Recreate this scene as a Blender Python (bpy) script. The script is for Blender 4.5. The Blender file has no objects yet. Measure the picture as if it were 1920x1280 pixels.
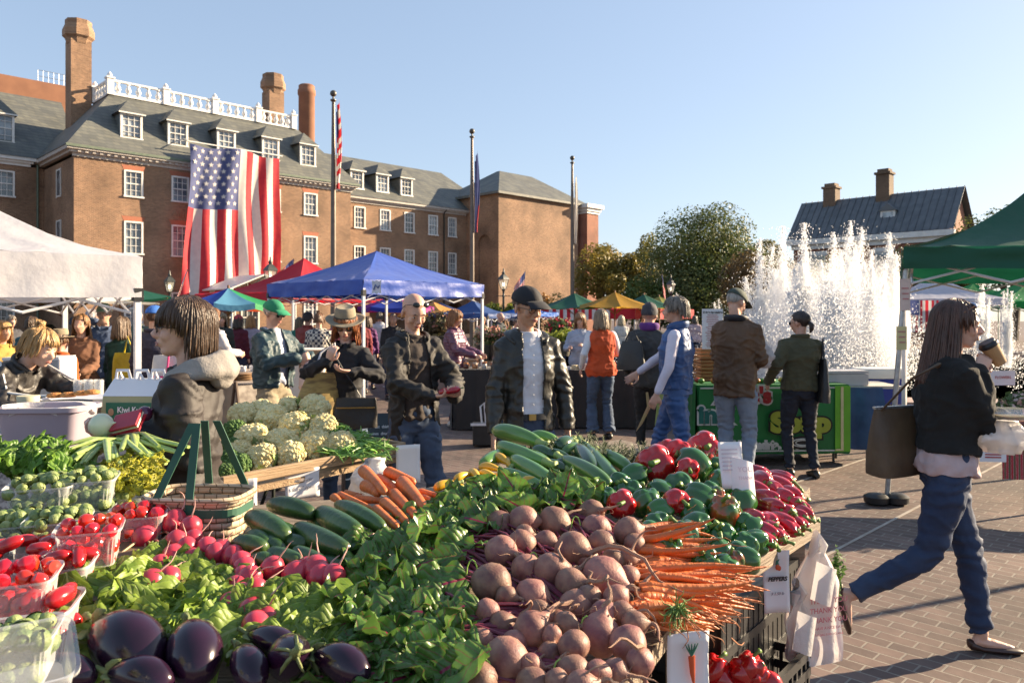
import bpy, bmesh, math, random
from mathutils import Vector as V, Matrix as M, Euler, noise
R = math.radians; PI = math.pi
S = bpy.context.scene; COL = S.collection
F, CX, HY, H = 1440.0, 960.0, 592.0, 1.62
def W(px, py, D): return V(((px-CX)/F*D, D, H+(HY-py)/F*D))
def G(px, py, z=0.0): return W(px, py, (H-z)*F/(py-HY))
def rng(s): return random.Random(s)
rr = rng(11)
# ------------------------------------------------------------- mesh builder
class MB:
    def __init__(s): s.v=[]; s.f=[]; s.m=[]; s.uv={}
    def add(s, vs, fs, mi=0):
        o=len(s.v); s.v.extend([tuple(p) for p in vs])
        for f in fs: s.f.append([i+o for i in f]); s.m.append(mi)
        return o
    def merge(s, b, T=None, mi=None):
        vs=[T@V(p) for p in b.v] if T else b.v
        o=len(s.v); s.v.extend([tuple(p) for p in vs])
        for k,f in enumerate(b.f):
            if k in b.uv: s.uv[len(s.f)]=b.uv[k]
            s.f.append([i+o for i in f]); s.m.append(b.m[k] if mi is None else mi)
    def box(s, c, d, rz=0, mi=0, T=None):
        T = T or M.Translation(V(c))@M.Rotation(rz,4,'Z')
        x,y,z=d[0]/2,d[1]/2,d[2]/2
        s.add([T@V(p) for p in ((-x,-y,-z),(x,-y,-z),(x,y,-z),(-x,y,-z),(-x,-y,z),(x,-y,z),(x,y,z),(-x,y,z))],
              [(0,3,2,1),(4,5,6,7),(0,1,5,4),(1,2,6,5),(2,3,7,6),(3,0,4,7)], mi)
    def bb(s, x0,x1,y0,y1,z0,z1, mi=0): s.box(((x0+x1)/2,(y0+y1)/2,(z0+z1)/2),(x1-x0,y1-y0,z1-z0),0,mi)
    def loft(s, rings, n=12, mi=0, cap=True, e=1.0):
        vs=[]
        for c,ax,ay in rings:
            c=V(c); ax=V(ax); ay=V(ay)
            for k in range(n):
                a=2*PI*k/n; ca,sa=math.cos(a),math.sin(a)
                if e!=1.0:
                    ca=math.copysign(abs(ca)**e,ca); sa=math.copysign(abs(sa)**e,sa)
                vs.append(c+ax*ca+ay*sa)
        fs=[]
        for i in range(len(rings)-1):
            for k in range(n):
                a=i*n+k; b=i*n+(k+1)%n; fs.append((a,b,b+n,a+n))
        if cap:
            fs.append(tuple(range(n-1,-1,-1))); L=(len(rings)-1)*n; fs.append(tuple(range(L,L+n)))
        s.add(vs,fs,mi)
    def tube(s, pts, rad, n=10, mi=0, flat=1.0, round_=False, up=None):
        pts=[V(p) for p in pts]
        if not hasattr(rad,'__len__'): rad=[rad]*len(pts)
        rad=list(rad)
        if round_:
            d0=(pts[0]-pts[1]).normalized(); d1=(pts[-1]-pts[-2]).normalized()
            r0,r1=rad[0],rad[-1]
            pts=[pts[0]+d0*r0*.98,pts[0]+d0*r0*.7]+pts+[pts[-1]+d1*r1*.7,pts[-1]+d1*r1*.98]
            rad=[r0*.2,r0*.72]+rad+[r1*.72,r1*.2]
        rings=[]; pu=None
        for i,p in enumerate(pts):
            d=(pts[min(i+1,len(pts)-1)]-pts[max(i-1,0)])
            d=d.normalized() if d.length>1e-9 else V((0,0,1))
            if pu is None:
                r=V(up) if up else (V((0,0,1)) if abs(d.z)<.9 else V((0,1,0)))
                pu=d.cross(r).normalized()
            else: 
                pu=(pu-d*pu.dot(d)); pu=pu.normalized() if pu.length>1e-6 else d.orthogonal().normalized()
            w=d.cross(pu)
            rings.append((p,pu*rad[i],w*rad[i]*flat))
        s.loft(rings,n,mi)
    def ell(s, c, r, T=None, nu=16, nv=10, mi=0):
        c=V(c); rings=[]; vs=[];fs=[]
        Q=T or M.Identity(3)
        if len(Q)==4: Q=Q.to_3x3()
        for i in range(1,nv):
            ph=PI*i/nv
            for k in range(nu):
                a=2*PI*k/nu
                vs.append(c+Q@V((r[0]*math.sin(ph)*math.cos(a),r[1]*math.sin(ph)*math.sin(a),r[2]*math.cos(ph))))
        t=len(vs); vs.append(c+Q@V((0,0,r[2]))); vs.append(c+Q@V((0,0,-r[2])))
        for i in range(nv-2):
            for k in range(nu):
                a=i*nu+k;b=i*nu+(k+1)%nu; fs.append((a,a+nu,b+nu,b))
        for k in range(nu):
            fs.append((t,k,(k+1)%nu)); L=(nv-2)*nu; fs.append((t+1,L+(k+1)%nu,L+k))
        s.add(vs,fs,mi)
    def lathe(s, prof, n=20, T=None, mi=0, fn=None):
        T=T or M.Identity(4); vs=[];fs=[]
        for i,(r,z) in enumerate(prof):
            for k in range(n):
                a=2*PI*k/n; q=r if fn is None else r*fn(a,i/(len(prof)-1.0))
                vs.append(T@V((q*math.cos(a),q*math.sin(a),z)))
        for i in range(len(prof)-1):
            for k in range(n):
                a=i*n+k;b=i*n+(k+1)%n; fs.append((a,b,b+n,a+n))
        fs.append(tuple(range(n-1,-1,-1))); L=(len(prof)-1)*n; fs.append(tuple(range(L,L+n)))
        s.add(vs,fs,mi)
    def grid(s, fn, nu, nv, mi=0, uv=False):
        vs=[fn(i/nu,j/nv) for j in range(nv+1) for i in range(nu+1)]
        o=len(s.v); s.v.extend([tuple(p) for p in vs])
        for j in range(nv):
            for i in range(nu):
                a=j*(nu+1)+i
                if uv: s.uv[len(s.f)]=[(i/nu,j/nv),((i+1)/nu,j/nv),((i+1)/nu,(j+1)/nv),(i/nu,(j+1)/nv)]
                s.f.append([o+a,o+a+1,o+a+nu+2,o+a+nu+1]); s.m.append(mi)
    def prism(s, poly, fr, to, mi=0):
        n=len(poly); fr=V(fr); to=V(to)
        s.add([V(p)+fr for p in poly]+[V(p)+to for p in poly],
              [tuple(range(n-1,-1,-1)),tuple(range(n,2*n))]+[(i,(i+1)%n,n+(i+1)%n,n+i) for i in range(n)],mi)
    def build(s, name, mats, parent=None, loc=None, rz=0, smooth=45, T=None):
        me=bpy.data.meshes.new(name); me.from_pydata(s.v,[],s.f)
        if not isinstance(mats,(list,tuple)): mats=[mats]
        for m in mats: me.materials.append(m)
        if len(mats)>1: me.polygons.foreach_set('material_index',s.m)
        if s.uv:
            ul=me.uv_layers.new(name='UVMap')
            for k,u in s.uv.items():
                ls=me.polygons[k].loop_start
                for q in range(len(u)): ul.data[ls+q].uv=u[q]
        if smooth:
            me.shade_smooth()
            if smooth<180: me.set_sharp_from_angle(angle=R(smooth))
        me.update()
        o=bpy.data.objects.new(name,me); COL.objects.link(o)
        if parent: o.parent=parent
        if T is not None: o.matrix_basis=T
        else:
            if loc is not None: o.location=loc
            if rz: o.rotation_euler=(0,0,rz)
        return o
def thing(name,label,cat,loc=(0,0,0),rz=0,group=None):
    o=bpy.data.objects.new(name,None); COL.objects.link(o); o.empty_display_size=.1
    o.location=loc; o.rotation_euler=(0,0,rz); o['label']=label; o['category']=cat
    if group: o['group']=group
    return o
def tag(o,label,cat,group=None,kind=None):
    o['label']=label; o['category']=cat
    if group: o['group']=group
    if kind: o['kind']=kind
    return o
def struct(o): o['kind']='structure'; return o
def kids(o): return [c for c in bpy.data.objects if c.parent==o]
def dup(root,loc=None,rot=None,label=None,scale=None,group=None,ch=None):
    r=root.copy(); COL.objects.link(r)
    if loc is not None: r.location=loc
    if rot is not None: r.rotation_euler=rot
    if scale is not None: r.scale=(scale,)*3 if not hasattr(scale,'__len__') else scale
    if label: r['label']=label
    if group: r['group']=group
    for c0,gs in (ch if ch is not None else [(c,kids(c)) for c in kids(root)]):
        c=c0.copy(); COL.objects.link(c); c.parent=r
        for g in gs:
            d=g.copy(); COL.objects.link(d); d.parent=c
    return r
# ------------------------------------------------------------- materials
_mc={}
def mat(name,c1,c2=None,rough=.6,scale=6.0,bump=0.0,bscale=None,spec=.5,metal=0.0,trans=0.0,rand=0.0,sheen=0.0,st=(1,1,1),
        coords='Object',coat=0.0,detail=4,sub=0.0,lo=.35,hi=.65,alpha=1.0,emit=None,hue=0.0,bdist=.02):
    if name in _mc: return _mc[name]
    m=bpy.data.materials.new(name); m.use_nodes=True; nt=m.node_tree; N=nt.nodes; L=nt.links
    b=N['Principled BSDF']; b.inputs['Roughness'].default_value=rough; b.inputs['Metallic'].default_value=metal
    b.inputs['Specular IOR Level'].default_value=spec
    if coat: b.inputs['Coat Weight'].default_value=coat; b.inputs['Coat Roughness'].default_value=.12
    if sheen: b.inputs['Sheen Weight'].default_value=sheen
    if sub: b.inputs['Subsurface Weight'].default_value=sub; b.inputs['Subsurface Radius'].default_value=(.02,.008,.004); b.inputs['Subsurface Scale'].default_value=.5
    if alpha<1: b.inputs['Alpha'].default_value=alpha
    if emit: b.inputs['Emission Color'].default_value=(*emit[:3],1); b.inputs['Emission Strength'].default_value=emit[3]
    tc=N.new('ShaderNodeTexCoord'); mp=N.new('ShaderNodeMapping'); L.new(tc.outputs[coords],mp.inputs[0]); mp.inputs['Scale'].default_value=st
    c2=c2 or tuple(x*.8 for x in c1)
    no=N.new('ShaderNodeTexNoise'); no.inputs['Scale'].default_value=scale; no.inputs['Detail'].default_value=detail; L.new(mp.outputs[0],no.inputs['Vector'])
    rp=N.new('ShaderNodeValToRGB'); rp.color_ramp.elements[0].position=lo; rp.color_ramp.elements[1].position=hi
    rp.color_ramp.elements[0].color=(*c1[:3],1); rp.color_ramp.elements[1].color=(*c2[:3],1); L.new(no.outputs['Fac'],rp.inputs[0])
    out=rp.outputs[0]
    if rand or hue:
        oi=N.new('ShaderNodeObjectInfo'); hs=N.new('ShaderNodeHueSaturation')
        mr=N.new('ShaderNodeMapRange'); mr.inputs[3].default_value=1-rand; mr.inputs[4].default_value=1+rand
        L.new(oi.outputs['Random'],mr.inputs[0]); L.new(mr.outputs[0],hs.inputs['Value']); L.new(out,hs.inputs['Color'])
        if hue:
            m2=N.new('ShaderNodeMapRange'); m2.inputs[3].default_value=.5+hue; m2.inputs[4].default_value=.5-hue
            L.new(oi.outputs['Random'],m2.inputs[0]); L.new(m2.outputs[0],hs.inputs['Hue'])
        out=hs.outputs[0]
    L.new(out,b.inputs['Base Color'])
    if bump:
        n2=N.new('ShaderNodeTexNoise'); n2.inputs['Scale'].default_value=bscale or scale*4; n2.inputs['Detail'].default_value=5
        L.new(mp.outputs[0],n2.inputs['Vector']); bp=N.new('ShaderNodeBump'); bp.inputs['Strength'].default_value=bump; bp.inputs['Distance'].default_value=bdist
        L.new(n2.outputs['Fac'],bp.inputs['Height']); L.new(bp.outputs[0],b.inputs['Normal'])
    if trans:
        t=N.new('ShaderNodeBsdfTranslucent'); mx=N.new('ShaderNodeMixShader'); mx.inputs[0].default_value=trans
        L.new(out,t.inputs[0]); L.new(b.outputs[0],mx.inputs[1]); L.new(t.outputs[0],mx.inputs[2]); L.new(mx.outputs[0],N['Material Output'].inputs[0])
    m['out']=0; _mc[name]=m; return m
def plain(c,rough=.6,**k): 
    n='paint_%02x%02x%02x_%d'%(int(min(1,c[0])*255),int(min(1,c[1])*255),int(min(1,c[2])*255),int(rough*10))
    return mat(n,c,tuple(x*.88 for x in c),rough,**k)
def cloth(c,b=.25,rough=.85): 
    n='cloth_%02x%02x%02x'%tuple(int(min(1,x)*255) for x in c)
    return mat(n,c,tuple(x*.8 for x in c),rough,scale=9,bump=b,bscale=14,sheen=.03,bdist=.03)
def nodes_of(m): nt=m.node_tree; return nt.nodes,nt.links,nt.nodes['Principled BSDF']
def math_(N,L,op,a,b=None,c=None):
    n=N.new('ShaderNodeMath'); n.operation=op
    for i,x in enumerate((a,b,c)):
        if x is None: continue
        if hasattr(x,'default_value'): L.new(x,n.inputs[i])
        else: n.inputs[i].default_value=x
    return n.outputs[0]
def brick_mat(name,c1,c2,mort,bw=.21,bh=.072,ms=.012,flat=False,rot=0,rough=.85,bump=.5,patch=None):
    m=bpy.data.materials.new(name); m.use_nodes=True; N,L,b=nodes_of(m)
    tc=N.new('ShaderNodeTexCoord'); sp=N.new('ShaderNodeSeparateXYZ'); L.new(tc.outputs['Object'],sp.inputs[0])
    cb=N.new('ShaderNodeCombineXYZ')
    if flat: L.new(sp.outputs[0],cb.inputs[0]); L.new(sp.outputs[1],cb.inputs[1])
    else:
        L.new(math_(N,L,'ADD',sp.outputs[0],sp.outputs[1]),cb.inputs[0]); L.new(sp.outputs[2],cb.inputs[1])
    mp=N.new('ShaderNodeMapping'); mp.inputs['Rotation'].default_value=(0,0,rot); L.new(cb.outputs[0],mp.inputs[0])
    if flat:
        nw=N.new('ShaderNodeTexNoise'); nw.inputs['Scale'].default_value=3; L.new(mp.outputs[0],nw.inputs['Vector'])
        vm=N.new('ShaderNodeVectorMath'); vm.operation='MULTIPLY_ADD'; L.new(nw.outputs['Color'],vm.inputs[0]); vm.inputs[1].default_value=(.018,.018,0); L.new(mp.outputs[0],vm.inputs[2]); vec=vm.outputs[0]
    else: vec=mp.outputs[0]
    br=N.new('ShaderNodeTexBrick'); L.new(vec,br.inputs['Vector'])
    br.inputs['Scale'].default_value=1; br.inputs['Brick Width'].default_value=bw; br.inputs['Row Height'].default_value=bh
    br.inputs['Mortar Size'].default_value=ms; br.inputs['Mortar Smooth'].default_value=.2; br.inputs['Bias'].default_value=0
    br.inputs['Color1'].default_value=(*c1,1); br.inputs['Color2'].default_value=(*c2,1); br.inputs['Mortar'].default_value=(*mort,1)
    no=N.new('ShaderNodeTexNoise'); no.inputs['Scale'].default_value=.45 if not flat else .9; no.inputs['Detail'].default_value=6; L.new(tc.outputs['Object'],no.inputs['Vector'])
    mr=N.new('ShaderNodeMapRange'); mr.inputs[1].default_value=.3; mr.inputs[2].default_value=.7; mr.inputs[3].default_value=.66; mr.inputs[4].default_value=1.3; L.new(no.outputs['Fac'],mr.inputs[0])
    n3=N.new('ShaderNodeTexNoise'); n3.inputs['Scale'].default_value=9; n3.inputs['Detail'].default_value=5; L.new(tc.outputs['Object'],n3.inputs['Vector'])
    m3=N.new('ShaderNodeMapRange'); m3.inputs[3].default_value=.75; m3.inputs[4].default_value=1.25; L.new(n3.outputs['Fac'],m3.inputs[0])
    mul=math_(N,L,'MULTIPLY',mr.outputs[0],m3.outputs[0])
    hs=N.new('ShaderNodeHueSaturation'); L.new(br.outputs[0],hs.inputs['Color']); L.new(mul,hs.inputs['Value']); L.new(hs.outputs[0],b.inputs['Base Color'])
    b.inputs['Roughness'].default_value=rough
    bp=N.new('ShaderNodeBump'); bp.inputs['Strength'].default_value=bump; bp.inputs['Distance'].default_value=.006
    L.new(math_(N,L,'ADD',math_(N,L,'MULTIPLY',br.outputs['Fac'],-1),math_(N,L,'MULTIPLY',n3.outputs['Fac'],.7)),bp.inputs['Height']); L.new(bp.outputs[0],b.inputs['Normal'])
    return m
BRICK=brick_mat('brick_wall',(.285,.155,.088),(.16,.082,.05),(.36,.25,.16))
BRICK2=brick_mat('red_brick_wall',(.33,.11,.06),(.25,.08,.045),(.35,.22,.16))
PAVE=brick_mat('brick_paving',(.098,.066,.056),(.160,.106,.088),(.22,.19,.16),bw=.18,bh=.09,ms=.0055,flat=True,rot=R(45),bump=.9,rough=.75)
SLATE=mat('slate',(.20,.185,.145),(.12,.125,.115),.6,scale=1.3,bump=.4,bscale=6,st=(1,1,6),rand=0)
def slate_courses():
    N,L,b=nodes_of(SLATE)
    tc=N.new('ShaderNodeTexCoord'); sp=N.new('ShaderNodeSeparateXYZ'); L.new(tc.outputs['Object'],sp.inputs[0]); cb=N.new('ShaderNodeCombineXYZ')
    L.new(math_(N,L,'ADD',sp.outputs[0],sp.outputs[1]),cb.inputs[0]); L.new(sp.outputs[2],cb.inputs[1])
    br=N.new('ShaderNodeTexBrick'); L.new(cb.outputs[0],br.inputs['Vector']); br.inputs['Scale'].default_value=1
    br.inputs['Brick Width'].default_value=.45; br.inputs['Row Height'].default_value=.24; br.inputs['Mortar Size'].default_value=.02
    br.inputs['Color1'].default_value=(.155,.155,.13,1); br.inputs['Color2'].default_value=(.10,.105,.10,1); br.inputs['Mortar'].default_value=(.08,.085,.08,1)
    no=N.new('ShaderNodeTexNoise'); no.inputs['Scale'].default_value=.8; no.inputs['Detail'].default_value=5; L.new(tc.outputs['Object'],no.inputs['Vector'])
    mr=N.new('ShaderNodeMapRange'); mr.inputs[3].default_value=.6; mr.inputs[4].default_value=1.4; L.new(no.outputs['Fac'],mr.inputs[0])
    hs=N.new('ShaderNodeHueSaturation'); L.new(br.outputs[0],hs.inputs['Color']); L.new(mr.outputs[0],hs.inputs['Value']); L.new(hs.outputs[0],b.inputs['Base Color'])
slate_courses()
WHITE=mat('white_paint',(.76,.74,.70),(.66,.64,.60),.5,scale=3)
GLASS=mat('window_glass',(.10,.12,.14),(.28,.31,.33),.08,scale=.9,spec=1.0,lo=.45,hi=.6,rand=.5)
STEEL=mat('white_steel',(.72,.72,.74),(.60,.60,.63),.35,scale=5)
DARKM=mat('dark_metal',(.03,.035,.03),(.05,.055,.05),.4,scale=5)
GALV=mat('galvanised_metal',(.42,.44,.46),(.3,.32,.34),.35,scale=20,metal=.7)
WOOD=mat('weathered_wood',(.42,.29,.17),(.26,.17,.095),.75,scale=3,st=(1,14,14),bump=.4,bscale=10,lo=.3,hi=.7)
WOODG=mat('grey_wood',(.34,.27,.20),(.19,.145,.105),.8,scale=3,st=(1,14,14),bump=.5,bscale=10,lo=.3,hi=.7)
BLACKP=mat('black_plastic',(.012,.012,.013),(.022,.022,.024),.45,scale=8)
PAPER=mat('white_paper',(.78,.78,.80),(.72,.72,.75),.7,scale=5)
INK=mat('dark_ink',(.03,.03,.035),None,.6)
STONE=mat('pale_stone',(.50,.42,.33),(.38,.32,.25),.8,scale=5,bump=.3)
# ------------------------------------------------------------- camera, world, sun
def setup():
    cd=bpy.data.cameras.new('camera'); co=bpy.data.objects.new('camera',cd); COL.objects.link(co)
    co.location=(0,0,H); co.rotation_euler=(PI/2,0,0); cd.lens=27; cd.sensor_width=36; cd.shift_y=-48/1920
    cd.clip_end=600; cd.clip_start=.05; S.camera=co
    cd.dof.use_dof=True; cd.dof.focus_distance=2.5; cd.dof.aperture_fstop=9
    az,el=R(22),R(19)
    d=V((math.cos(az)*math.cos(el),math.sin(az)*math.cos(el),math.sin(el)))
    ld=bpy.data.lights.new('sun','SUN'); lo=bpy.data.objects.new('sun',ld); COL.objects.link(lo)
    ld.energy=5.0; ld.angle=R(.6); ld.color=(1,.79,.53); lo.rotation_euler=d.to_track_quat('Z','Y').to_euler(); lo.location=(20,10,20)
    w=bpy.data.worlds.new('World'); S.world=w; w.use_nodes=True; nt=w.node_tree
    sk=nt.nodes.new('ShaderNodeTexSky'); sk.sky_type='NISHITA'; sk.sun_disc=False; sk.sun_elevation=el
    sk.sun_rotation=PI/2-az; sk.air_density=1.0; sk.dust_density=.9; sk.ozone_density=1.6
    bg=nt.nodes['Background']; gm=nt.nodes.new('ShaderNodeGamma'); gm.inputs[1].default_value=.5; mu=nt.nodes.new('ShaderNodeMix'); mu.data_type='RGBA'; mu.blend_type='MULTIPLY'; mu.inputs[0].default_value=1; mu.inputs[7].default_value=(.98,1.06,1.20,1)
    nt.links.new(sk.outputs[0],gm.inputs[0]); nt.links.new(gm.outputs[0],mu.inputs[6]); nt.links.new(mu.outputs[2],bg.inputs[0]); bg.inputs[1].default_value=.12
    S.render.engine='CYCLES'; S.cycles.use_denoising=True; S.cycles.volume_bounces=3; S.cycles.max_bounces=8; S.cycles.transparent_max_bounces=24
    S.cycles.caustics_reflective=False; S.cycles.caustics_refractive=False; S.cycles.sample_clamp_indirect=6
    S.view_settings.view_transform='Standard'; S.view_settings.look='None'; S.view_settings.exposure=1.62; S.view_settings.gamma=1
setup()
# ground
g=MB(); g.grid(lambda u,v:V((-150+300*u,-20+320*v,0)),6,6); struct(g.build('paving_ground',PAVE,None,smooth=0))
# pale joint lines inlaid in the paving
ls=MB()
for (x,y,l) in ((2.10,5.17,9),(1.2,5.9,7),(4.6,4.4,9)):
    ls.box((x+l*.354-.5,y+l*.354-.5,.004),(l,.022,.004),R(45))
struct(ls.build('paving_joint_lines',mat('joint_mortar',(.42,.38,.34),(.3,.26,.22),.8)))
# ============================================================= BUILDINGS (local frame turned 45 deg: +x along facades, -y faces the square)
O1=V((-27.1,47.5,0)); ROT=R(45)
def wall(mb,x0,x1,z0,z1,y,holes,dep=.14,mi=0):
    """wall sheet in the XZ plane at y with real openings and reveals"""
    xs=sorted({x0,x1}|{h[0] for h in holes}|{h[1] for h in holes}); zs=sorted({z0,z1}|{h[2] for h in holes}|{h[3] for h in holes})
    for i in range(len(xs)-1):
        for j in range(len(zs)-1):
            cx,cz=(xs[i]+xs[i+1])/2,(zs[j]+zs[j+1])/2
            if any(h[0]<cx<h[1] and h[2]<cz<h[3] for h in holes): continue
            mb.add([(xs[i],y,zs[j]),(xs[i+1],y,zs[j]),(xs[i+1],y,zs[j+1]),(xs[i],y,zs[j+1])],[(0,1,2,3)],mi)
    for a,b,c,d in holes:
        mb.add([(a,y,c),(b,y,c),(b,y,d),(a,y,d),(a,y+dep,c),(b,y+dep,c),(b,y+dep,d),(a,y+dep,d)],[(0,4,5,1),(1,5,6,2),(2,6,7,3),(3,7,4,0)],mi)
def window(par,x,z0,z1,w,y,nx=3,nz=4,name='window'):
    f=MB(); h=z1-z0; t=.10
    f.bb(x-w/2-.012,x-w/2+t,y-.05,y+.1,z0,z1); f.bb(x+w/2-t,x+w/2+.012,y-.05,y+.1,z0,z1)
    f.bb(x-w/2+t,x+w/2-t,y-.048,y+.1,z1-t,z1+.012); f.bb(x-w/2-.06,x+w/2+.06,y-.12,y+.1,z0-.06,z0+.045)
    m=(z0+z1)/2; f.bb(x-w/2+t,x+w/2-t,y+.02,y+.09,m-.035,m+.035)
    for i in range(1,nx): 
        xx=x-w/2+t+(w-2*t)*i/nx; f.bb(xx-.016,xx+.016,y+.04,y+.088,z0+.045,z1-t)
    for j in range(1,nz):
        if j*2==nz: continue
        zz=z0+h*j/nz; f.bb(x-w/2+t,x+w/2-t,y+.042,y+.086,zz-.015,zz+.015)
    o=f.build(name,WHITE,par,smooth=0)
    p=MB(); p.bb(x-w/2+.04,x+w/2-.04,y+.1,y+.12,z0+.02,z1-.02); p.build('pane',GLASS,o,smooth=0)
    return o
def dormer(par,x,yf,z0,z1,w,roofy,hz):
    """gabled-hip dormer: cheeks, hipped slate roof, sash window; runs back to roofy"""
    d=MB(); d.bb(x-w/2,x+w/2,yf+.13,roofy,z0-.3,z1,0)
    o=.16
    vs=[(x-w/2-o,yf-o,z1),(x+w/2+o,yf-o,z1),(x+w/2+o,roofy+.6,z1),(x-w/2-o,roofy+.6,z1),(x,yf+w/2,z1+hz),(x,roofy+1.2,z1+hz)]
    d.add(vs,[(0,1,4),(1,2,5,4),(0,4,5,3)],1); d.add([(p[0],p[1],p[2]-.07) for p in vs[:4]],[(3,2,1,0)],1)
    d.bb(x-w/2-o,x+w/2+o,yf-o-.012,yf-o+.02,z1-.08,z1+.01,2)
    dd=d.build('dormer',[SLATE,SLATE,WHITE],par,smooth=0)
    f=MB(); t=.13
    f.bb(x-w/2-.01,x-w/2+t,yf,yf+.14,z0,z1-.02); f.bb(x+w/2-t,x+w/2+.01,yf,yf+.14,z0,z1-.02); f.bb(x-w/2+t,x+w/2-t,yf+.002,yf+.14,z1-t-.02,z1-.022); f.bb(x-w/2-.04,x+w/2+.04,yf-.05,yf+.14,z0-.07,z0+.06)
    m=(z0+z1)/2; f.bb(x-w/2+t,x+w/2-t,yf+.05,yf+.12,m-.03,m+.03)
    for i in (1,2): xx=x-w/2+t+(w-2*t)*i/3; f.bb(xx-.014,xx+.014,yf+.06,yf+.118,z0+.06,z1-t)
    for q in (.25,.75): zz=z0+(z1-z0)*q; f.bb(x-w/2+t,x+w/2-t,yf+.062,yf+.116,zz-.014,zz+.014)
    wo=f.build('dormer_window',WHITE,par,smooth=0)
    p=MB(); p.bb(x-w/2+.05,x+w/2-.05,yf+.126,yf+.137,z0+.02,z1-.05); p.build('pane',GLASS,wo,smooth=0)
def cornice(mb,x0,x1,y,z0,z1,out=.5,step=.42):
    h=z1-z0
    mb.bb(x0-.1,x1+.1,y-.1,y+.02,z0,z0+h*.35); mb.bb(x0-out*.6,x1+out*.6,y-out*.6,y+.015,z0+h*.35,z0+h*.62); mb.bb(x0-out,x1+out,y-out,y+.01,z0+h*.62,z1)
    if step:
        n=int((x1-x0)/step)
        for i in range(n): xx=x0+(i+.5)*step; mb.bb(xx-.09,xx+.09,y-out*.6-.1,y-out*.6+.01,z0+h*.37,z0+h*.6)
def roofhip(mb,x0,x1,y0,y1,z0,z1,ins,insb=None,insl=None,insr=None):
    insb=ins if insb is None else insb; il=ins if insl is None else insl; ir=ins if insr is None else insr
    v=[(x0,y0,z0),(x1,y0,z0),(x1,y1,z0),(x0,y1,z0),(x0+il,y0+ins,z1),(x1-ir,y0+ins,z1),(x1-ir,y1-insb,z1),(x0+il,y1-insb,z1)]
    mb.add(v,[(0,1,5,4),(1,2,6,5),(2,3,7,6),(3,0,4,7),(4,5,6,7),(3,2,1,0)])
def chimney(par,x,y,z0,z1,w,name='chimney'):
    c=MB(); c.box((x,y,(z0+z1-1.5)/2),(w,w,z1-1.5-z0))
    rings=[]
    for rw,zz in ((w*.52,z1-1.7),(w*.60,z1-1.35),(w*.72,z1-1.2),(w*.72,z1-.75),(w*.60,z1-.35),(w*.60,z1-.05),(w*.5,z1)):
        rings.append(((x,y,zz),(rw*1.08*math.cos(PI/8),rw*1.08*math.sin(PI/8),0),(-rw*1.08*math.sin(PI/8),rw*1.08*math.cos(PI/8),0)))
    c.loft(rings,8); return c.build(name,BRICK,par,smooth=0)
# ---- main pavilion
mn=thing('brick_building','brick pavilion with a white roof balustrade and the giant flag hanging on its front','building',O1,ROT)
LX=20.0; EV=11.5
cols=[3.5,6.5,9.9,13.3,16.4]
holes=[];
for x in cols:
    holes+= [(x-.58,x+.58,9.35,11.05),(x-.58,x+.58,5.65,7.75)]
for x in (3.5,6.5,16.4): holes.append((x-.58,x+.58,1.0,3.2))
holes.append((9.0,10.4,.02,2.9)); holes.append((10.8,12.2,.02,2.9))
w=MB(); wall(w,0,LX,0,EV,0,holes)
# side walls with narrow windows on the shaded return
def wall_yz(mb,x,y0,y1,z0,z1,flip=False,mi=0): mb.add([(x,y0,z0),(x,y1,z0),(x,y1,z1),(x,y0,z1)],[(0,3,2,1) if not flip else (0,1,2,3)],mi)
wall_yz(w,0,0,9.5,0,EV); wall_yz(w,LX,0,9.5,0,EV,True); w.add([(0,9.5,0),(LX,9.5,0),(LX,9.5,EV),(0,9.5,EV)],[(0,1,2,3)])
w.build('wall',BRICK,mn,smooth=0)
arc=mat('red_brick_arch',(.42,.15,.08),(.34,.12,.07),.8,scale=14)
for x in cols:
    for z in (11.052,7.752):
        lm=MB()
        lm.add([(x-.6,-.012,z),(x+.6,-.012,z),(x+.75,-.012,z+.32),(x-.75,-.012,z+.32),(x-.6,.01,z),(x+.6,.01,z),(x+.75,.01,z+.32),(x-.75,.01,z+.32)],[(0,1,2,3),(0,4,5,1),(2,6,7,3),(0,3,7,4),(1,5,6,2)])
        lm.build('lintel',arc,mn,smooth=0)

for x in cols: window(mn,x,9.35,11.05,1.16,0); window(mn,x,5.65,7.75,1.16,0)
for x in (3.5,6.5,16.4): window(mn,x,1.0,3.2,1.16,0)
for x in (9.7,11.5): window(mn,x,.1,2.9,1.4,0,3,4,'door')
for z0,z1 in ((9.35,11.05),(5.65,7.75)):
    f=MB(); f.bb(-.06,.004,2.6,3.5,z0-.05,z1+.05); f.bb(-.08,-.06,2.55,2.68,z0-.1,z1+.06); f.bb(-.08,-.06,3.42,3.55,z0-.1,z1+.06); o=f.build('window',WHITE,mn,smooth=0)
    p=MB(); p.bb(-.075,-.062,2.7,3.4,z0+.05,z1-.05); p.build('pane',GLASS,o,smooth=0)
c=MB(); cornice(c,0,LX,0,EV,EV+.62); 
for q in (0,): c.bb(-.5,.01,.01,9.6,EV+.38,EV+.618); c.bb(-.3,.005,.02,9.6,EV+.2,EV+.38)
c.bb(LX-.01,LX+.5,.01,9.6,EV+.38,EV+.618); c.build('cornice',mat('cornice_paint',(.52,.47,.42),(.42,.38,.34),.6),mn,smooth=0)
gt=MB(); gt.bb(-.58,LX+.58,-.58,-.5,EV+.5,EV+.66); gt.build('gutter',mat('green_copper',(.10,.14,.10),(.15,.18,.13),.6),mn,smooth=0)
r=MB(); roofhip(r,-.55,LX+.55,-.55,10,EV+.63,16.5,3.5,3.8); r.build('roof',SLATE,mn,smooth=0)
for x in cols: dormer(mn,x,.34,13.2,14.85,1.35,2.2,1.0)
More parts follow.
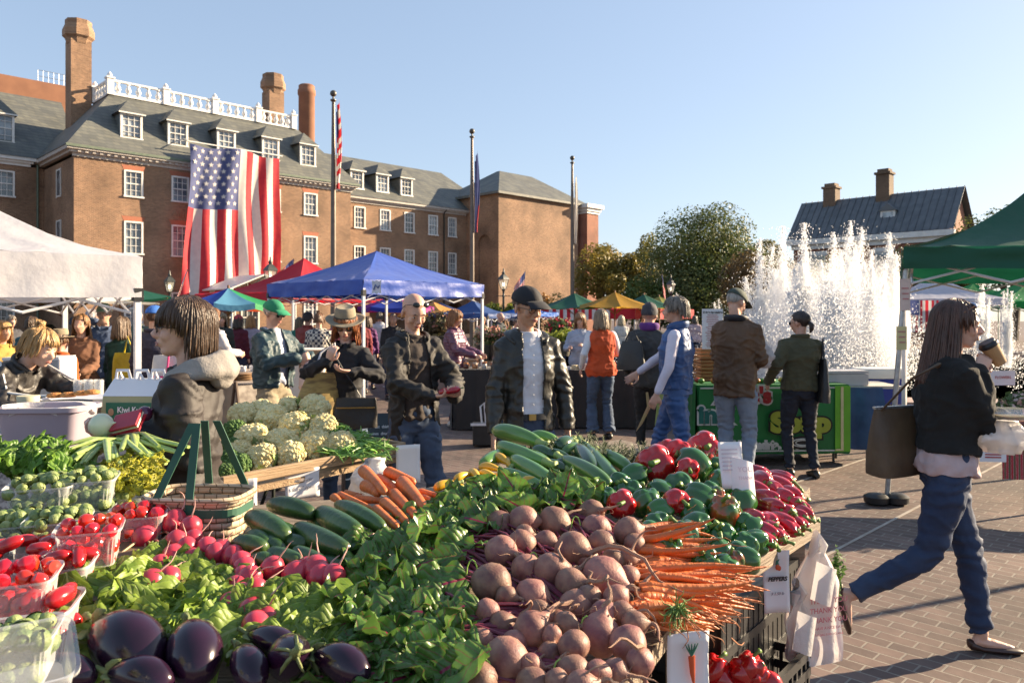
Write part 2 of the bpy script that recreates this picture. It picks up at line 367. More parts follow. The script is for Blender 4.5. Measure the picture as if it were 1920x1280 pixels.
chimney(mn,2.1,6.6,14,22.2,1.3); chimney(mn,16.6,6.3,15,21.6,1.3)
# balustrade
bal=MB(); BA,BB_,BC=3.0,16.6,6.1; pts=[]
def rail_run(p,q,n):
    p=V(p);q=V(q);d=(q-p);L_=d.length;a=math.atan2(d.y,d.x)
    for z,h,t in ((16.58,.14,.26),(17.5,.12,.26)): mm=(p+q)/2; bal.box((mm.x,mm.y,z),(L_,t,h),a)
    for i in range(n):
        c_=p+d*((i+.5)/n)
        bal.lathe([(.13,16.65),(.14,16.72),(.09,16.78),(.19,16.95),(.18,17.05),(.09,17.25),(.08,17.33),(.14,17.38),(.14,17.44)],8,M.Translation((c_.x,c_.y,0)))
def post(x,y):
    bal.box((x,y,17.05),(.42,.42,1.1)); bal.box((x,y,17.63),(.54,.54,.1)); bal.lathe([(.1,17.68),(.16,17.78),(.17,17.87),(.08,17.98),(.02,18.06)],10,M.Translation((x,y,0)))
px_=[BA,BA+(BB_-BA)*.27,BA+(BB_-BA)*.53,BA+(BB_-BA)*.78,BB_]
for i in range(4): rail_run((px_[i]+.2,3,0),(px_[i+1]-.2,3,0),5)
rail_run((BA,3.2,0),(BA,BC,0),5); rail_run((BB_,3.2,0),(BB_,BC,0),4); rail_run((BA,BC,0),(BB_,BC,0),22)
for x in px_: post(x,3)
post(BA,BC); post(BB_,BC)
bal.build('balustrade',mat('bright_white_paint',(.82,.80,.77),(.74,.72,.70),.5),mn)
# mounting rod the giant flag hangs from
rod=MB(); rod.tube([(6.6,-.85,13.35),(13.6,-.85,13.35)],.05,8)
for x in (6.9,10.0,13.2): rod.tube([(x,-.85,13.35),(x,.9,13.9)],.035,6)
rod.build('flag_rod',WHITE,mn)
# text over first floor windows
def text_obj(body,size,name,m,parent=None,loc=(0,0,0),rot=(PI/2,0,0),ext=.004,align='CENTER',bold=0,sx=1.0,shear=0):
    cu=bpy.data.curves.new(name,'FONT'); cu.body=body; cu.size=size; cu.extrude=ext; cu.align_x=align; cu.align_y='CENTER'; cu.offset=bold; cu.shear=shear
    ob=bpy.data.objects.new(name+'_t',cu); COL.objects.link(ob)
    dg=bpy.context.evaluated_depsgraph_get(); me=bpy.data.meshes.new_from_object(ob.evaluated_get(dg)); me.name=name
    bpy.data.objects.remove(ob); bpy.data.curves.remove(cu); me.materials.clear(); me.materials.append(m)
    o=bpy.data.objects.new(name,me); COL.objects.link(o); o.location=loc; o.rotation_euler=rot; o.scale=(sx,1,1)
    if parent: o.parent=parent
    return o
text_obj('ALEXANDRIA CITY HALL',.62,'lettering',mat('bronze_letter',(.30,.20,.12),(.24,.16,.09),.4),mn,(9.9,-.03,8.5),sx=1.15,ext=.02)
# ---- left wing (shaded)
lw=thing('brick_building','shaded brick wing with slate roof at the far left behind the white tent','building',O1,ROT)
YL=6.7; w=MB(); hl=[(x-.58,x+.58,a,b) for x in (-2.3,-7) for a,b in ((9.5,11.2),(5.7,7.8),(1.0,3.2))]
wall(w,-16,-.005,0,EV+.1,YL,hl); w.add([(-16,YL,0),(-16,16,0),(-16,16,EV),(-16,YL,EV)],[(0,1,2,3)]); w.build('wall',BRICK,lw,smooth=0)
for h in hl: window(lw,(h[0]+h[1])/2,h[2],h[3],1.16,YL)
c=MB(); cornice(c,-16,-.9,YL,EV+.1,EV+.66,.4,0); c.build('cornice',WHITE,lw,smooth=0)
r=MB(); r.add([(-16.5,YL-.45,EV+.66),(2.4,YL-.45,EV+.66),(2.4,YL+5.2,17.6),(-16.5,YL+5.2,17.6),(2.4,YL+11,EV+.66),(-16.5,YL+11,EV+.66)],[(0,1,2,3),(3,2,4,5),(0,3,5),(1,4,2)]); r.build('roof',SLATE,lw,smooth=0)
dormer(lw,-2.3,YL+.7,13.2,15.1,1.45,YL+2.6,1.1); dormer(lw,-7,YL+.7,13.2,15.1,1.45,YL+2.6,1.1)
dp=MB(); dp.tube([(-.4,YL-.12,0),(-.4,YL-.12,EV+.3)],.07,8); dp.build('downpipe',mat('green_copper',(.1,.14,.1)),lw)
# ---- right wing
rw=thing('brick_building','lower brick wing with three dormers between the pavilion and the windowless block','building',O1,ROT)
YR=2.0; EW=11.1; wx=[22.2,24.8,27.4,30.1]; hr=[(x-.55,x+.55,a,b) for x in wx for a,b in ((9.0,10.8),(5.5,7.5))]+[(32.4-.5,32.4+.5,9.0,10.8),(32.4-.5,32.4+.5,5.5,7.5)]
w=MB(); wall(w,LX+.005,34.2,3.9,EW,YR,hr)
# arcade on the ground floor
nar=5; aw=(34.2-LX)/nar
for i in range(nar):
    xa=LX+.005+i*aw; xb=xa+aw; cxx=(xa+xb)/2; rad=aw*.38
    w.add([(xa,YR,0),(cxx-rad,YR,0),(cxx-rad,YR,1.9),(xa,YR,1.9)],[(0,1,2,3)]); w.add([(cxx+rad,YR,0),(xb,YR,0),(xb,YR,1.9),(cxx+rad,YR,1.9)],[(0,1,2,3)])
    n=14
    for k in range(n):
        a0=PI-PI*k/n; a1=PI-PI*(k+1)/n
        p0=(cxx+rad*math.cos(a0),1.9+rad*math.sin(a0)); p1=(cxx+rad*math.cos(a1),1.9+rad*math.sin(a1))
        q0=(xa if k==0 else p0[0],3.9) ; q1=(xb if k==n-1 else p1[0],3.9)
        if k==0: w.add([(xa,YR,1.9),(p0[0],YR,p0[1]),(p1[0],YR,p1[1]),(p1[0],YR,3.9),(xa,YR,3.9)],[(0,1,2,3,4)])
        elif k==n-1: w.add([(p0[0],YR,p0[1]),(xb,YR,1.9),(xb,YR,3.9),(p0[0],YR,3.9)],[(0,1,2,3)])
        else: w.add([(p0[0],YR,p0[1]),(p1[0],YR,p1[1]),(p1[0],YR,3.9),(p0[0],YR,3.9)],[(0,1,2,3)])
        w.add([(p0[0],YR,p0[1]),(p1[0],YR,p1[1]),(p1[0],YR+.5,p1[1]),(p0[0],YR+.5,p0[1])],[(0,1,2,3)])
w.add([(LX,YR+2.5,0),(34.2,YR+2.5,0),(34.2,YR+2.5,4),(LX,YR+2.5,4)],[(0,1,2,3)]); w.add([(LX,YR+10,0),(34.2,YR+10,0),(34.2,YR+10,EW),(LX,YR+10,EW)],[(0,1,2,3)])
w.build('wall',BRICK,rw,smooth=0)
for h in hr: window(rw,(h[0]+h[1])/2,h[2],h[3],1.1 if h[1]-h[0]>1.05 else 1.0,YR)
c=MB(); cornice(c,LX+.1,34.0,YR,EW,EW+.5,.4,0); c.build('cornice',mat('cornice_paint',(.5,.45,.4)),rw,smooth=0)
r=MB(); r.add([(LX-.3,YR-.45,EW+.5),(38.5,YR-.45,EW+.5),(38.5,YR+10.4,EW+.5),(LX-.3,YR+10.4,EW+.5),(LX-2.5,YR+5,16.0),(35.2,YR+5,16.0)],[(0,1,5,4),(1,2,5),(2,3,4,5),(3,0,4)]); r.build('roof',SLATE,rw,smooth=0)
for x in wx[:3]: dormer(rw,x,YR+.35,12.35,13.9,1.3,YR+2.4,.95)
dp=MB(); dp.tube([(31.35,YR-.1,0),(31.35,YR-.1,EW),(31.5,YR-.3,EW+.3)],.06,8); dp.build('downpipe',DARKM,rw)
# ---- windowless end block
eb=thing('brick_building','windowless sunlit brick block with hipped slate roof and a tall pilaster at its right end','building',O1,ROT)
xa,xb,ya,yb,zb=34.2,45.4,-2.4,6.2,12.85
w=MB(); w.add([(xa,ya,0),(xb,ya,0),(xb,ya,zb),(xa,ya,zb)],[(0,1,2,3)])
# left face with two blind arched recesses
def arch_face(mb,x,y0,y1,z1,ac,rad,zs,dep):
    n=12; 
    mb.add([(x,y0,0),(x,ac-rad,0),(x,ac-rad,z1),(x,y0,z1)],[(3,2,1,0)]); mb.add([(x,ac+rad,0),(x,y1,0),(x,y1,z1),(x,ac+rad,z1)],[(3,2,1,0)])
    for k in range(n):
        a0=PI*k/n;a1=PI*(k+1)/n; p=(ac-rad*math.cos(a0),zs+rad*math.sin(a0)); q=(ac-rad*math.cos(a1),zs+rad*math.sin(a1))
        mb.add([(x,p[0],p[1]),(x,q[0],q[1]),(x,q[0],z1),(x,p[0],z1)],[(3,2,1,0)]); mb.add([(x,p[0],p[1]),(x,q[0],q[1]),(x+dep,q[0],q[1]),(x+dep,p[0],p[1])],[(0,1,2,3)])
    mb.add([(x,ac-rad,0),(x+dep,ac-rad,0),(x+dep,ac-rad,zs),(x,ac-rad,zs)],[(0,1,2,3)]); mb.add([(x,ac+rad,0),(x+dep,ac+rad,0),(x+dep,ac+rad,zs),(x,ac+rad,zs)],[(0,1,2,3)])
    mb.add([(x+dep,ac-rad,0),(x+dep,ac+rad,0),(x+dep,ac+rad,zs+rad),(x+dep,ac-rad,zs+rad)],[(3,2,1,0)])
arch_face(w,xa,ya,1.99,zb,-.5,.85,8.3,.22)
w.add([(xa,1.99,0),(xa,yb,0),(xa,yb,zb),(xa,1.99,zb)],[(3,2,1,0)]); w.add([(xb,ya,0),(xb,yb,0),(xb,yb,zb),(xb,ya,zb)],[(0,1,2,3)]); w.add([(xa,yb,0),(xb,yb,0),(xb,yb,zb),(xa,yb,zb)],[(0,1,2,3)])
w.build('wall',BRICK,eb,smooth=0)
r=MB(); roofhip(r,xa-.3,xb+1.9,ya-.3,yb+.3,zb,15.9,4.4,4.4); r.bb(xa-.34,xb+.1,ya-.38,ya-.3,zb-.1,zb+.12); r.bb(xa-.38,xa-.3,ya-.38,yb,zb-.1,zb+.12); r.build('roof',SLATE,eb,smooth=0)
pl=MB(); pl.bb(xb+.6,xb+2.4,ya-.7,ya+1.3,0,12.0); pl.bb(xb+.01,xb+.6,ya+.5,ya+2,0,12.8); pl.build('pilaster',BRICK2,eb,smooth=0)
cp=MB(); 
for i,(o_,z0,z1) in enumerate(((.1,12.0,12.25),(.22,12.25,12.55),(.42,12.55,12.95))): cp.bb(xb+.6-o_,xb+2.4+o_,ya-.7-o_,ya+1.3+o_,z0+.002,z1)
cp.build('capital',WHITE,eb,smooth=0)
# ---- orange brick block behind, round stack
ob=thing('brick_building','orange brick upper block with a roof railing rising behind the shaded left wing','building',O1,ROT)
w=MB(); w.bb(-24,3.3,13,24,8,19.2); w.build('wall',mat('orange_brick',(.30,.14,.08),(.24,.11,.065),.85,scale=1),ob,smooth=0)
rl=MB()
for i in range(7): x=1.2+i*.35; rl.tube([(x,13.3,19.2),(x,13.3,20.1)],.02,5)
for z in (19.65,20.1): rl.tube([(1.2,13.3,z),(3.3,13.3,z)],.02,5)
rl.build('railing',GALV,ob)
st=MB(); st.lathe([(.72,8),(.72,20),(.8,20.1),(.8,20.5),(.72,20.6),(.72,20.9),(.6,21)],20,M.Translation(W(575,592,70)))
tag(st.build('round_chimney',mat('orange_brick',(.3,.14,.08)),None),'round orange brick smokestack standing behind the right chimney','chimney')
# ---- giant flag
FLR=mat('flag_red',(.62,.045,.055),(.54,.03,.05),.75,scale=3,trans=.35,bump=.3,bscale=3); FLW=mat('flag_white',(.74,.71,.67),(.66,.63,.60),.75,scale=3,trans=.3,bump=.3,bscale=3); FLB=mat('flag_blue',(.075,.095,.24),(.10,.12,.27),.75,scale=3,trans=.3,bump=.3,bscale=3)
def flag_mesh(fn,n_u=52,n_v=60,canton_u=.42,canton_v=.42,orient='v',stars=True):
    """striped flag over unit square (u across, v down). fn maps to 3D. orient v: stripes run down"""
    mb=MB()
    vs=[fn(i/n_u,j/n_v) for j in range(n_v+1) for i in range(n_u+1)]; o=0; mb.v=[tuple(p) for p in vs]
    for j in range(n_v):
        for i in range(n_u):
            u=(i+.5)/n_u; v=(j+.5)/n_v
            if u<canton_u and v<canton_v: k=2
            else: k=int((u if orient=='v' else v)*13)%2; k=0 if k==0 else 1
            a=j*(n_u+1)+i; mb.f.append([a,a+1,a+n_u+2,a+n_u+1]); mb.m.append(k)
    return mb
def bigflag(u,v):
    # hung down from the rod, billowing outwards and to the left near its foot
    x=6.75+6.6*u-.9*v*v*(1-u)*1.1; z=13.2-10.35*v-.12*math.sin(u*9)*(1-v)-.35*(1-u)*v
    y=-.85-.17*math.sin(u*30+v*2+1.5*math.sin(v*4))*(.3+v)-.13*math.sin(u*13+1+v*5)-1.0*v*v*(.4+.6*math.sin(PI*min(1,u+.15)))-.12*math.sin(v*7+u*4)
    return V((x,y,z))
fb=flag_mesh(bigflag,65,70,7/13,.40)
fo=fb.build('large_flag',[FLR,FLW,FLB],None,loc=O1,rz=ROT,smooth=180); tag(fo,'giant American flag hanging with stripes down over the brick pavilion front','flag')
sb=MB()
for r_ in range(9):
    for c_ in range(6 if r_%2==0 else 5):
        v=(.5+r_)/9.6*.40+.005; u=((.5+c_)/6+(0 if r_%2==0 else .5/6))*7/13
        p=bigflag(u,v); pu=(bigflag(u+.01,v)-p).normalized(); pv=(bigflag(u,v+.01)-p).normalized(); n=pu.cross(pv).normalized()
        n=n if n.y<0 else -n
        P=[]
        for k in range(10):
            a=PI/2+k*PI/5; q=.20 if k%2==0 else .082; P.append(p+n*.03+pu*q*math.cos(a)-pv*q*math.sin(a))
        sb.add([p+n*.03]+P,[(0,k+1,(k+1)%10+1) for k in range(10)])
sb.build('star',FLW,fo,smooth=0)
# ---- flagpoles with limp flags
for px,top,D,lab,kind in ((625,168,30,'nearest and tallest flagpole, a limp striped flag hanging from it',0),(885,240,36,'middle flagpole with a limp dark blue flag',1),(1073,291,42.4,'farthest flagpole, standing before the windowless block with a pale limp flag',2)):
    b=W(px,592,D); zt=1.62+(592-top)/1440*D
    t=thing('flagpole',lab,'flagpole',(b.x,b.y,0),0,'tall flagpoles across the square')
    p=MB(); p.tube([(0,0,0),(0,0,zt*.6),(0,0,zt-.45)],[.12,.10,.06],12); p.build('pole',mat('pole_bronze',(.17,.13,.10),(.13,.10,.08),.4,metal=.3),t)
    k=MB(); k.lathe([(.05,zt-.5),(.12,zt-.44),(.12,zt-.40),(.04,zt-.36),(.04,zt-.28)],10); k.ell((0,0,zt-.16),(.13,.13,.13)); k.build('finial',mat('dull_brass',(.10,.09,.07),None,.4),t)
    def lf(u,v,D=D,zt=zt,kind=kind):
        hgt=3.0 if kind==0 else 3.3
        a=u*9; w=.26*(u**.6)*(.55+.45*math.sin(PI*min(1,v*1.1)))
        return V((.13+w*(.75+.25*math.sin(a))*(1 if kind!=2 else .7),-.1+.10*math.sin(a*1.3+v*2),zt-.9-(.0 if kind==0 else .7)-v*hgt+u*.5*(1-v)))
    fm=flag_mesh(lf,30,30,.42,.35,'h')
    if kind: fm.m=[(2 if kind==1 and (i//30)<20 else (1 if kind==2 else 0 if i%30>22 else 2)) for i in range(len(fm.f))]
    fm.build('limp_flag',[FLR,FLW,FLB],t,smooth=180)
# ---- house at the right
hb=V((29.6,52,0)); hh=thing('brick_house','brick house with a grey metal gable roof and two chimneys beyond the fountain','building',hb,R(45))
# local: long side along +y (v), front face -x side
Lh=10.9; Wd=4.6; ez=7.5
w=MB(); w.bb(0,Wd,0,Lh,0,ez); w.add([(0,0,ez),(Wd,0,ez),(Wd/2,0,10.4),(0,Lh,ez),(Wd,Lh,ez),(Wd/2,Lh,10.4)],[(0,1,2),(5,4,3)]); w.build('wall',BRICK2,hh,smooth=0)
DKB=brick_mat('dark_brick',(.17,.10,.06),(.12,.07,.045),(.2,.15,.1))
MET=mat('grey_metal_roof',(.085,.095,.105),(.12,.13,.14),.5,scale=2)
r=MB()
r.add([(-.4,-.4,ez-.02),(Wd/2,-.4,10.62),(Wd/2,Lh+.4,10.62),(-.4,Lh+.4,ez-.02),(Wd+.4,-.4,ez-.02),(Wd+.4,Lh+.4,ez-.02)],[(0,1,2,3),(1,4,5,2)])
for i in range(24): 
    y=-.38+i*.49; r.add([(-.4,y,ez+.0),(Wd/2,y,10.64),(Wd/2,y+.05,10.64),(-.4,y+.05,ez+.0),(-.4,y,ez+.06),(Wd/2,y,10.70),(Wd/2,y+.05,10.70),(-.4,y+.05,ez+.06)],[(4,5,6,7),(0,1,5,4),(3,2,6,7)])
r.build('roof',MET,hh,smooth=0)
c=MB(); c.bb(-.45,-.01,-.4,Lh+.4,ez-.45,ez-.05); c.bb(-.2,-.005,-.1,Lh+.1,ez-.8,ez-.45); c.build('cornice',WHITE,hh,smooth=0)
for y in (1.8,4.2,6.6,9.0):
    f=MB(); f.bb(-.06,.0,y-.6,y+.6,4.0,6.2); f.bb(-.12,-.06,y-.75,y+.75,6.2,6.5); f.bb(-.1,-.06,y-.6,y-.5,4,6.2); f.bb(-.1,-.06,y+.5,y+.6,4,6.2); f.bb(-.1,-.06,y-.5,y+.5,5.05,5.13); o=f.build('window',WHITE,hh,smooth=0)
    p=MB(); p.bb(-.08,-.062,y-.5,y+.5,4.05,6.15); p.build('pane',GLASS,o,smooth=0)
for yc,zt in ((8.9,11.5),(4.95,12.1)): c=MB(); c.box((Wd/2,yc,zt/2+4.6),(.95,.95,zt-9.2)); c.box((Wd/2,yc,zt+.08),(1.15,1.15,.16)); c.box((Wd/2,yc,zt+.28),(.8,.8,.24)); c.build('chimney',DKB,hh,smooth=0)
# dormer on the house roof (arched white)
d=MB(); y=4.2; d.bb(.7,1.9,y-.5,y+.5,8.1,9.2); d.build('dormer',WHITE,hh,smooth=0)
d=MB(); d.add([(.6,y-.65,9.2),(.6,y+.65,9.2),(.6,y,9.75),(2.1,y-.65,9.2),(2.1,y+.65,9.2),(2.1,y,9.75)],[(0,1,2),(0,2,5,3),(1,4,5,2),(0,3,4,1)]); d.build('dormer_roof',MET,hh,smooth=0)
p=MB(); p.bb(.67,.698,y-.34,y+.34,8.25,9.1); p.build('dormer_window',GLASS,hh,smooth=0)
# ============================================================= TREES
def leafmat(name,c1,c2,tr=.35): return mat(name,c1,c2,.55,scale=.7,trans=tr,rand=.15,detail=6,lo=.3,hi=.7)
def tree(name,lab,base,h,r,trunk_r,lm_,n,seed,lobes=9,leaf=.16,squash=.8,cz=.62,cat='tree',gaps=.25,grp=None):
    t=thing(name,lab,cat,base,0,grp); q=rng(seed)
    tk=MB(); c0=V((0,0,h*cz))
    tk.tube([(0,0,0),(.05*r,0,h*.25),(0,.05*r,h*cz)],[trunk_r,trunk_r*.75,trunk_r*.4],8)
    cen=[]
    for i in range(lobes):
        a=q.random()*2*PI; ph=math.acos(q.uniform(-.55,1)); rad=q.uniform(.35,.72)*r
        cc=c0+V((rad*math.sin(ph)*math.cos(a),rad*math.sin(ph)*math.sin(a),rad*math.cos(ph)*squash)); cen.append((cc,q.uniform(.30,.5)*r))
        tk.tube([(0,0,h*.25),(cc*.5+V((0,0,h*.15))),cc],[trunk_r*.5,trunk_r*.3,trunk_r*.08],5)
    tk.build('trunk',mat('bark',(.12,.09,.06),(.07,.055,.04),.9,scale=12,bump=.5),t)
    lf=MB()
    for k in range(n):
        cc,cr=cen[q.randrange(lobes)]
        d=V((q.gauss(0,1),q.gauss(0,1),q.gauss(0,1))).normalized(); p=cc+d*cr*(1-abs(q.gauss(0,.18)))
        p.z=max(p.z,h*.12)
        if noise.noise(p*1.6/r*2.2)<-gaps and q.random()<.75: continue
        n_=(d+V((q.gauss(0,.5),q.gauss(0,.5),q.gauss(0,.5)+.3))).normalized(); ax=n_.orthogonal().normalized(); ax.rotate(M.Rotation(q.random()*6.28,3,n_)); ay=n_.cross(ax)
        s_=leaf*q.uniform(.6,1.3)
        lf.add([p-ax*s_*.5,p+ay*s_*.3,p+ax*s_*.55,p-ay*s_*.3],[(0,1,2,3)])
    lf.build('crown',lm_,t,smooth=0)
    return t
LG_DARK=leafmat('magnolia_leaf',(.065,.105,.024),(.14,.145,.042),.35)
LG_OL=leafmat('olive_leaf',(.13,.14,.03),(.22,.18,.04)); LG_YE=leafmat('yellow_leaf',(.34,.24,.035),(.17,.16,.035)); LG_OR=leafmat('autumn_leaf',(.35,.15,.04),(.22,.17,.04)); LG_G=leafmat('green_leaf',(.07,.12,.02),(.14,.17,.035))
b=W(1325,592,45); tree('magnolia_tree','large round dark magnolia tree standing left of the fountain spray',(b.x,b.y,0),7.4,4.7,.3,LG_DARK,44000,3,22,.165,.85,.5,gaps=.3)
b=W(1405,592,52); tree('magnolia_tree','olive brown tree just behind the left edge of the fountain spray',(b.x,b.y,0),7.2,3.2,.3,LG_OL,9000,4,9,.22,.9,.6)
b=W(1420,592,38); tree('magnolia_tree','brown tinged lower tree crown directly behind the tallest left jets',(b.x,b.y,0),5.2,2.7,.25,leafmat('brown_leaf',(.10,.075,.03),(.18,.12,.05)),9000,14,9,.17,.9,.55)
b=W(1140,592,58); tree('maple_tree','yellow and orange leaved tree beside the brick pilaster',(b.x,b.y,0),7.4,3.0,.2,LG_YE,9000,5,9,.24,.85)
b=W(1122,592,66); tree('maple_tree','amber tree top showing above the yellow tree by the pilaster',(b.x,b.y,0),9.4,2.2,.2,LG_OR,3600,15,6,.24)
b=W(1185,592,60); tree('maple_tree','light olive bushy tree between the yellow tree and the magnolia',(b.x,b.y,0),7.0,3.4,.2,LG_OL,9000,6,9,.22)
b=W(1222,592,50); tree('sapling_tree','thin tall sapling with loose leaves left of the magnolia',(b.x,b.y,0),7.8,1.5,.08,LG_OL,1300,7,6,.20,1.1,.72)
b=W(1232,592,44); tree('shrub_tree','low green tree below the sapling beside the magnolia',(b.x,b.y,0),3.6,2.2,.15,LG_G,6000,17,8,.17)
b=W(1900,592,50); tree('shade_tree','dark tree behind the green canopy at the right edge',(b.x,b.y,0),9.2,4.5,.3,LG_DARK,12000,8,10,.22)
b=W(1590,592,44); tree('shrub_tree','dark low trees behind the fountain spray in front of the house',(b.x,b.y,0),4.6,3.6,.3,LG_DARK,12000,9,10,.18,.6)
b=W(1780,592,46); tree('shade_tree','dark tree behind the far white tent',(b.x,b.y,0),5.5,4.0,.3,LG_DARK,12000,19,10,.2,.7)
b=W(1480,592,60); tree('shade_tree','dark tree left of the house gable behind the jets',(b.x,b.y,0),6.8,3.2,.3,LG_DARK,7000,29,8,.22,.8)
b=W(1010,592,45); tree('autumn_bush','red and brown bush against the foot of the windowless block',(b.x,b.y,0),3.0,1.5,.08,LG_OR,3000,21,8,.14,.9,cat='bush')
b=W(1055,592,45); tree('autumn_bush','olive tinted bush right of the red bush at the windowless block',(b.x,b.y,0),2.6,1.4,.08,LG_OL,3000,22,8,.14,.9,cat='bush')
b=W(955,592,55); tree('autumn_bush','green bush under the street lamp before the windowless block',(b.x,b.y,0),2.6,1.2,.08,LG_G,2000,23,6,.14,.9,cat='bush')
# ============================================================= PEOPLE
def skinmat(c): return mat('skin_%02x%02x'%(int(c[0]*255),int(c[1]*255)),c,(c[0]*.9,c[1]*.78,c[2]*.75),.48,scale=14,bump=.12,bscale=70,sub=.06,lo=.4,hi=.75)
SK=(.60,.36,.26); SKT=(.50,.29,.19); SKP=(.66,.42,.32)
def remesh(mb,name,mats,parent,vox,smooth_it=2,disp=None,cut=None,sym=None,solid=0.0):
    me=bpy.data.meshes.new(name+'_r'); me.from_pydata(mb.v,[],mb.f); me.update()
    bm=bmesh.new(); bm.from_mesh(me); bmesh.ops.recalc_face_normals(bm,faces=bm.faces); bm.to_mesh(me); bm.free()
    o=bpy.data.objects.new('tmp',me); COL.objects.link(o)
    md=o.modifiers.new('r','REMESH'); md.mode='VOXEL'; md.voxel_size=vox
    if smooth_it: ms=o.modifiers.new('s','SMOOTH'); ms.iterations=smooth_it; ms.factor=.5
    dg=bpy.context.evaluated_depsgraph_get(); m2=bpy.data.meshes.new_from_object(o.evaluated_get(dg)); m2.name=name
    bpy.data.objects.remove(o); bpy.data.meshes.remove(me)
    if disp:
        nrm=[v.normal.copy() for v in m2.vertices]
        for i,v in enumerate(m2.vertices): v.co=v.co+nrm[i]*disp(v.co)
    if cut:
        bm=bmesh.new(); bm.from_mesh(m2); dl=[f for f in bm.faces if cut(f.calc_center_median())]
        bmesh.ops.delete(bm,geom=dl,context='FACES')
        bm.to_mesh(m2); bm.free()
    m2.materials.clear()
    for m in (mats if isinstance(mats,(list,tuple)) else [mats]): m2.materials.append(m)
    m2.shade_smooth(); m2.update()
    ob=bpy.data.objects.new(name,m2); COL.objects.link(ob)
    if parent: ob.parent=parent
    if cut:
        sd=ob.modifiers.new('thick','SOLIDIFY'); sd.thickness=.006; sd.offset=-1
    return ob
def ik(a,t,l1,l2,pole):
    a=V(a);t=V(t);d=t-a; L_=min(d.length,(l1+l2)*.995); dn=d.normalized(); t=a+dn*L_
    x=(l1*l1-l2*l2+L_*L_)/(2*L_); h=math.sqrt(max(l1*l1-x*x,0)); pv=V(pole); pv=(pv-dn*pv.dot(dn)); pv=pv.normalized() if pv.length>1e-5 else V((0,1,0))
    return a+dn*x+pv*h, t
def hand(mb,w,d,n,side,curl,s=1.0,spread=0,n_seg=8,thumb=None):
    """w wrist, d pointing dir, n palm normal (palm faces n), lat = thumb side"""
    d=V(d).normalized(); n=V(n); n=(n-d*n.dot(d)).normalized(); lat=d.cross(n)*side
    P=lambda a,b,c: V(w)+(d*a+lat*b+n*c)*s
    mb.loft([(P(-.02,0,0),lat*.024*s,n*.019*s),(P(.01,0,0),lat*.027*s,n*.017*s),(P(.045,.002,0),lat*.038*s,n*.015*s),(P(.085,0,0),lat*.040*s,n*.0125*s),(P(.094,0,0),lat*.034*s,n*.008*s)],10)
    for i,(b,ln,r) in enumerate(((.030,.070,.0085),(.010,.078,.009),(-.011,.073,.0085),(-.030,.056,.0075))):
        p=P(.082,b,0); ang=0; pts=[p]; c=curl+(.06*i)
        for q,fr in enumerate((.45,.32,.25)):
            ang+=c*(.75 if q==0 else 1.0); dd=(d*math.cos(ang)+n*math.sin(ang))+lat*(b*spread*4)
            pts.append(pts[-1]+dd.normalized()*ln*fr*s)
        mb.tube(pts,[r*s,r*.98*s,r*.9*s,r*.78*s],n_seg,round_=True)
    th=thumb if thumb is not None else curl
    t0=P(.02,.026,.004); t1=t0+(d*.55+lat*.75+n*.35*min(1,th)).normalized()*.038*s; t2=t1+(d*.85+lat*(.35-.5*th)+n*.7*th).normalized()*.030*s; t3=t2+(d*.9+lat*(.1-.6*th)+n*.8*th).normalized()*.024*s
    mb.tube([t0,t1,t2,t3],[.0135*s,.0115*s,.010*s,.0085*s],n_seg,round_=True)
def head_frame(neck,hc,yaw,pitch,roll=0): return M.Translation(hc)@M.Rotation(yaw,4,'Z')@M.Rotation(pitch,4,'X')@M.Rotation(roll,4,'Y')
def head_mb(mb,T,fem=False,old=False):
    def e(c,r,rot=None): mb.ell(T@V(c),r,(T.to_3x3()@rot) if rot else T.to_3x3(),16,12)
    k=.93 if fem else 1
    e((0,.018,.035),(.074,.096,.082)); e((0,-.018,.01),(.066,.076,.075)); e((0,-.022,-.042),(.056*k,.062,.062)); e((0,-.050,-.088),(.030*k,.030,.024)); e((0,-.030,-.080),(.045*k,.042,.028))
    for s_ in (-1,1):
        e((s_*.036*k,-.058,-.028),(.024,.024,.026)); e((s_*.029,-.076,.020),(.024,.012,.007 if fem else .010)); e((s_*.075,.012,-.010),(.010,.020,.032),M.Rotation(s_*.35,3,'Z')); e((s_*.0125,-.098,-.032),(.009,.011,.008)); 
        e((s_*.031,-.074,-.001),(.0155,.011,.011))
    mb.tube([T@V(p) for p in ((0,-.083,.014),(0,-.096,-.006),(0,-.110,-.026),(0,-.104,-.034))],[.009,.010,.0125,.009],10,round_=True)
    e((0,-.086,-.056),(.024,.012,.0065)); e((0,-.084,-.066),(.021,.012,.007)); e((0,-.079,-.045),(.022,.014,.012))
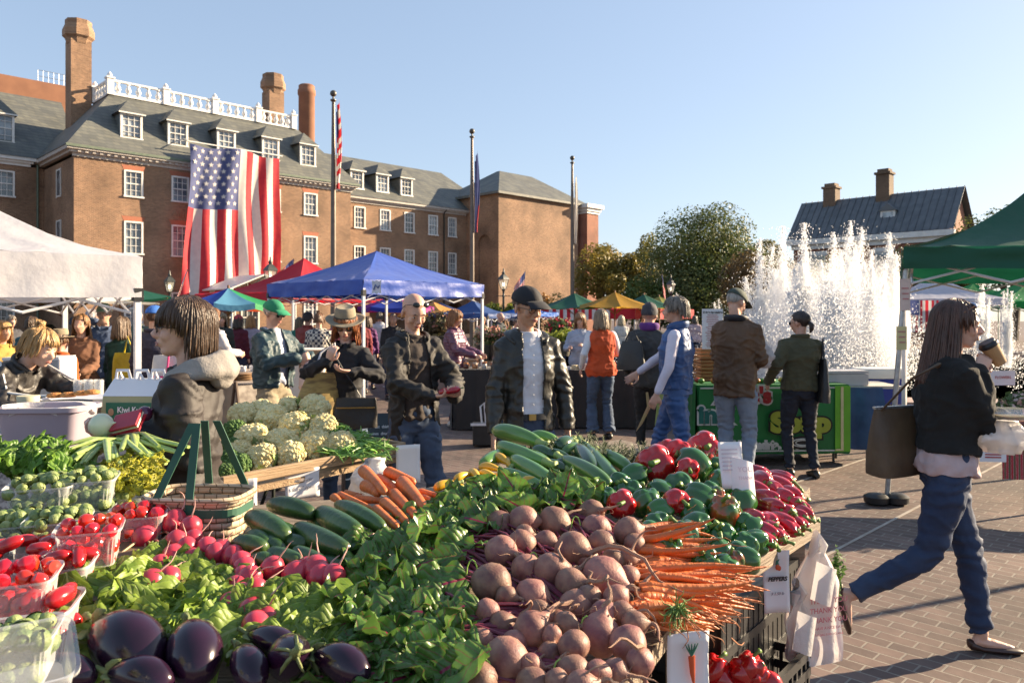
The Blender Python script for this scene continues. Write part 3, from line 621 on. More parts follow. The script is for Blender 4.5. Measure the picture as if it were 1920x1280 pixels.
def strands(n,T,seed,zend,phi0=.15,ex=1.05,w=.011,front=1.0,azr=(0,2*PI),flare=1.0,wave=.008,part=0.0,crown=(0,.03),fwd=0.0,segs=7,jit=.5,fskip=-2):
    """tapered hair locks flowing from the crown over the skull, then hanging down to zend (head frame)"""
    q=rng(seed); mb=MB(); rx,ry,rz=.082*ex,.108*ex,.094*ex; c0=V((0,.012,.03))
    for i in range(n):
        az=q.uniform(*azr)
        if math.cos(az)<fskip: continue; # 0 = back(+y)
        fz=math.cos(az) # 1 back, -1 front
        ph_end=zend if callable(zend) is False else zend(az)
        ze=ph_end+q.gauss(0,.012)*jit*2
        p0=q.uniform(.05,.95); pts=[];rad=[]
        sx,sy=math.sin(az),math.cos(az); ph=phi0*q.uniform(.3,1.2)+p0*.6; k=0; off=q.uniform(-.004,.006)
        hang=None; a_=az+q.gauss(0,.12)
        for s_ in range(24):
            if hang is None:
                a2=a_+wave*12*math.sin(ph*3+i)
                p=c0+V(((rx+off)*math.sin(ph)*math.sin(a2)*1.0,(ry+off)*math.sin(ph)*math.cos(a2),(rz+off)*math.cos(ph)))
                ph+=.24
                if ph>PI*.52 : hang=p.copy()
            else:
                hang=hang+V((math.sin(a_)*.004*flare+q.gauss(0,wave*.4),math.cos(a_)*.004*flare+fwd,-.03)); p=hang.copy()
            pts.append(p)
            if p.z<ze: break
        if len(pts)<3: continue
        m_=len(pts); rad=[w*(.55+.45*math.sin(PI*min(1,(j+1)/m_*1.0)*.8))*(1 if j<m_-1 else .35) for j in range(m_)]
        mb.tube([T@p for p in pts],rad,5,flat=.45,up=None)
    return mb
def hair_cap(T,hl,ex=1.0,nu=26,nv=18,rough=.004,seed=0,low=-.06,puff=1.0):
    """skull-hugging shell; hl(az) gives how far down (head-frame z) hair reaches; az 0=back, pi=front"""
    mb=MB(); c0=V((0,.014,.034)); rx,ry,rz=.080*ex,.104*ex,.090*ex*puff
    def fn(u,v):
        az=2*PI*u; zt=hl(az); ct=max(-.999,min(.98,(zt-c0.z)/rz)); pm=math.acos(ct); ph=pm*v
        p=V((math.sin(ph)*math.sin(az)*rx,math.sin(ph)*math.cos(az)*ry,math.cos(ph)*rz))
        k=1+rough/.09*noise.noise(V((az*3,ph*2,seed)))*2
        return T@(c0+p*k)
    mb.grid(fn,nu,nv)
    return mb
def hairline(front=.062,side=-.005,back=-.065):
    def f(az):
        c=math.cos(az) # 1 back, -1 front
        if c<-.55: return front
        if c<-.15: t=(c+.55)/.4; return front*(1-t)+side*t
        if c<.35: return side
        t=min(1,(c-.35)/.3); return side*(1-t)+back*t
    return f
def hairm(c,rough=.42): return mat('hair_%02x%02x%02x'%tuple(int(x*255) for x in c),tuple(min(1,x*1.15) for x in c),tuple(x*.55 for x in c),rough,scale=50,st=(1,1,.18),bump=.7,bscale=110,lo=.35,hi=.65,bdist=.01)
def person(label,loc,rz=0,h=1.75,b=1.0,yaw=0,pitch=0,lean=0,tw=0,top=None,bot=None,hL=None,hR=None,pL=(.35,.8,-.3),pR=(-.35,.8,-.3),fL=(.11,0,0),fR=(-.11,0,0),kL=(.1,-1,0),kR=(-.1,-1,0),
           toeL=0,toeR=0,liftL=0,liftR=0,hair='short',hc=(.10,.06,.035),hat=None,sk=SK,fem=False,near=False,shoe=(.03,.025,.02),cL=.35,cR=.35,nL=None,nR=None,dL=None,dR=None,extra=None,glasses=None,
           group=None,roll=0,vox=None,seed=1,feet=True,beard=None,skinlegs=False,spL=0,spR=0,hipdrop=0,headfwd=0):
    """faces -Y locally. top: dict(c,len,cut,col,b,sleeve); bot: dict(c,flare)"""
    t=thing('person',label,'person',loc,rz,group); s=h/1.75; vb=vox or (.0062 if near else .012); vc=vox or (.010 if near else .016)
    Lm=M.Translation((0,0,.95*s-hipdrop))@M.Rotation(lean,4,'X')@M.Translation((0,0,-.95*s))
    def U(p): # upper body transform, smooth from hips
        p=V(p)*1.0; k=max(0,min(1,(p.z-.88*s)/(.25*s))); 
        return M.Translation((0,0,.95*s-hipdrop))@M.Rotation(lean*k,4,'X')@M.Rotation(tw*k,4,'Z')@M.Translation((0,0,-.95*s))@p
    sh=.158*b*(.92 if fem else 1)*s; shz=1.405*s
    SL,SR=U((sh,0.01*s,shz)),U((-sh,0.01*s,shz))
    hL=V(hL)*1 if hL else SL+V((.07,-.05,-.54*s)); hR=V(hR)*1 if hR else SR+V((-.07,-.05,-.54*s))
    EL,HL=ik(SL,hL,.285*s,.262*s,pL); ER,HR=ik(SR,hR,.285*s,.262*s,pR)
    JL,JR=V((.088*s,0,.90*s-hipdrop)),V((-.088*s,0,.90*s-hipdrop))
    AL=V((fL[0],fL[1],fL[2]+.085*s)); AR=V((fR[0],fR[1],fR[2]+.085*s))
    KL,AL=ik(JL,AL,.425*s,.415*s,kL); KR,AR=ik(JR,AR,.425*s,.415*s,kR)
    nb=U((0,.012*s,1.47*s)); hd=U((0,(-.012-headfwd)*s,1.635*s)); T=head_frame(nb,hd,yaw,pitch,roll)@M.Scale(s*1.0,4)
    Rm=T.to_3x3()
    # ---- body (one continuous surface)
    mb=MB()
    def torso(mb,tab,ex=0,n=20):
        rings=[]
        for z,w,d,yo in tab:
            c=U((0,yo*s,z*s)); k=max(0,min(1,(z-.88)/.25)); Rr=M.Rotation(lean*k,3,'X')@M.Rotation(tw*k,3,'Z')
            rings.append((c,Rr@V(((w*b+ex)*s,0,0)),Rr@V((0,(d*b+ex)*s,0))))
        mb.loft(rings,n,e=.85)
    tabm=[(.86,.150,.10,0),(.95,.160,.112,.0),(1.08,.140 if not fem else .118,.098,.0),(1.18,.150 if not fem else .125,.105,0),(1.28,.165 if not fem else .142,.115 if not fem else .125,0),(1.38,.172 if not fem else .15,.105,.01),(1.435,.13,.080,.012),(1.475,.06,.055,.012)]
    if fem: tabm[0]=(.86,.16,.11,0); tabm[1]=(.95,.168,.12,.005)
    torso(mb,tabm,-.020)
    mb.tube([U((0,.02*s,1.40*s)),nb,T@V((0,.02,-.05)),T@V((0,.022,-.01))],[.066*s,.052*s*b**.5,.048*s*b**.5,.05*s],14)
    head_mb(mb,T,fem)
    for (S_,E_,H_) in ((SL,EL,HL),(SR,ER,HR)): mb.tube([S_,S_.lerp(E_,.5),E_,E_.lerp(H_,.35),H_],[.044*s,.037*s,.029*s,.029*s,.023*s],10,round_=True)
    for J,K,A in ((JL,KL,AL),(JR,KR,AR)): mb.tube([J,J.lerp(K,.5),K,K.lerp(A,.35),A],[.070*s,.060*s,.043*s,.042*s,.032*s],10,round_=True)
    for A,toe,lf in ((AL,toeL,liftL),(AR,toeR,liftR)):
        Rf=M.Rotation(toe,3,'Z')@M.Rotation(lf,3,'X'); mb.tube([A,A+Rf@V((0,.03,-.03))*s,A+Rf@V((0,-.05,-.045))*s,A+Rf@V((0,-.14,-.062))*s],[.032*s,.03*s,.028*s,.018*s],8,round_=True)
    for W_,E_,nn,dd,cu,sd,sp in ((HL,EL,nL,dL,cL,1,spL),(HR,ER,nR,dR,cR,-1,spR)):
        d=V(dd) if dd else (W_-E_).normalized(); n_=V(nn) if nn else V((-sd*.9,-.1,-.1)); hand(mb,W_,d,n_,sd,cu,s*(.93 if fem else 1.02),sp)
    body=remesh(mb,'body',skinmat(sk),t,vb,1)
    # face details
    def fe(name,cs,r,m,rot=None):
        q=MB()
        for c in cs: q.ell(T@V(c),tuple(x*s for x in r),Rm.normalized()@rot if rot else Rm.normalized(),10,8)
        return q.build(name,m,t)
    if near:
        for s_ in (-1,1):
            fe('eye',[(s_*.031,-.0775,-.001)],(.0120,.0090,.0068),mat('eye_white',(.5,.48,.45),None,.3)); fe('iris',[(s_*.031,-.0835,-.001)],(.0056,.0035,.0056),mat('iris',(.04,.025,.015),None,.2))
            q=MB(); q.tube([T@V((s_*x,y,z)) for x,y,z in ((.014,-.090,.019),(.030,-.089,.0245),(.046,-.078,.019))],[.0045*s,.0055*s,.0025*s],6,flat=.6); q.build('eyebrow',hairm(hc),t)
        q=MB(); q.tube([T@V(p) for p in ((-.022,-.088,-.062),(-.010,-.0965,-.0575),(0,-.0975,-.0585),(.010,-.0965,-.0575),(.022,-.088,-.062))],[.002*s,.0048*s,.0045*s,.0048*s,.002*s],6); q.tube([T@V(p) for p in ((-.018,-.089,-.0655),(0,-.0965,-.068),(.018,-.089,-.0655))],[.002*s,.0052*s,.002*s],6); q.build('lips',mat('lips',(sk[0]*.68,sk[1]*.42,sk[2]*.45),None,.4),t)
    elif feet is not None:
        fe('eyes',[(-.03,-.080,.0),(.03,-.080,.0)],(.012,.006,.005),mat('eye_shadow',(.08,.05,.04),None,.6))
    if glasses:
        q=MB(); dk=glasses=='sun'
        for s_ in (-1,1):
            c=[T@V((s_*.033+.023*math.cos(a)*1.0,-.094+abs(math.cos(a))*.002,-.002+.017*math.sin(a))) for a in [k*PI/6 for k in range(13)]]
            q.tube(c,.0018*s,5); q.tube([T@V((s_*.056,-.09,.004)),T@V((s_*.078,-.03,.004)),T@V((s_*.08,.01,.0))],.0018*s,5)
            if dk: q.add([T@V((s_*.033,-.0935,-.002))]+c[:12],[(0,k+1,(k+1)%12+1) for k in range(12)])
        q.tube([T@V((-.011,-.097,.0)),T@V((.011,-.097,.0))],.002*s,5); q.build('glasses',mat('eyewear',(.02,.02,.02),None,.2),t)
    # ---- trousers
    bot=bot or {}
    if bot:
        c=bot.get('c',(.03,.04,.08)); fl=bot.get('flare',.0); wd=bot.get('w',1.0); cropz=bot.get('crop',0)
        mb=MB(); rings=[]
        for z,w,d,yo in ((.83,.150,.095,.0),(.90,.168,.118,.005),(.97,.165,.115,0),(1.03,.152,.104,0)):
            rings.append((U((0,yo*s,z*s)) if z>.88 else V((0,yo*s,z*s-hipdrop)),V(((w*b-.002)*s,0,0)),V((0,(d*b-.002)*s,0))))
        mb.loft(rings,20,e=.85)
        for J,K,A in ((JL,KL,AL),(JR,KR,AR)):
            A2=K.lerp(A,.97-cropz); m1=K.lerp(A2,.5)
            mb.tube([J+V((0,0,.05*s)),J.lerp(K,.25),J.lerp(K,.6),K,K.lerp(A2,.3),K.lerp(A2,.7),A2],[.088*s*b,.093*s*b*wd,.075*s*b*wd,.062*s*wd,.061*s*wd+fl*.3,.052*s*wd+fl*.7,.050*s*wd+fl],14,round_=False)
        def dsp(p): 
            q1=noise.noise(V((p.x*6+p.z*5+seed,p.y*6,p.z*8-p.x*5))); a=.006*math.exp(-(q1/.11)**2)-.002+.006*noise.noise(V((p.x*9+seed,p.y*9,p.z*16)))+.004*noise.noise(V((p.x*20,p.y*20+seed,p.z*34)))
            k=math.exp(-((p.z-.5*s)/.10)**2)+1.4*math.exp(-((p.z-.10)/.10)**2)+.8*math.exp(-((p.z-.84*s)/.06)**2)
            return a+.0065*k*math.sin(p.z*95+noise.noise(p*11)*5)
        remesh(mb,'trousers',bot.get('m') or cloth(c,.3),t,vc,1,dsp)
    if feet:
        for A,toe,lf in ((AL,toeL,liftL),(AR,toeR,liftR)):
            Rf=M.Rotation(toe,3,'Z')@M.Rotation(lf,3,'X'); q=MB(); P=lambda x,y,z: A+Rf@(V((x,y,z))*s)
            if fem=='flats':
                q.loft([(P(0,.065,-.045),Rf@V((.012,0,0)),Rf@V((0,0,.018))),(P(0,.05,-.052),Rf@V((.030,0,0)),Rf@V((0,0,.026))),(P(0,0,-.066),Rf@V((.033,0,0)),Rf@V((0,0,.014))),(P(0,-.08,-.066),Rf@V((.040,0,0)),Rf@V((0,0,.014))),(P(0,-.15,-.068),Rf@V((.036,0,0)),Rf@V((0,0,.017))),(P(0,-.185,-.072),Rf@V((.016,0,0)),Rf@V((0,0,.010)))],14)
            else:
                q.loft([(P(0,.075,-.055),Rf@V((.020,0,0)),Rf@V((0,0,.024))),(P(0,.055,-.045),Rf@V((.036,0,0)),Rf@V((0,0,.038))),(P(0,0,-.035),Rf@V((.040,0,0)),Rf@V((0,0,.048))),(P(0,-.07,-.052),Rf@V((.045,0,0)),Rf@V((0,0,.032))),(P(0,-.15,-.062),Rf@V((.046,0,0)),Rf@V((0,0,.022))),(P(0,-.20,-.066),Rf@V((.025,0,0)),Rf@V((0,0,.014)))],14)
            q.build('shoe',mat('shoe_%02x'%int(shoe[0]*255),shoe,tuple(x*.8 for x in shoe),.4,scale=10),t)
    # ---- upper garments
    def upper(name,g,ex):
        c=g['c']; ln=g.get('len',.86); flr=g.get('flare',.0); sl=g.get('sleeve',1.0); n_=g.get('n',1)
        tab=[r for r in tabm if r[0]>ln+.03 and r[0]<1.46]; 
        base=[(ln,.158+flr,.112+flr*.8,0)]
        mb=MB(); tab2=base+[(z,max(w,.145 if z<1.15 and not fem else w)+g.get('loose',.0)*(1 if z<1.35 else .3),d+g.get('loose',0)*.7*(1 if z<1.35 else .3),y) for z,w,d,y in tab]+[(1.455,.095,.075,.012),(1.49,.066,.064,.010)]
        torso(mb,tab2,ex+.004)
        if sl:
            for (S_,E_,H_) in ((SL,EL,HL),(SR,ER,HR)):
                mb.tube([U((0,.012*s,1.44*s)),U((0,.012*s,1.45*s)).lerp(S_,.55),S_],[.056*s,.058*s,.060*s],12,round_=True)
                e=S_.lerp(E_,.5); pts=[S_+(S_-U((0,0,1.36*s))).normalized()*-.03,S_,e,E_,E_.lerp(H_,.5),E_.lerp(H_,.96)]; rad=[.056*s,.060*s,.052*s,.047*s,.042*s,.037*s]
                if sl<1: 
                    if sl<.5: pts=pts[:3]; rad=rad[:3]
                    else: pts=pts[:4]; rad=rad[:4]
                k=g.get('sw',1.0); mb.tube(pts,[r*k*(b**.4)+ex*.8 for r in rad],14,round_=True)
        w_=g.get('wr',1.0); fq=g.get('quilt',0)
        def dsp(p):
            a=.010*w_*noise.noise(V((p.x*7+seed,p.y*7,p.z*4)))-.011*w_*(.5-abs(noise.noise(V((p.x*6+p.z*3,p.y*6+seed,p.z*5-p.x*2)))))**4*4+.006*w_*noise.noise(V((p.x*17,p.y*17+seed,p.z*13)))
            q1=noise.noise(V((p.x*4+p.z*5+seed,p.y*4,p.z*6-p.x*4))); q2=noise.noise(V((p.x*9-p.z*7,p.y*8+seed,p.z*11+p.x*5))); a+=w_*(.009*math.exp(-(q1/.10)**2)+.005*math.exp(-(q2/.12)**2))-.004*w_
            for E_ in (EL,ER):
                dd=(p-E_).length; 
                if dd<.16: a+=.007*w_*(1-dd/.16)*math.sin((p-E_).dot(V((.3,.5,1)))*110+noise.noise(p*9)*4)
            if p.z<(ln+.2)*s: a+=.004*w_*math.sin(math.atan2(p.y,p.x)*9+seed+noise.noise(p*5)*2)
            if fq: a+=.007*abs(math.sin(p.z*PI/.045))-.003
            return a
        cut=None
        if g.get('open'):
            o0,o1=g['open']  # half width at neck and hem
            ym=min(EL.y,ER.y)
            def cut(p,o0=o0,o1=o1):
                k=max(0,min(1,(1.46*s-p.z)/((1.46-ln)*s))); q=o0+(o1-o0)*k
                return (p.y<.02*s and p.y>-.24*b and abs(p.x-g.get('ox',0))<q) or p.z<(ln+.008)*s
        o=remesh(mb,name,g.get('m') or cloth(c,g.get('bump',.3),g.get('rough',.85)),t,vc,5,dsp,cut)
        if g.get('col'):
            q=MB(); cc=g['col']; N_=26; hh=cc.get('h',.05); rr_=cc.get('r',.072); op=cc.get('open',.5)
            def cf(u,v):
                a=-PI/2+op+(2*PI-2*op)*u; r_=rr_+(.018+cc.get('fl',0))*math.sin(PI*min(1,v*1.3))+.010*v; drop=-.045*(abs(u-.5)*2)**3*cc.get('drop',1)
                z=1.465+hh*math.sin(PI*v*.62)+drop-(.03*max(0,v-.8)*5*cc.get('fold',0))
                return U((r_*math.cos(a)*s*b**.3,(.012+r_*.95*math.sin(a)*1.0)*s,z*s))
            q.grid(cf,N_,7); ob=q.build('collar',cc.get('m') or g.get('m') or cloth(cc.get('c',c)),t,smooth=180)
            sd=ob.modifiers.new('thick','SOLIDIFY'); sd.thickness=.007; sd.offset=0
        return o
    if top:
        for i,g in enumerate(top): upper(g.get('name','jacket' if i==len(top)-1 else 'shirt'),g,g.get('ex',.008+.010*i))
    # ---- hair, hats
    HM=hairm(hc)
    nst=1.0 if near else .45
    def put(mb,name='hair',m=None): return mb.build(name,m or HM,t,smooth=180)
    def both(cap,st): cap.merge(st); put(cap)
    if hair=='short' and hat and hat[0]=='cap': put(hair_cap(T,hairline(.03,.005,-.05),1.035,rough=.005,seed=seed))
    elif hair=='short': both(hair_cap(T,hairline(.075,.005,-.045),1.05,rough=.005,seed=seed),strands(int(420*nst),T,seed,lambda a:(.062 if math.cos(a)<-.5 else (.0 if abs(math.cos(a))<.5 else -.05)),ex=1.06,w=.0045,wave=.006))
    elif hair=='crop': put(hair_cap(T,hairline(.078,.012,-.03),1.018,rough=.002,seed=seed))
    elif hair=='mop': both(hair_cap(T,hairline(.045,.01,-.075),1.03,rough=.006,seed=seed,puff=1.08),strands(int(1300*nst),T,seed,lambda a:(.035 if math.cos(a)<-.6 else (.042 if math.cos(a)<-.2 else (.0 if math.cos(a)<.15 else -.085))),ex=1.05,w=.0034,wave=.003,flare=.2))
    elif hair=='bob': both(hair_cap(T,hairline(.06,-.04,-.08),1.04,rough=.006,seed=seed),strands(int(650*nst),T,seed,lambda a:(.05 if math.cos(a)<-.62 else (-.02 if math.cos(a)<-.3 else -.13)),ex=1.06,w=.006,wave=.005,flare=.8))
    elif hair=='long': both(hair_cap(T,hairline(.062,.01,-.09),1.03,rough=.005,seed=seed),strands(int(1300*nst),T,seed,lambda a:(.060 if math.cos(a)<-.55 else (.015 if math.cos(a)<.02 else -.30)),fskip=-.62,ex=1.05,w=.0040,wave=.003,flare=.9))
    elif hair=='bun':
        c_=hair_cap(T,hairline(.06,-.0,-.05),1.06,rough=.008,seed=seed); c_.merge(strands(int(160*nst),T,seed,lambda a:(.06 if math.cos(a)<-.5 else -.03),ex=1.07,w=.009))
        q=rng(seed)
        for k in range(26):
            a=q.random()*6.28; r_=q.uniform(.012,.032); bc=V((0,.055,.135)); c_.tube([T@(bc+V((r_*math.cos(a+d_)*1.0,r_*.8*math.sin(a+d_),.028*math.sin(k+d_*1.3)))) for d_ in (0,.6,1.2,1.8,2.4)],[.004,.009,.010,.009,.003],5)
        put(c_)
    elif hair=='pony':
        c_=hair_cap(T,hairline(.065,-.0,-.06),1.04,rough=.003,seed=seed); c_.tube([T@V(p) for p in ((0,.115,-.01),(0,.14,-.035),(0,.135,-.08),(0,.12,-.11))],[.02,.026,.022,.008],10,round_=True); put(c_)
    if hat:
        kind,hcc=hat[0],hat[1]; hm=cloth(hcc,.15,.8) if hcc else None
        if kind=='cap':
            c_=hair_cap(T,lambda a:.032+.012*math.cos(a),1.08,rough=.0015,seed=seed,puff=.97)
            def br(u,v): 
                a=(u-.5)*1.9; r_=.10+.072*v*(math.cos(a)**.5); x=.085*math.sin(a)*(1+.12*v); y=-.012-.085*math.cos(a)**.6-.088*v*math.cos(a)**.7
                return T@V((x,y,.045-.022*v+.012*math.cos(a*1.5)-.01*v*v))
            c_.grid(br,14,6); ob=c_.build('cap',hm,t,smooth=60); sd=ob.modifiers.new('thick','SOLIDIFY'); sd.thickness=.004; sd.offset=0
            q=MB(); q.ell(T@V((0,.015,.126)),(.007,.007,.004)); q.build('cap_button',hm,ob)
        elif kind=='fedora':
            c_=MB(); T2=T@M.Translation((0,.005,.045))@M.Rotation(-.06,4,'X')
            c_.lathe([(.083,0),(.086,.02),(.083,.05),(.078,.085),(.066,.105),(.045,.100),(.0,.088)],26,T2@M.Diagonal((1,1.18,1,1)))
            br=MB(); br.grid(lambda u,v:T2@V(((.082+.075*v)*math.cos(2*PI*u),(.082+.072*v)*1.12*math.sin(2*PI*u),-.004+.016*v*v*abs(math.cos(2*PI*u))-.014*v*max(0,-math.sin(2*PI*u)))),30,5); c_.merge(br)
            ob=c_.build('hat',mat('felt_hat',(.30,.25,.17),(.24,.20,.14),.9,scale=20,bump=.1),t,smooth=60); sd=ob.modifiers.new('thick','SOLIDIFY'); sd.thickness=.004
            q=MB(); q.lathe([(.088,.004),(.089,.005),(.088,.034),(.086,.035)],26,T2@M.Diagonal((1,1.18,1,1))); q.build('hat_band',mat('dark_band',(.03,.025,.02),None,.6),ob)
        elif kind=='beanie':
            c_=hair_cap(T,lambda a:.03+.01*math.cos(a) if math.cos(a)<0 else .0,1.13,rough=.004,seed=seed,puff=1.1); c_.build('knit_hat',hm,t,smooth=180)
        elif kind=='scarf':
            put(hair_cap(T,hairline(.06,-.06,-.1),1.1,rough=.004,seed=seed),'headscarf',hm)
    if extra: extra(t,T,dict(s=s,U=U,HL=HL,HR=HR,SL=SL,SR=SR,EL=EL,ER=ER,Rm=Rm,torso=torso,AL=AL,AR=AR))
    return t,T,dict(HL=HL,HR=HR,SL=SL,SR=SR,EL=EL,ER=ER)
JEAN=mat('denim',(.085,.125,.205),(.04,.062,.11),.85,scale=5,bump=.3,bscale=16,lo=.3,hi=.7)
JEAND=mat('dark_denim',(.018,.035,.085),(.035,.06,.12),.8,scale=4,bump=.3,bscale=16,lo=.45,hi=.75)
JEANL=mat('pale_denim',(.26,.31,.38),(.19,.24,.32),.85,scale=5,bump=.3,bscale=16,lo=.3,hi=.7)
LEATH=mat('black_leather',(.018,.017,.014),(.030,.027,.021),.42,scale=6,bump=.35,bscale=9,spec=.5,bdist=.03)
def bagmesh(w,h,d,seed=0,taper=.1,sag=.15):
    mb=MB(); rings=[]
    for k in range(9):
        v=k/8; ww=w/2*(1-taper*v)*(1+.06*math.sin(v*PI)); dd=d/2*(1-.75*v**1.5)
        rings.append((V((0,0,h*v-(.0))),V((ww,0,0)),V((0,dd,0))))
    mb.loft(rings,24,e=.6)
    for i,p in enumerate(mb.v): 
        n=noise.noise(V(p)*9+V((seed,0,0)))*.010; mb.v[i]=(p[0]+n,p[1]+n*1.5,p[2]+ (sag*.1*noise.noise(V(p)*5)))
    return mb
WHT=mat('white_cotton',(.70,.70,.74),(.62,.62,.66),.85,scale=9,bump=.3,bscale=16)
def at(px,D): v=W(px,592,D); return (v.x,v.y,0)
def held(t,loc,T3=None): pass
# ---- shopper in dark hooded jacket (profile, facing left)
p,T,J=person('young shopper with dark mop of hair and brown hooded jacket, facing left, basket on arm',at(350,2.95),R(-82),h=1.68,b=.86,near=True,hair='mop',hc=(.075,.042,.024),yaw=R(10),pitch=R(-3),
    top=[dict(c=(.20,.19,.18),len=.98,name='hoodie',ex=.004),dict(c=(.045,.034,.030),len=.80,name='jacket',loose=.012,flare=.015,rough=.7,sw=1.12,wr=1.3,
        m=mat('brown_softshell',(.026,.019,.018),(.018,.014,.013),.65,scale=5,bump=.4,bscale=12))],
    bot=dict(c=(.04,.04,.05)),hL=(.10,-.135,1.195),hR=(-.06,-.27,1.165),pL=(.35,.7,-.9),pR=(-.5,.5,-.9),cL=.55,cR=.75,nL=(-.1,-.2,1),nR=(.2,-.1,1),dL=(.05,-1,.05),dR=(.35,-1,.12),glasses='clear',sk=SKP,seed=3)
def hood(t,T,s=1.0,m=None,lean=0):
    mb=MB()
    for k in range(3):
        pts=[];rad=[]
        for i in range(15):
            a=-PI*.38+(PI*1.76)*i/14-.0; a=-PI/2+.55+(2*PI-1.1)*i/14
            bk=max(0,math.sin(a)); r_=.088+.012*k; pts.append(V((r_*1.12*math.cos(a),.02+r_*math.sin(a)+.035*bk,1.475-.02*k+.02*bk-.05*max(0,-math.sin(a))))*s); rad.append((.018+.022*bk)*s)
        mb.tube(pts,rad,12,round_=True)
    mb.ell(V((0,.135,1.44))*s,(.095*s,.045*s,.065*s))
    remesh(mb,'hood',m,t,.008,4,lambda q: .006*noise.noise(q*16))
hood(p,T,1.70/1.75,mat('grey_fleece',(.33,.30,.27),(.27,.25,.23),.95,scale=30,bump=.2))
# ---- walking woman with coffee
def womanx(t,T,d):
    s=d['s']
    # sunglasses pushed up on the hair
    q=MB()
    for s_ in (-1,1):
        q.ell(T@V((s_*.032,-.060,.100)),(.024,.010,.018),d['Rm'].normalized()@M.Rotation(-.7,3,'X'),12,8); 
    q.build('sunglasses',mat('mirror_lens',(.35,.42,.55),(.25,.3,.4),.1,metal=.8),t)
    q=MB()
    for s_ in (-1,1): q.tube([T@V((s_*.055,-.058,.098)),T@V((s_*.085,-.01,.062)),T@V((s_*.088,.03,.02))],.003,6)
    q.build('sunglasses_arm',mat('tortoise',(.25,.11,.04),None,.3),t)
p,T,J=person('long haired woman in black fleece and jeans striding right while sipping a coffee',at(1772,3.72),R(80),h=1.69,b=1.0,fem='flats',near=True,hair='long',hc=(.085,.042,.030),yaw=R(-12),pitch=R(4),lean=R(4),
    top=[dict(c=(.55,.42,.42),len=.90,name='shirt',ex=.014,sleeve=0,flare=.012),dict(c=(.012,.012,.012),len=1.005,name='fleece',loose=.016,flare=.012,rough=.95,sw=1.0,wr=1.0)],
    bot=dict(m=JEAND,w=1.08),hL=(.10,-.30,1.12),hR=(-.08,-.11,1.355),pL=(.6,.3,-.9),pR=(-.35,.2,-.95),cL=.75,cR=.8,dR=(.15,-.55,.85),nR=(.95,-.2,.15),dL=(-.2,-1,0),nL=(-.2,.0,1),
    fL=(.02,-.17,.0),fR=(-.02,.43,.17),kL=(0,-1,0),kR=(0,-1,-.2),liftR=R(72),liftL=R(0),sk=SKP,seed=5,shoe=(.06,.028,.02),extra=womanx)
WOM=p; WJ=J
def child_in_world(o): return o
TW=M.Translation(V(p.location))@M.Rotation(p.rotation_euler.z,4,'Z')
# coffee cup (held: own thing)
c=TW@(J['HR']+V((.035,-.090,.085))); t=thing('coffee_cup','kraft paper coffee cup with black lid held at the walking woman\'s mouth','cup',c)
tl=M.Rotation(R(-34),4,'Y')
q=MB(); q.lathe([(.027,-.055),(.028,-.054),(.040,.045),(.041,.046)],20,tl); q.build('cup_body',mat('kraft_paper',(.46,.31,.16),(.38,.25,.13),.7,scale=10),t)
q=MB(); q.lathe([(.0435,.043),(.045,.046),(.044,.056),(.039,.060),(.037,.068),(.030,.069),(.001,.064)],20,tl); q.build('cup_lid',BLACKP,t)
# shoulder bag
c=TW@V((.08,.19,.84)); t=thing('shoulder_bag','olive brown slouchy shoulder bag hanging behind the walking woman','bag',c,R(20))
BAGM=mat('olive_leather',(.105,.068,.036),(.075,.048,.028),.6,scale=6,bump=.5,bscale=12)
q=bagmesh(.33,.32,.17,3,taper=.12); q.build('bag_body',BAGM,t)
q=MB(); q.tube([(-.12,0,.30),(-.06,-.14,.48),(0,-.24,.555),(.07,-.14,.48),(.12,0,.30)],.012,8,flat=.5); q.build('strap',BAGM,t)
q=MB(); q.bb(-.15,.15,-.012,.012,.322,.332); q.build('zip',GALV,t,smooth=0)
# ---- man in leather jacket and black cap
def lj(t,T,d):
    q=MB(); q.loft([(V((0,0,.985)),V((.168,0,0)),V((0,.122,0))),(V((0,0,1.02)),V((.165,0,0)),V((0,.119,0)))],24,e=.85); q.build('belt',BLACKP,t)
    q=MB(); q.bb(-.022,.022,-.135,-.124,.984,1.022); q.build('belt_buckle',mat('brass',(.5,.38,.15),None,.3,metal=1),t,smooth=0)
    q=MB()
    for k in range(6): q.ell(V((.004,-.137+.004*k*0,1.08+.06*k)),(.005,.003,.005))
    q.build('button',WHITE,t)
p,T,J=person('man in open black leather jacket, white shirt and black cap standing behind the zucchini',at(988,4.8),R(14),h=1.79,b=.88,near=True,hair='crop',hc=(.05,.045,.04),hat=('cap',(.012,.012,.016)),pitch=R(12),yaw=R(22),
    top=[dict(m=WHT,c=(.7,.7,.7),len=.96,ex=.006,sleeve=0,col=dict(r=.062,h=.045,open=.55,m=WHT,fl=.008,drop=1.2),wr=.7),dict(m=LEATH,c=(0,0,0),len=.885,loose=.008,flare=.016,sw=.98,wr=.95,open=(.060,.070),ox=.012,col=dict(r=.092,h=.035,open=.8,fl=.03,drop=1.6))],
    bot=dict(m=JEAN),glasses='clear',sk=SKT,seed=7,cR=.3,cL=.3,hL=(.25,-.05,.90),hR=(-.24,-.12,.90),pL=(.9,.5,0),pR=(-.9,.6,0),extra=lj)
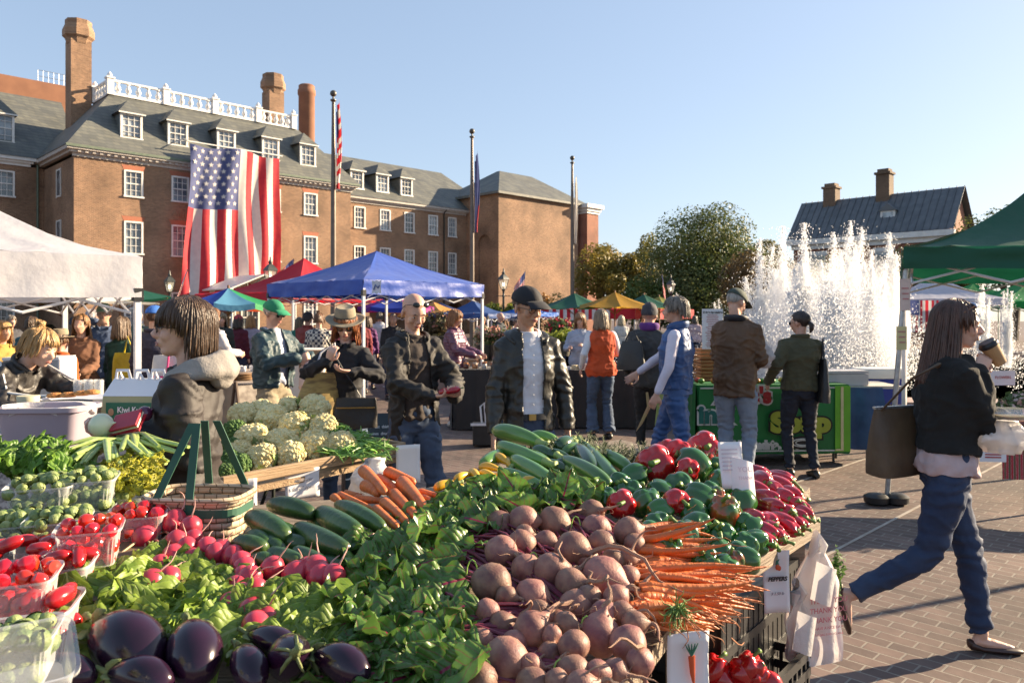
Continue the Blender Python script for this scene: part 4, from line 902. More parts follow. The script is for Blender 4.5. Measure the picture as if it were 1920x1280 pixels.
# ---- bald man in black jacket holding peppers
p,T,J=person('bald man in black jacket looking down at the small red peppers in his hands',at(775,5.1),R(30),h=1.76,b=.9,near=True,hair='none',hc=(.06,.045,.035),pitch=R(26),yaw=R(2),
    top=[dict(c=(.050,.036,.030),len=.93,ex=.004,sleeve=0,col=dict(r=.060,h=.03,open=.3,c=(.05,.036,.03))),dict(c=(.018,.015,.013),len=.80,loose=.008,flare=.024,sw=1.06,wr=1.4,rough=.7,open=(.055,.13),col=dict(r=.082,h=.05,open=.75,fl=.012))],
    bot=dict(m=JEAN,w=1.08),hL=(.12,-.36,1.12),hR=(-.02,-.36,1.12),pL=(.9,.5,-.6),pR=(-.9,.5,-.6),dL=(-.3,-.9,.1),dR=(.5,-.8,.1),nL=(-.1,-.2,1),nR=(.1,-.2,1),cL=.5,cR=.5,sk=SK,seed=9,
    fL=(.10,-.10,0),fR=(-.10,.12,0),
    extra=lambda t,T,d: [ (lambda q:([q.tube([T@V((s_*.060,-.070,.088)),T@V((s_*.078,-.02,.060)),T@V((s_*.080,.02,.02))],.0022,6) for s_ in (-1,1)],q.tube([T@V((-.012,-.090,.090)),T@V((.012,-.090,.090))],.002,5),[q.ell(T@V((s_*.034,-.082,.090)),(.025,.007,.017),d['Rm'].normalized()@M.Rotation(-.55,3,'X')@M.Rotation(s_*.25,3,'Z'),12,8) for s_ in (-1,1)],q.build('sunglasses',mat('eyewear',(.03,.02,.02)),t)))(MB())])
BALD=p; BJ=J
# ---- woman in fedora
def fx(t,T,d):
    U=d['U']; q=MB(); pts=[U(V((-.13,-.06,1.43))),U(V((-.02,-.15,1.25))),U(V((.12,-.16,1.03))),U(V((.10,-.19,.86)))]
    q.tube(pts,.009,6,flat=.4); pass
    q.build('bag_strap',BLACKP,t)
p,T,J=person('red haired woman in felt hat and black jacket looking at her hands behind the cauliflower',at(648,5.8),R(8),h=1.66,b=.86,fem=True,near=True,hair='bob',hc=(.36,.12,.04),hat=('fedora',0),pitch=R(20),
    top=[dict(c=(.014,.014,.016),len=.86,loose=.018,flare=.012,sw=1.1,wr=1.1,col=dict(r=.07,h=.045,open=.35,drop=.6))],bot=dict(m=JEAN,w=1.0),hL=(.06,-.30,1.22),hR=(-.10,-.30,1.30),pL=(.9,.1,-.5),pR=(-.9,.1,-.6),dL=(-.8,-.3,.1),dR=(.3,-.3,.8),nL=(0,.2,1),nR=(.3,1,0),cL=.45,cR=.6,glasses='sun',sk=SKP,seed=11,extra=fx)
TWf=M.Translation(V(p.location))@M.Rotation(p.rotation_euler.z,4,'Z')
c=TWf@V((.09,-.20,.80)); t=thing('handbag','small black crossbody bag with zip in front of the woman in the hat','bag',c,R(6))
q=bagmesh(.31,.22,.09,5,taper=.05); q.build('bag_body',mat('soft_black_leather',(.02,.016,.014),(.03,.025,.02),.45,scale=5,bump=.3),t)
q=MB(); q.bb(-.14,.14,-.05,-.04,.15,.158); q.build('zip',mat('brass',(.5,.38,.15)),t,smooth=0)
c=TWf@V((-.26,-.16,.80)); t=thing('tote_bag','flat straw coloured printed tote bag under the arm of the woman in the hat','bag',c,R(30))
q=bagmesh(.30,.40,.12,7,taper=.05); 
TOTE=mat('straw_bag',(.42,.30,.10),(.20,.13,.05),.7,scale=9,st=(1,1,4),lo=.42,hi=.6)
for i,pp in enumerate(q.v): q.v[i]=(pp[0]+pp[2]*.35,pp[1],pp[2])
q.build('bag_body',TOTE,t); q=MB(); q.tube([(.04,0,.38),(.10,0,.55),(.20,0,.62),(.24,0,.38)],.008,6,flat=.4); q.build('strap',WHT,t)
# ---- man with green cap and plastic bag
p,T,J=person('man in teal windbreaker and green cap holding a plastic bag',at(512,7.3),R(62),h=1.76,b=.98,near=True,vox=.011,hair='short',hc=(.45,.42,.38),hat=('cap',(.02,.26,.12)),pitch=R(14),
    top=[dict(c=(.45,.48,.6),len=.96,ex=.004,sleeve=0,col=dict(r=.062,h=.04,open=.5,c=(.5,.5,.62))),dict(c=(.028,.062,.075),len=.93,loose=.04,flare=.02,sw=1.2,wr=1.5,rough=.55,open=(.05,.07),col=dict(r=.085,h=.04,open=.8,fl=.01))],
    bot=dict(c=(.30,.25,.17),w=1.15),hL=(.10,-.34,1.24),hR=(-.04,-.34,1.22),pL=(.9,.3,-.7),pR=(-.9,.4,-.7),cL=.9,cR=.7,glasses='sun',sk=SK,seed=13)
TWg=M.Translation(V(p.location))@M.Rotation(p.rotation_euler.z,4,'Z')
PLAST=mat('thin_white_plastic',(.72,.70,.70),(.80,.78,.78),.35,scale=6,trans=.4,bump=.8,bscale=14)
PLASTP=mat('plastic_over_produce',(.72,.64,.62),(.62,.30,.26),.35,scale=10,trans=.3,bump=.8,bscale=16,lo=.5,hi=.7)
def plastic_bag(mb,c,w,h,seed,n=22):
    c=V(c); q=rng(seed); ph=q.random()*6
    rings=[]
    for k in range(12):
        v=k/11; r_=w/2*(math.sin(PI*min(1,.12+v*.70))**.6)*(1-.75*max(0,v-.72)/.28) if v<.99 else w*.16
        rings.append((c+V((0,0,h*v-h)),V((r_,0,0)),V((0,r_*.7,0))))
    mb2=MB(); mb2.loft(rings,n)
    for i,p in enumerate(mb2.v):
        P=V(p); a=math.atan2(P.y-c.y,P.x-c.x); dd=V((math.cos(a),math.sin(a),0)); f=.018*math.sin(a*9+ph+noise.noise(P*9)*4)+.05*noise.noise(P*15+V((seed,0,0)))+.03*abs(noise.noise(P*34+V((seed,3,0))))
        mb2.v[i]=tuple(P+dd*f*w/.2)
    mb.merge(mb2)
c=TWg@V((.06,-.42,1.22)); q=MB(); plastic_bag(q,(0,0,0),.19,.36,3); o=q.build('plastic_bag',PLASTP,None,loc=c,smooth=180); tag(o,'knotted plastic bag of pinkish produce held by the man in the green cap','bag')
# ---- vendor woman bending at left
def vx(t,T,d):
    q=MB(); U=d['U']
    for S_,E_,H_ in ((d['SL'],d['EL'],d['HL']),(d['SR'],d['ER'],d['HR'])):
        q.tube([S_+V((0,.0,.082)),E_+V((0,0,.078))+(S_-E_)*.1,E_.lerp(H_,.5)+V((0,0,.064)),H_+V((0,0,.05))],.008,6)
    q.build('piping',WHITE,t)
p,T,J=person('vendor with blond bun bending over a tray in a black jacket with white piping',at(-30,4.8),R(78),h=1.68,b=1.0,fem=True,near=True,vox=.010,hair='bun',hc=(.42,.25,.10),lean=R(38),pitch=R(20),
    top=[dict(c=(.030,.026,.024),len=.86,loose=.03,flare=.01,sw=1.2,wr=1.6,rough=.5,col=dict(r=.072,h=.05,open=.3,drop=.5))],bot=dict(m=JEAN),hL=(.12,-.74,1.12),hR=(-.15,-.66,1.10),pL=(.7,0,-.8),pR=(-.7,0,-.8),cL=.5,cR=.5,nL=(0,.2,-1),nR=(0,.2,-1),sk=SKP,seed=15,extra=vx)
# ---- purple puffer
PUFF=mat('purple_nylon',(.10,.035,.075),(.14,.06,.10),.4,scale=5,bump=.3)
person('shopper in quilted purple puffer jacket with orange hair at the black table\'s left end',at(853,11.3),R(72),h=1.70,b=1.08,fem=True,hair='bob',hc=(.30,.13,.05),vox=.013,pitch=R(12),
    top=[dict(m=PUFF,c=(0,0,0),len=.86,loose=.03,quilt=1,sw=1.25,wr=.8,col=dict(r=.085,h=.05,open=.3))],bot=dict(c=(.05,.022,.045),w=1.15),hL=(.15,-.35,1.05),hR=(-.15,-.35,1.05),shoe=(.5,.48,.46),seed=17)
# ---- orange vest woman (back), vendor facing her
def armsx(m):
    def f(t,T,d):
        q=MB()
        for S_,E_,H_ in ((d['SL'],d['EL'],d['HL']),(d['SR'],d['ER'],d['HR'])): q.tube([S_,S_.lerp(E_,.5),E_,E_.lerp(H_,.9)],[.062,.055,.047,.036],12,round_=True)
        remesh(q,'sleeves',m,t,.013,1,lambda p:.006*noise.noise(p*12))
    return f
person('woman from behind in bright orange fleece vest and flared jeans at the black table',at(1127,10.1),R(188),h=1.70,b=1.08,fem=True,hair='bob',hc=(.28,.20,.13),vox=.012,
    top=[dict(c=(.62,.085,.02),len=.86,loose=.025,flare=.012,sleeve=0,wr=1.1,name='vest',ex=.016,col=dict(r=.078,h=.06,open=.4))],bot=dict(m=JEAN,flare=.035),hR=(-.22,-.32,1.08),hL=(.26,-.05,.92),seed=19,extra=armsx(WHT))
person('vendor with reddish bob in pale grey sweatshirt facing us behind the black table',at(1088,12.2),R(-12),h=1.66,b=1.0,fem=True,hair='bob',hc=(.32,.17,.08),vox=.013,pitch=R(10),
    top=[dict(c=(.36,.40,.50),len=.86,loose=.03,wr=1.2,col=dict(r=.07,h=.03,open=.3))],bot=dict(m=JEAN),hL=(.10,-.30,1.15),hR=(-.14,-.32,1.12),seed=21,near=False)
# ---- person in grey jacket with black bag
person('shopper in grey jacket with purple scarf and black bag behind the blue vested man',at(1218,8.4),R(158),h=1.74,b=1.02,hair='none',hat=('beanie',(.05,.05,.06)),vox=.013,
    top=[dict(c=(.055,.055,.056),len=.84,loose=.035,sw=1.1,wr=1.2,col=dict(r=.085,h=.09,open=.3,c=(.14,.04,.25)))],bot=dict(c=(.02,.018,.018)),seed=23,hR=(-.12,-.30,1.1),hL=(.25,-.1,.95))
t=thing('shoulder_bag','black trapezoid handbag hanging on the shoulder of the grey hooded shopper','bag',W(1184,692,8.25),R(-35)); q=bagmesh(.34,.30,.13,9,taper=.35); q.build('bag_body',BLACKP,t); q=MB(); q.tube([(-.08,0,.28),(0,0,.46),(.10,0,.28)],.009,6); q.build('strap',BLACKP,t)
# ---- man with blue vest / white sleeves striding left
BLUEV=mat('blue_tracksuit',(.022,.070,.20),(.03,.09,.25),.5,scale=4,bump=.4,bscale=9,sheen=.1)
def bv(t,T,d):
    armsx(mat('pale_nylon',(.66,.62,.72),(.58,.55,.65),.6,bump=.5,bscale=11))(t,T,d)
    q=MB(); q.loft([(V((0,0,.905)),V((.183,0,0)),V((0,.145,0))),(V((0,0,.96)),V((.18,0,0)),V((0,.14,0)))],24,e=.85); q.build('waistband',BLUEV,t)
p,T,J=person('grey haired man striding left in a blue tracksuit vest with pale sleeves',at(1268,7.1),R(-112),h=1.79,b=1.0,near=True,vox=.0105,hair='short',hc=(.20,.17,.14),sk=SK,
    top=[dict(m=BLUEV,c=(0,0,0),len=.93,loose=.035,flare=.02,sleeve=0,wr=1.2,name='vest',ex=.014,col=dict(r=.085,h=.075,open=.5))],bot=dict(m=BLUEV,w=1.12),hL=(.30,-.12,.92),hR=(-.20,-.46,1.02),pL=(.6,.8,0),pR=(-.5,.9,-.2),fL=(.10,.25,0),fR=(-.10,-.25,0),cR=.35,spR=.8,cL=.5,shoe=(.4,.4,.4),seed=25,extra=bv)
# ---- brown jacket man (3/4 back)
WAX=mat('brown_waxed_cotton',(.115,.060,.028),(.085,.045,.022),.6,scale=3,bump=.5,bscale=9)
person('tall man in brown waxed jacket and pale jeans choosing goods at the green banner stall',at(1378,7.35),R(150),h=1.87,b=.98,near=True,vox=.0115,hair='crop',hc=(.35,.33,.3),hat=('cap',(.05,.07,.055)),pitch=R(24),yaw=R(-22),
    top=[dict(m=WAX,c=(0,0,0),len=.80,loose=.022,flare=.025,sw=1.15,wr=1.3,col=dict(r=.085,h=.055,open=.5,m=mat('dark_corduroy',(.02,.022,.03))))],bot=dict(m=JEANL,w=1.12),hL=(.10,-.36,1.20),hR=(-.16,-.30,1.16),glasses='sun',sk=SK,seed=27,lean=R(4))
# ---- olive jacket woman (back)
person('dark haired woman with ponytail and olive jacket seen from behind at the banner stall',at(1500,7.75),R(178),h=1.66,b=1.08,fem=True,near=True,vox=.011,hair='pony',hc=(.035,.022,.018),yaw=R(38),pitch=R(4),
    top=[dict(c=(.085,.080,.042),len=.92,loose=.035,flare=.02,sw=1.2,wr=1.0,col=dict(r=.075,h=.05,open=.4))],bot=dict(m=mat('navy_trousers',(.015,.02,.035),(.01,.014,.025),.8)),hL=(.30,-.05,.95),hR=(-.10,-.34,1.08),glasses='sun',seed=29,fL=(.10,-.0,0),fR=(-.13,.06,0))
t=thing('shoulder_bag','black bag hanging at the right side of the woman in the olive jacket','bag',W(1543,752,7.65),R(80)); q=bagmesh(.30,.42,.12,11,taper=.4); q.build('bag_body',BLACKP,t); q=MB(); q.tube([(-.05,0,.40),(0,0,.62),(.06,0,.40)],.009,6); q.build('strap',BLACKP,t)
# white carrier bag on green stall, held by brown jacket man
q=MB(); plastic_bag(q,(0,0,0),.22,.26,9); o=q.build('plastic_bag',PLAST,None,loc=W(1426,640,7.55),smooth=180); tag(o,'bulging white plastic bag in the hands of the man in the brown jacket','bag')
# ============================================================= background crowd
def bg(px,D,label,rz,c,h=1.70,hair='short',hc=(.1,.06,.04),hat=None,bot=(.03,.04,.08),fem=False,b=1.0,**k):
    return person(label,at(px,D),R(rz),h=h,b=b,fem=fem,hair=hair,hc=hc,hat=hat,vox=k.pop('vox',.017),top=[dict(c=c,len=k.pop('len',.86),loose=.03,sw=1.15,sleeve=k.pop('sleeve',1.0),wr=1.2,col=dict(r=.08,h=.045,open=.4))],bot=dict(c=bot,crop=k.pop('crop',0),w=1.1),group='shoppers further back',**k)
bg(196,9.4,'man in blue denim jacket, white cap and khaki shorts raising an arm to his face',20,(.09,.13,.24),1.76,hat=('cap',(.55,.50,.42)),bot=(.38,.34,.28),crop=.5,hR=(-.05,-.30,1.55),hL=(.2,-.3,1.1),pR=(-.9,0,.2),hc=(.3,.25,.2),seed=31)
bg(228,8.8,'woman in dark green padded jacket with a yellow carrier bag, back to us',165,(.012,.055,.042),1.60,'bob',(.16,.10,.06),bot=(.20,.20,.18),fem=True,seed=32,len=.72)
bg(290,8.2,'man with bright blue cap and navy jacket behind the white tent leg',170,(.035,.033,.06),1.72,hat=('cap',(.03,.14,.50)),bot=(.30,.26,.18),seed=33,b=1.1,hR=(-.2,-.35,1.05))
bg(152,8.6,'long haired woman with pale face, brown shawl and mustard trousers behind the tent leg',10,(.19,.085,.045),1.63,'long',(.30,.15,.06),bot=(.42,.30,.13),fem=True,seed=34,hL=(.1,-.3,1.0),hR=(-.1,-.3,1.35))
bg(118,7.8,'person in tan bucket hat and orange scarf behind the grill lid',160,(.16,.05,.02),1.42,'short',(.2,.1,.05),hat=('fedora',0),seed=35,col=1) if False else bg(113,7.8,'person in tan brimmed hat and orange top behind the grill lid',170,(.50,.10,.02),1.46,'short',(.2,.1,.05),hat=('fedora',0),seed=35)
bg(90,9.5,'shopper in vivid purple top behind the bending vendor',150,(.16,.02,.33),1.50,'short',(.1,.06,.05),fem=True,seed=36)
bg(20,14,'man in black and grey jacket far behind the vendor near the arcade',60,(.06,.06,.07),1.62,'short',(.3,.25,.2),seed=37)
bg(4,8,'blond shopper at the extreme left edge in a yellow top',70,(.42,.26,.06),1.56,'bob',(.50,.30,.12),fem=True,seed=38)
bg(172,13,'grey haired shopper in light grey between the denim man and the tent leg',170,(.28,.27,.27),1.72,'short',(.5,.45,.45),bot=(.02,.02,.025),seed=39)
bg(258,15,'small distant shopper with pale hair beside the blue capped man',20,(.10,.13,.10),1.70,'short',(.6,.5,.45),seed=40)
bg(398,10.5,'man in white shirt turned away behind the hooded shopper',150,(.60,.58,.62),1.72,'short',(.35,.17,.08),seed=41,hR=(-.2,-.3,1.1))
bg(416,14,'shopper in black jacket between white shirted man and maroon coat',20,(.03,.035,.03),1.66,'bob',(.25,.18,.1),fem=True,seed=42)
bg(447,15,'shopper in maroon coat at the cup stall',165,(.11,.01,.025),1.62,'bob',(.06,.04,.03),hat=('beanie',(.45,.05,.06)),fem=True,seed=43)
bg(470,15.5,'blond shopper in lavender top at the cup stall',190,(.50,.43,.52),1.62,'bob',(.48,.24,.08),fem=True,seed=44)
def plaid():
    m=mat('plaid_shirt',(.55,.52,.48),(.5,.48,.45),.85); N,L,b=nodes_of(m); tc=N.new('ShaderNodeTexCoord'); ch=N.new('ShaderNodeTexChecker'); ch.inputs['Scale'].default_value=22
    ch.inputs[1].default_value=(.55,.50,.42,1); ch.inputs[2].default_value=(.04,.04,.06,1); L.new(tc.outputs['Object'],ch.inputs[0]); L.new(ch.outputs[0],b.inputs['Base Color']); return m
person('woman in a black and white plaid shirt behind the white table box',at(598,13),R(185),h=1.66,b=1.1,fem=True,hair='bun',hc=(.16,.07,.03),vox=.016,top=[dict(m=plaid(),c=(0,0,0),len=.86,loose=.04,sw=1.2)],bot=dict(c=(.03,.04,.06)),group='shoppers further back',seed=45)
bg(577,14,'dark haired shopper left of the plaid shirt',170,(.25,.05,.04),1.68,'short',(.03,.02,.02),seed=46)
bg(561,16,'shopper in teal cardigan browsing with others by the white box',190,(.03,.22,.16),1.58,'bob',(.25,.2,.12),fem=True,seed=47)
bg(690,17,'shopper in purple hooded top right of the woman in the hat',175,(.13,.03,.15),1.60,'bob',(.12,.07,.05),fem=True,seed=48)
bg(676,16,'shopper in wine red jacket just right of the felt hat',190,(.20,.02,.03),1.62,'short',(.2,.1,.05),seed=49)
bg(737,15,'man in sunglasses and dark shirt facing us left of the bald man',10,(.03,.03,.035),1.66,'crop',(.4,.35,.3),seed=50)
bg(632,18,'shopper in pink scarf far behind the plaid shirt',20,(.45,.12,.16),1.60,'bob',(.3,.15,.08),fem=True,seed=51)
bg(938,19,'bald man in dark plaid shirt in profile beyond the fountain plants',60,(.04,.05,.06),1.70,'none',seed=52)
bg(905,20,'shopper in cream top beyond the blue tent leg',0,(.50,.42,.28),1.60,'short',(.3,.2,.12),seed=53)
bg(972,20,'seated-looking low shopper in blue by the black cap',30,(.04,.07,.16),1.35,'short',(.2,.12,.08),seed=54) if False else bg(968,21,'shopper in navy blue left of the black cap',30,(.03,.05,.13),1.50,'short',(.2,.12,.08),seed=54)
bg(1165,20,'shopper in white top standing beyond the orange vest near the fountain',180,(.60,.58,.54),1.62,'bob',(.55,.45,.3),fem=True,seed=55)
bg(1063,19,'shopper half hidden between the black cap and the grey sweatshirt vendor',0,(.25,.20,.16),1.55,'bob',(.35,.18,.08),fem=True,seed=56)
bg(1205,27,'small far shopper in light blue under the green umbrella',20,(.35,.42,.55),1.62,'short',(.1,.08,.06),seed=57)
bg(1303,24,'far shopper in pale pink across the fountain rim',160,(.55,.40,.42),1.62,'bob',(.1,.08,.06),fem=True,seed=58)
bg(712,19,'far shopper in a white shirt behind the blue tent leg',175,(.55,.55,.58),1.7,'short',(.1,.08,.06),seed=59)
bg(60,11,'shopper in a teal jacket between the vendor and the purple top',185,(.04,.12,.13),1.60,'short',(.12,.07,.04),seed=60)
# ============================================================= TENTS, UMBRELLAS, LAMPS, TABLES
def fabric(name,c,tr=.35,c2=None,rough=.6,sheen=0): return mat('canopy_'+name,c,c2 or tuple(x*.93 for x in c),rough,sheen=sheen,scale=1.5,trans=tr,bump=.35,bscale=3.5,bdist=.06)
def tent(label,corners,zb,zv,zp,fm,fm2=None,apex=None,legs=True,sag=.12,name='canopy_tent',legbot=0,group=None,seed=0,ripple=.02,trimtop=None,truss=True,skip=()):
    """corners: four ground xy; zb valance bottom, zv valance top, zp peak"""
    cs=[V((c[0],c[1],0)) for c in corners]; ce=sum(cs,V((0,0,0)))/4
    t=thing(name,label,'tent',(ce.x,ce.y,0),0,group); L_=[c-ce for c in cs]; ap=V((apex[0]-ce.x,apex[1]-ce.y,zp)) if apex else V((0,0,zp))
    for k in range(4):
        a,b=L_[k],L_[(k+1)%4]; mb=MB()
        m=fm2[k] if fm2 else fm
        def fn(u,v):
            # u along edge, v 0=edge 1=apex
            e=a.lerp(b,u)+V((0,0,zv)); p=e.lerp(ap,v)
            p.z-=sag*math.sin(PI*v)*(1+.3*math.sin(PI*u)); 
            w_=(1-v)*.8+.2
            p.z+=ripple*noise.noise(V((u*7+seed,v*3,k)))*w_+ .008*math.sin(u*60+noise.noise(p*2)*4)*(1-v)
            return p
        mb.grid(fn,26,14)
        out=((a+b)/2).normalized()
        def fv(u,v):
            p=a.lerp(b,u); z=zv-(zv-zb)*v; o=.012*math.sin(u*38+seed)*v+.02*noise.noise(V((u*8+seed,v*2.5,k*3)))*1.0
            return V((p.x,p.y,z-.02*math.sin(PI*u)*v*2*(.5+.5*noise.noise(V((u*3,k,seed))))))+out*(o+.01)
        mb.grid(fv,40,5)
        ob=mb.build('roof_panel',m,t,smooth=180)
    if legs:
        fr=MB()
        for ci,c in enumerate(L_):
            if ci in skip: continue
            q=MB(); r_=c*.985; q.box((r_.x,r_.y,(zb+.1+legbot)/2),(.045,.045,zb+.1-legbot),R(45)); q.box((r_.x,r_.y,.01+legbot),(.12,.12,.02),R(45)); q.build('leg',STEEL,t,smooth=0)
            q=MB(); q.box((r_.x,r_.y,zb+.02),(.07,.07,.10),R(45)); q.build('leg_bracket',BLACKP,t,smooth=0)
        if truss:
            for k in range(4):
                a,b=L_[k]*.955,L_[(k+1)%4]*.955; n=4
                for i in range(n):
                    p=a.lerp(b,i/n); q_=a.lerp(b,(i+1)/n); z0,z1=zb-.12,zb+.08
                    fr.tube([(p.x,p.y,z0),(q_.x,q_.y,z1)],.011,5); fr.tube([(p.x,p.y,z1),(q_.x,q_.y,z0)],.011,5)
            for c in L_: pass
            fr.build('truss',STEEL,t,smooth=0)
    return t
def sq(cx,cy,half,ang): 
    return [(cx+half*math.sqrt(2)*math.cos(R(ang+90*k)),cy+half*math.sqrt(2)*math.sin(R(ang+90*k))) for k in range(4)]
BLUEF=fabric('blue',(.018,.075,.42),.12,rough=.45,sheen=.12); BLUEL=fabric('blue_thin',(.03,.10,.50),.35)
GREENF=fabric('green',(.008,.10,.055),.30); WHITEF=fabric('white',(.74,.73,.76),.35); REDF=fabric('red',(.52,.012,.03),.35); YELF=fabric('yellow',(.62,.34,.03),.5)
GREENB=fabric('bright_green',(.01,.30,.07),.5)
# white tent at left
A=V(W(265,592,6.0)); d1=V((-.64,.77,0)); d2=V((-.77,-.64,0))
tent('large white canopy tent at the left edge over the tray stall',[(A.x,A.y),tuple((A+d1*3)[:2]),tuple((A+d1*3+d2*3)[:2]),tuple((A+d2*3)[:2])],1.765,2.08,3.1,WHITEF,seed=3,ripple=.035,sag=.2)
# blue tent
c=W(706,592,15.4); tb=tent('bright blue canopy tent in the middle of the square',sq(c.x,c.y,1.52,-86),2.0,2.25,2.92,BLUEF,seed=5,sag=.05,ripple=.03)
p=V((c.x,c.y,0))
lg=MB(); 
# emblem patch on the valance at the front corner
fc=W(727,592,13.3); patch=thing('canopy_label','white shield shaped label patch sewn on the blue tent valance','label',(0,0,0)) if False else None
q=MB(); pc=W(706,538,13.22); q.add([pc+V((x*.09,-.0+x*-.03,z*.12)) for x,z in ((-1,1),(-.5,.85),(0,1),(.5,.85),(1,1),(.85,0),(1,-1),(.4,-.85),(0,-1.05),(-.4,-.85),(-1,-1),(-.85,0))],[tuple(range(12))])
o=q.build('label_patch',mat('patch_white',(.62,.66,.75)),tb,smooth=0); o.matrix_parent_inverse=M.Translation(-V(tb.location))
q=MB(); q.tube([pc+V((-.05,-.012+.015,-.05)),pc+V((-.02,-.015,.04)),pc+V((.03,-.02,-.02)),pc+V((.055,-.03,.03))],.010,5); o=q.build('label_mark',mat('patch_blue',(.03,.08,.35)),tb); o.matrix_parent_inverse=M.Translation(-V(tb.location))
# green tent at right
A=V(W(1694,592,6.5)); d1=V((.45,.893,0)); d2=V((.985,-.17,0))
tent('dark green canopy tent at the right edge, its underside glowing',[(A.x,A.y),tuple((A+d2*3.2)[:2]),tuple((A+d2*3.2+d1*3.2)[:2]),tuple((A+d1*3.2)[:2])],2.02,2.20,3.35,GREENF,seed=9,ripple=.05,sag=.22,legs=True,skip=(0,))
# red tent behind
c=W(570,592,21); tent('red canopy tent partly behind the blue tent',sq(c.x,c.y,2.0,-80),2.02,2.2,3.2,REDF,seed=11,sag=.25)
# far tents, right
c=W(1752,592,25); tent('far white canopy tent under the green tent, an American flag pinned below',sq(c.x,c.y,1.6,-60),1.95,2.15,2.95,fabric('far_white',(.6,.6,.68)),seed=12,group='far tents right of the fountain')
c=W(1825,592,29); tent('far bright green canopy tent between the white one and the small jets',sq(c.x,c.y,1.9,-50),1.9,2.1,2.85,GREENB,seed=13,group='far tents right of the fountain')
c=W(1930,592,27); tent('far bright green canopy tent at the right picture edge',sq(c.x,c.y,2.0,-50),1.9,2.1,2.9,GREENB,seed=14,group='far tents right of the fountain')
c=W(888,592,26); tent('small slate blue tent before the arcade beyond the puffer jacket',sq(c.x,c.y,1.1,-70),1.55,1.7,2.15,fabric('dusty_blue',(.04,.10,.30)),seed=15,group='small tents before the arcade')
c=W(985,592,30); tent('small bright blue tent top left of the black cap',sq(c.x,c.y,1.0,-70),1.6,1.75,2.1,fabric('azure',(.01,.13,.55)),seed=16,group='small tents before the arcade')
c=W(812,592,28); tent('small orange yellow tent beyond the blue tent leg',sq(c.x,c.y,1.2,-70),1.6,1.75,2.15,fabric('orange',(.60,.30,.07)),seed=17,group='small tents before the arcade')
c=W(1150,592,34); tent('long red and white tent behind the yellow umbrella',sq(c.x,c.y,2.6,-84),1.5,1.9,2.3,REDF,seed=18,truss=False)
q=MB(); 
for i in range(18): x=-2.6+i*.29; q.bb(x,x+.145,-.0,.02,1.45,1.88)
o=q.build('striped_awning',mat('awning_white',(.7,.65,.62)),None,loc=W(1150,592,31)*1.0-V((0,0,H)),smooth=0); tag(o,'white stripes of the striped awning cloth under the yellow umbrella','awning')
# white gabled entrance roof under the flag
c=V(O1)+V((.707*(9.6)+.707*3,.707*9.6-.707*3,0)); t=thing('entrance_canopy','white gabled canopy with truss gable at the pavilion door under the flag','canopy',c,R(45))
q=MB(); q.add([(-2.4,-3,3.35),(0,-3,4.35),(2.4,-3,3.35),(-2.4,2.6,3.35),(0,2.6,4.35),(2.4,2.6,3.35)],[(0,1,4,3),(1,2,5,4)]); o=q.build('roof',WHITE,t,smooth=0); sd=o.modifiers.new('t','SOLIDIFY'); sd.thickness=.08
q=MB(); 
for a,b in (((-2.3,3.35),(2.3,3.35)),((0,3.35),(0,4.3)),((-1.2,3.35),(-1.2,3.8)),((1.2,3.35),(1.2,3.8)),((-1.2,3.35),(0,4.2)),((1.2,3.35),(0,4.2)),((-2.3,3.35),(-1.2,3.8)),((2.3,3.35),(1.2,3.8))): q.tube([(a[0],-2.9,a[1]),(b[0],-2.9,b[1])],.04,5)
q.build('gable_truss',DARKM,t)
for x in (-2.2,2.2): q=MB(); q.tube([(x,-2.9,0),(x,-2.9,3.35)],.07,8); q.build('post',WHITE,t)
# umbrellas
def umbrella(label,px,D,r,zr,zp,fms,n=8,val=0,rz=0,pole='wood',grp='market umbrellas',tilt=0):
    b=W(px,592,D); t=thing('market_umbrella',label,'umbrella',(b.x,b.y,0),rz,grp)
    vs=[(0,0,zp)]; fs=[]; mi=[]
    q=MB()
    for k in range(n):
        a0=2*PI*k/n; a1=2*PI*(k+1)/n
        def fn(u,v): 
            p0=V((r*v*math.cos(a0),r*v*math.sin(a0),zp-(zp-zr)*v)); p1=V((r*v*math.cos(a1),r*v*math.sin(a1),zp-(zp-zr)*v))
            p=p0.lerp(p1,u); p.z-=.05*math.sin(PI*u)*v+.04*math.sin(PI*v); return p
        q.grid(fn,5,6,mi=k%len(fms))
        if val:
            def fv(u,v): 
                p=fn(u,1.0); return p+V((0,0,-val*v))
            q.grid(fv,5,2,mi=k%len(fms))
    q.build('canopy',fms,t,smooth=20)
    q=MB(); q.tube([(0,0,.05),(0,0,zp+.06)],.024,8); q.build('pole',mat('umbrella_wood',(.30,.14,.06)) if pole=='wood' else STEEL,t)
    q=MB()
    for k in range(n): a=2*PI*k/n; q.tube([(0,0,zp-.10),(r*.97*math.cos(a),r*.97*math.sin(a),zr-.015)],.010,5); q.tube([(0,0,zr-.25),(r*.5*math.cos(a),r*.5*math.sin(a),(zp+zr)/2-.05)],.009,5)
    q.build('ribs',mat('umbrella_wood',(.3,.14,.06)),t); q=MB(); q.lathe([(.26,0),(.27,.03),(.2,.08),(.05,.10)],16); q.build('base',DARKM,t)
    return t
umbrella('dark green umbrella behind the black cap',1077,27,1.35,1.90,2.42,[GREENF])
umbrella('yellow umbrella between two green ones',1153,26,1.40,1.92,2.42,[YELF])
umbrella('green umbrella right of the yellow one',1208,28,1.15,1.95,2.40,[GREENF])
umbrella('olive yellow umbrella peeking out behind the right green one',1236,30,1.2,1.95,2.38,[fabric('olive',(.35,.36,.08),.5)])
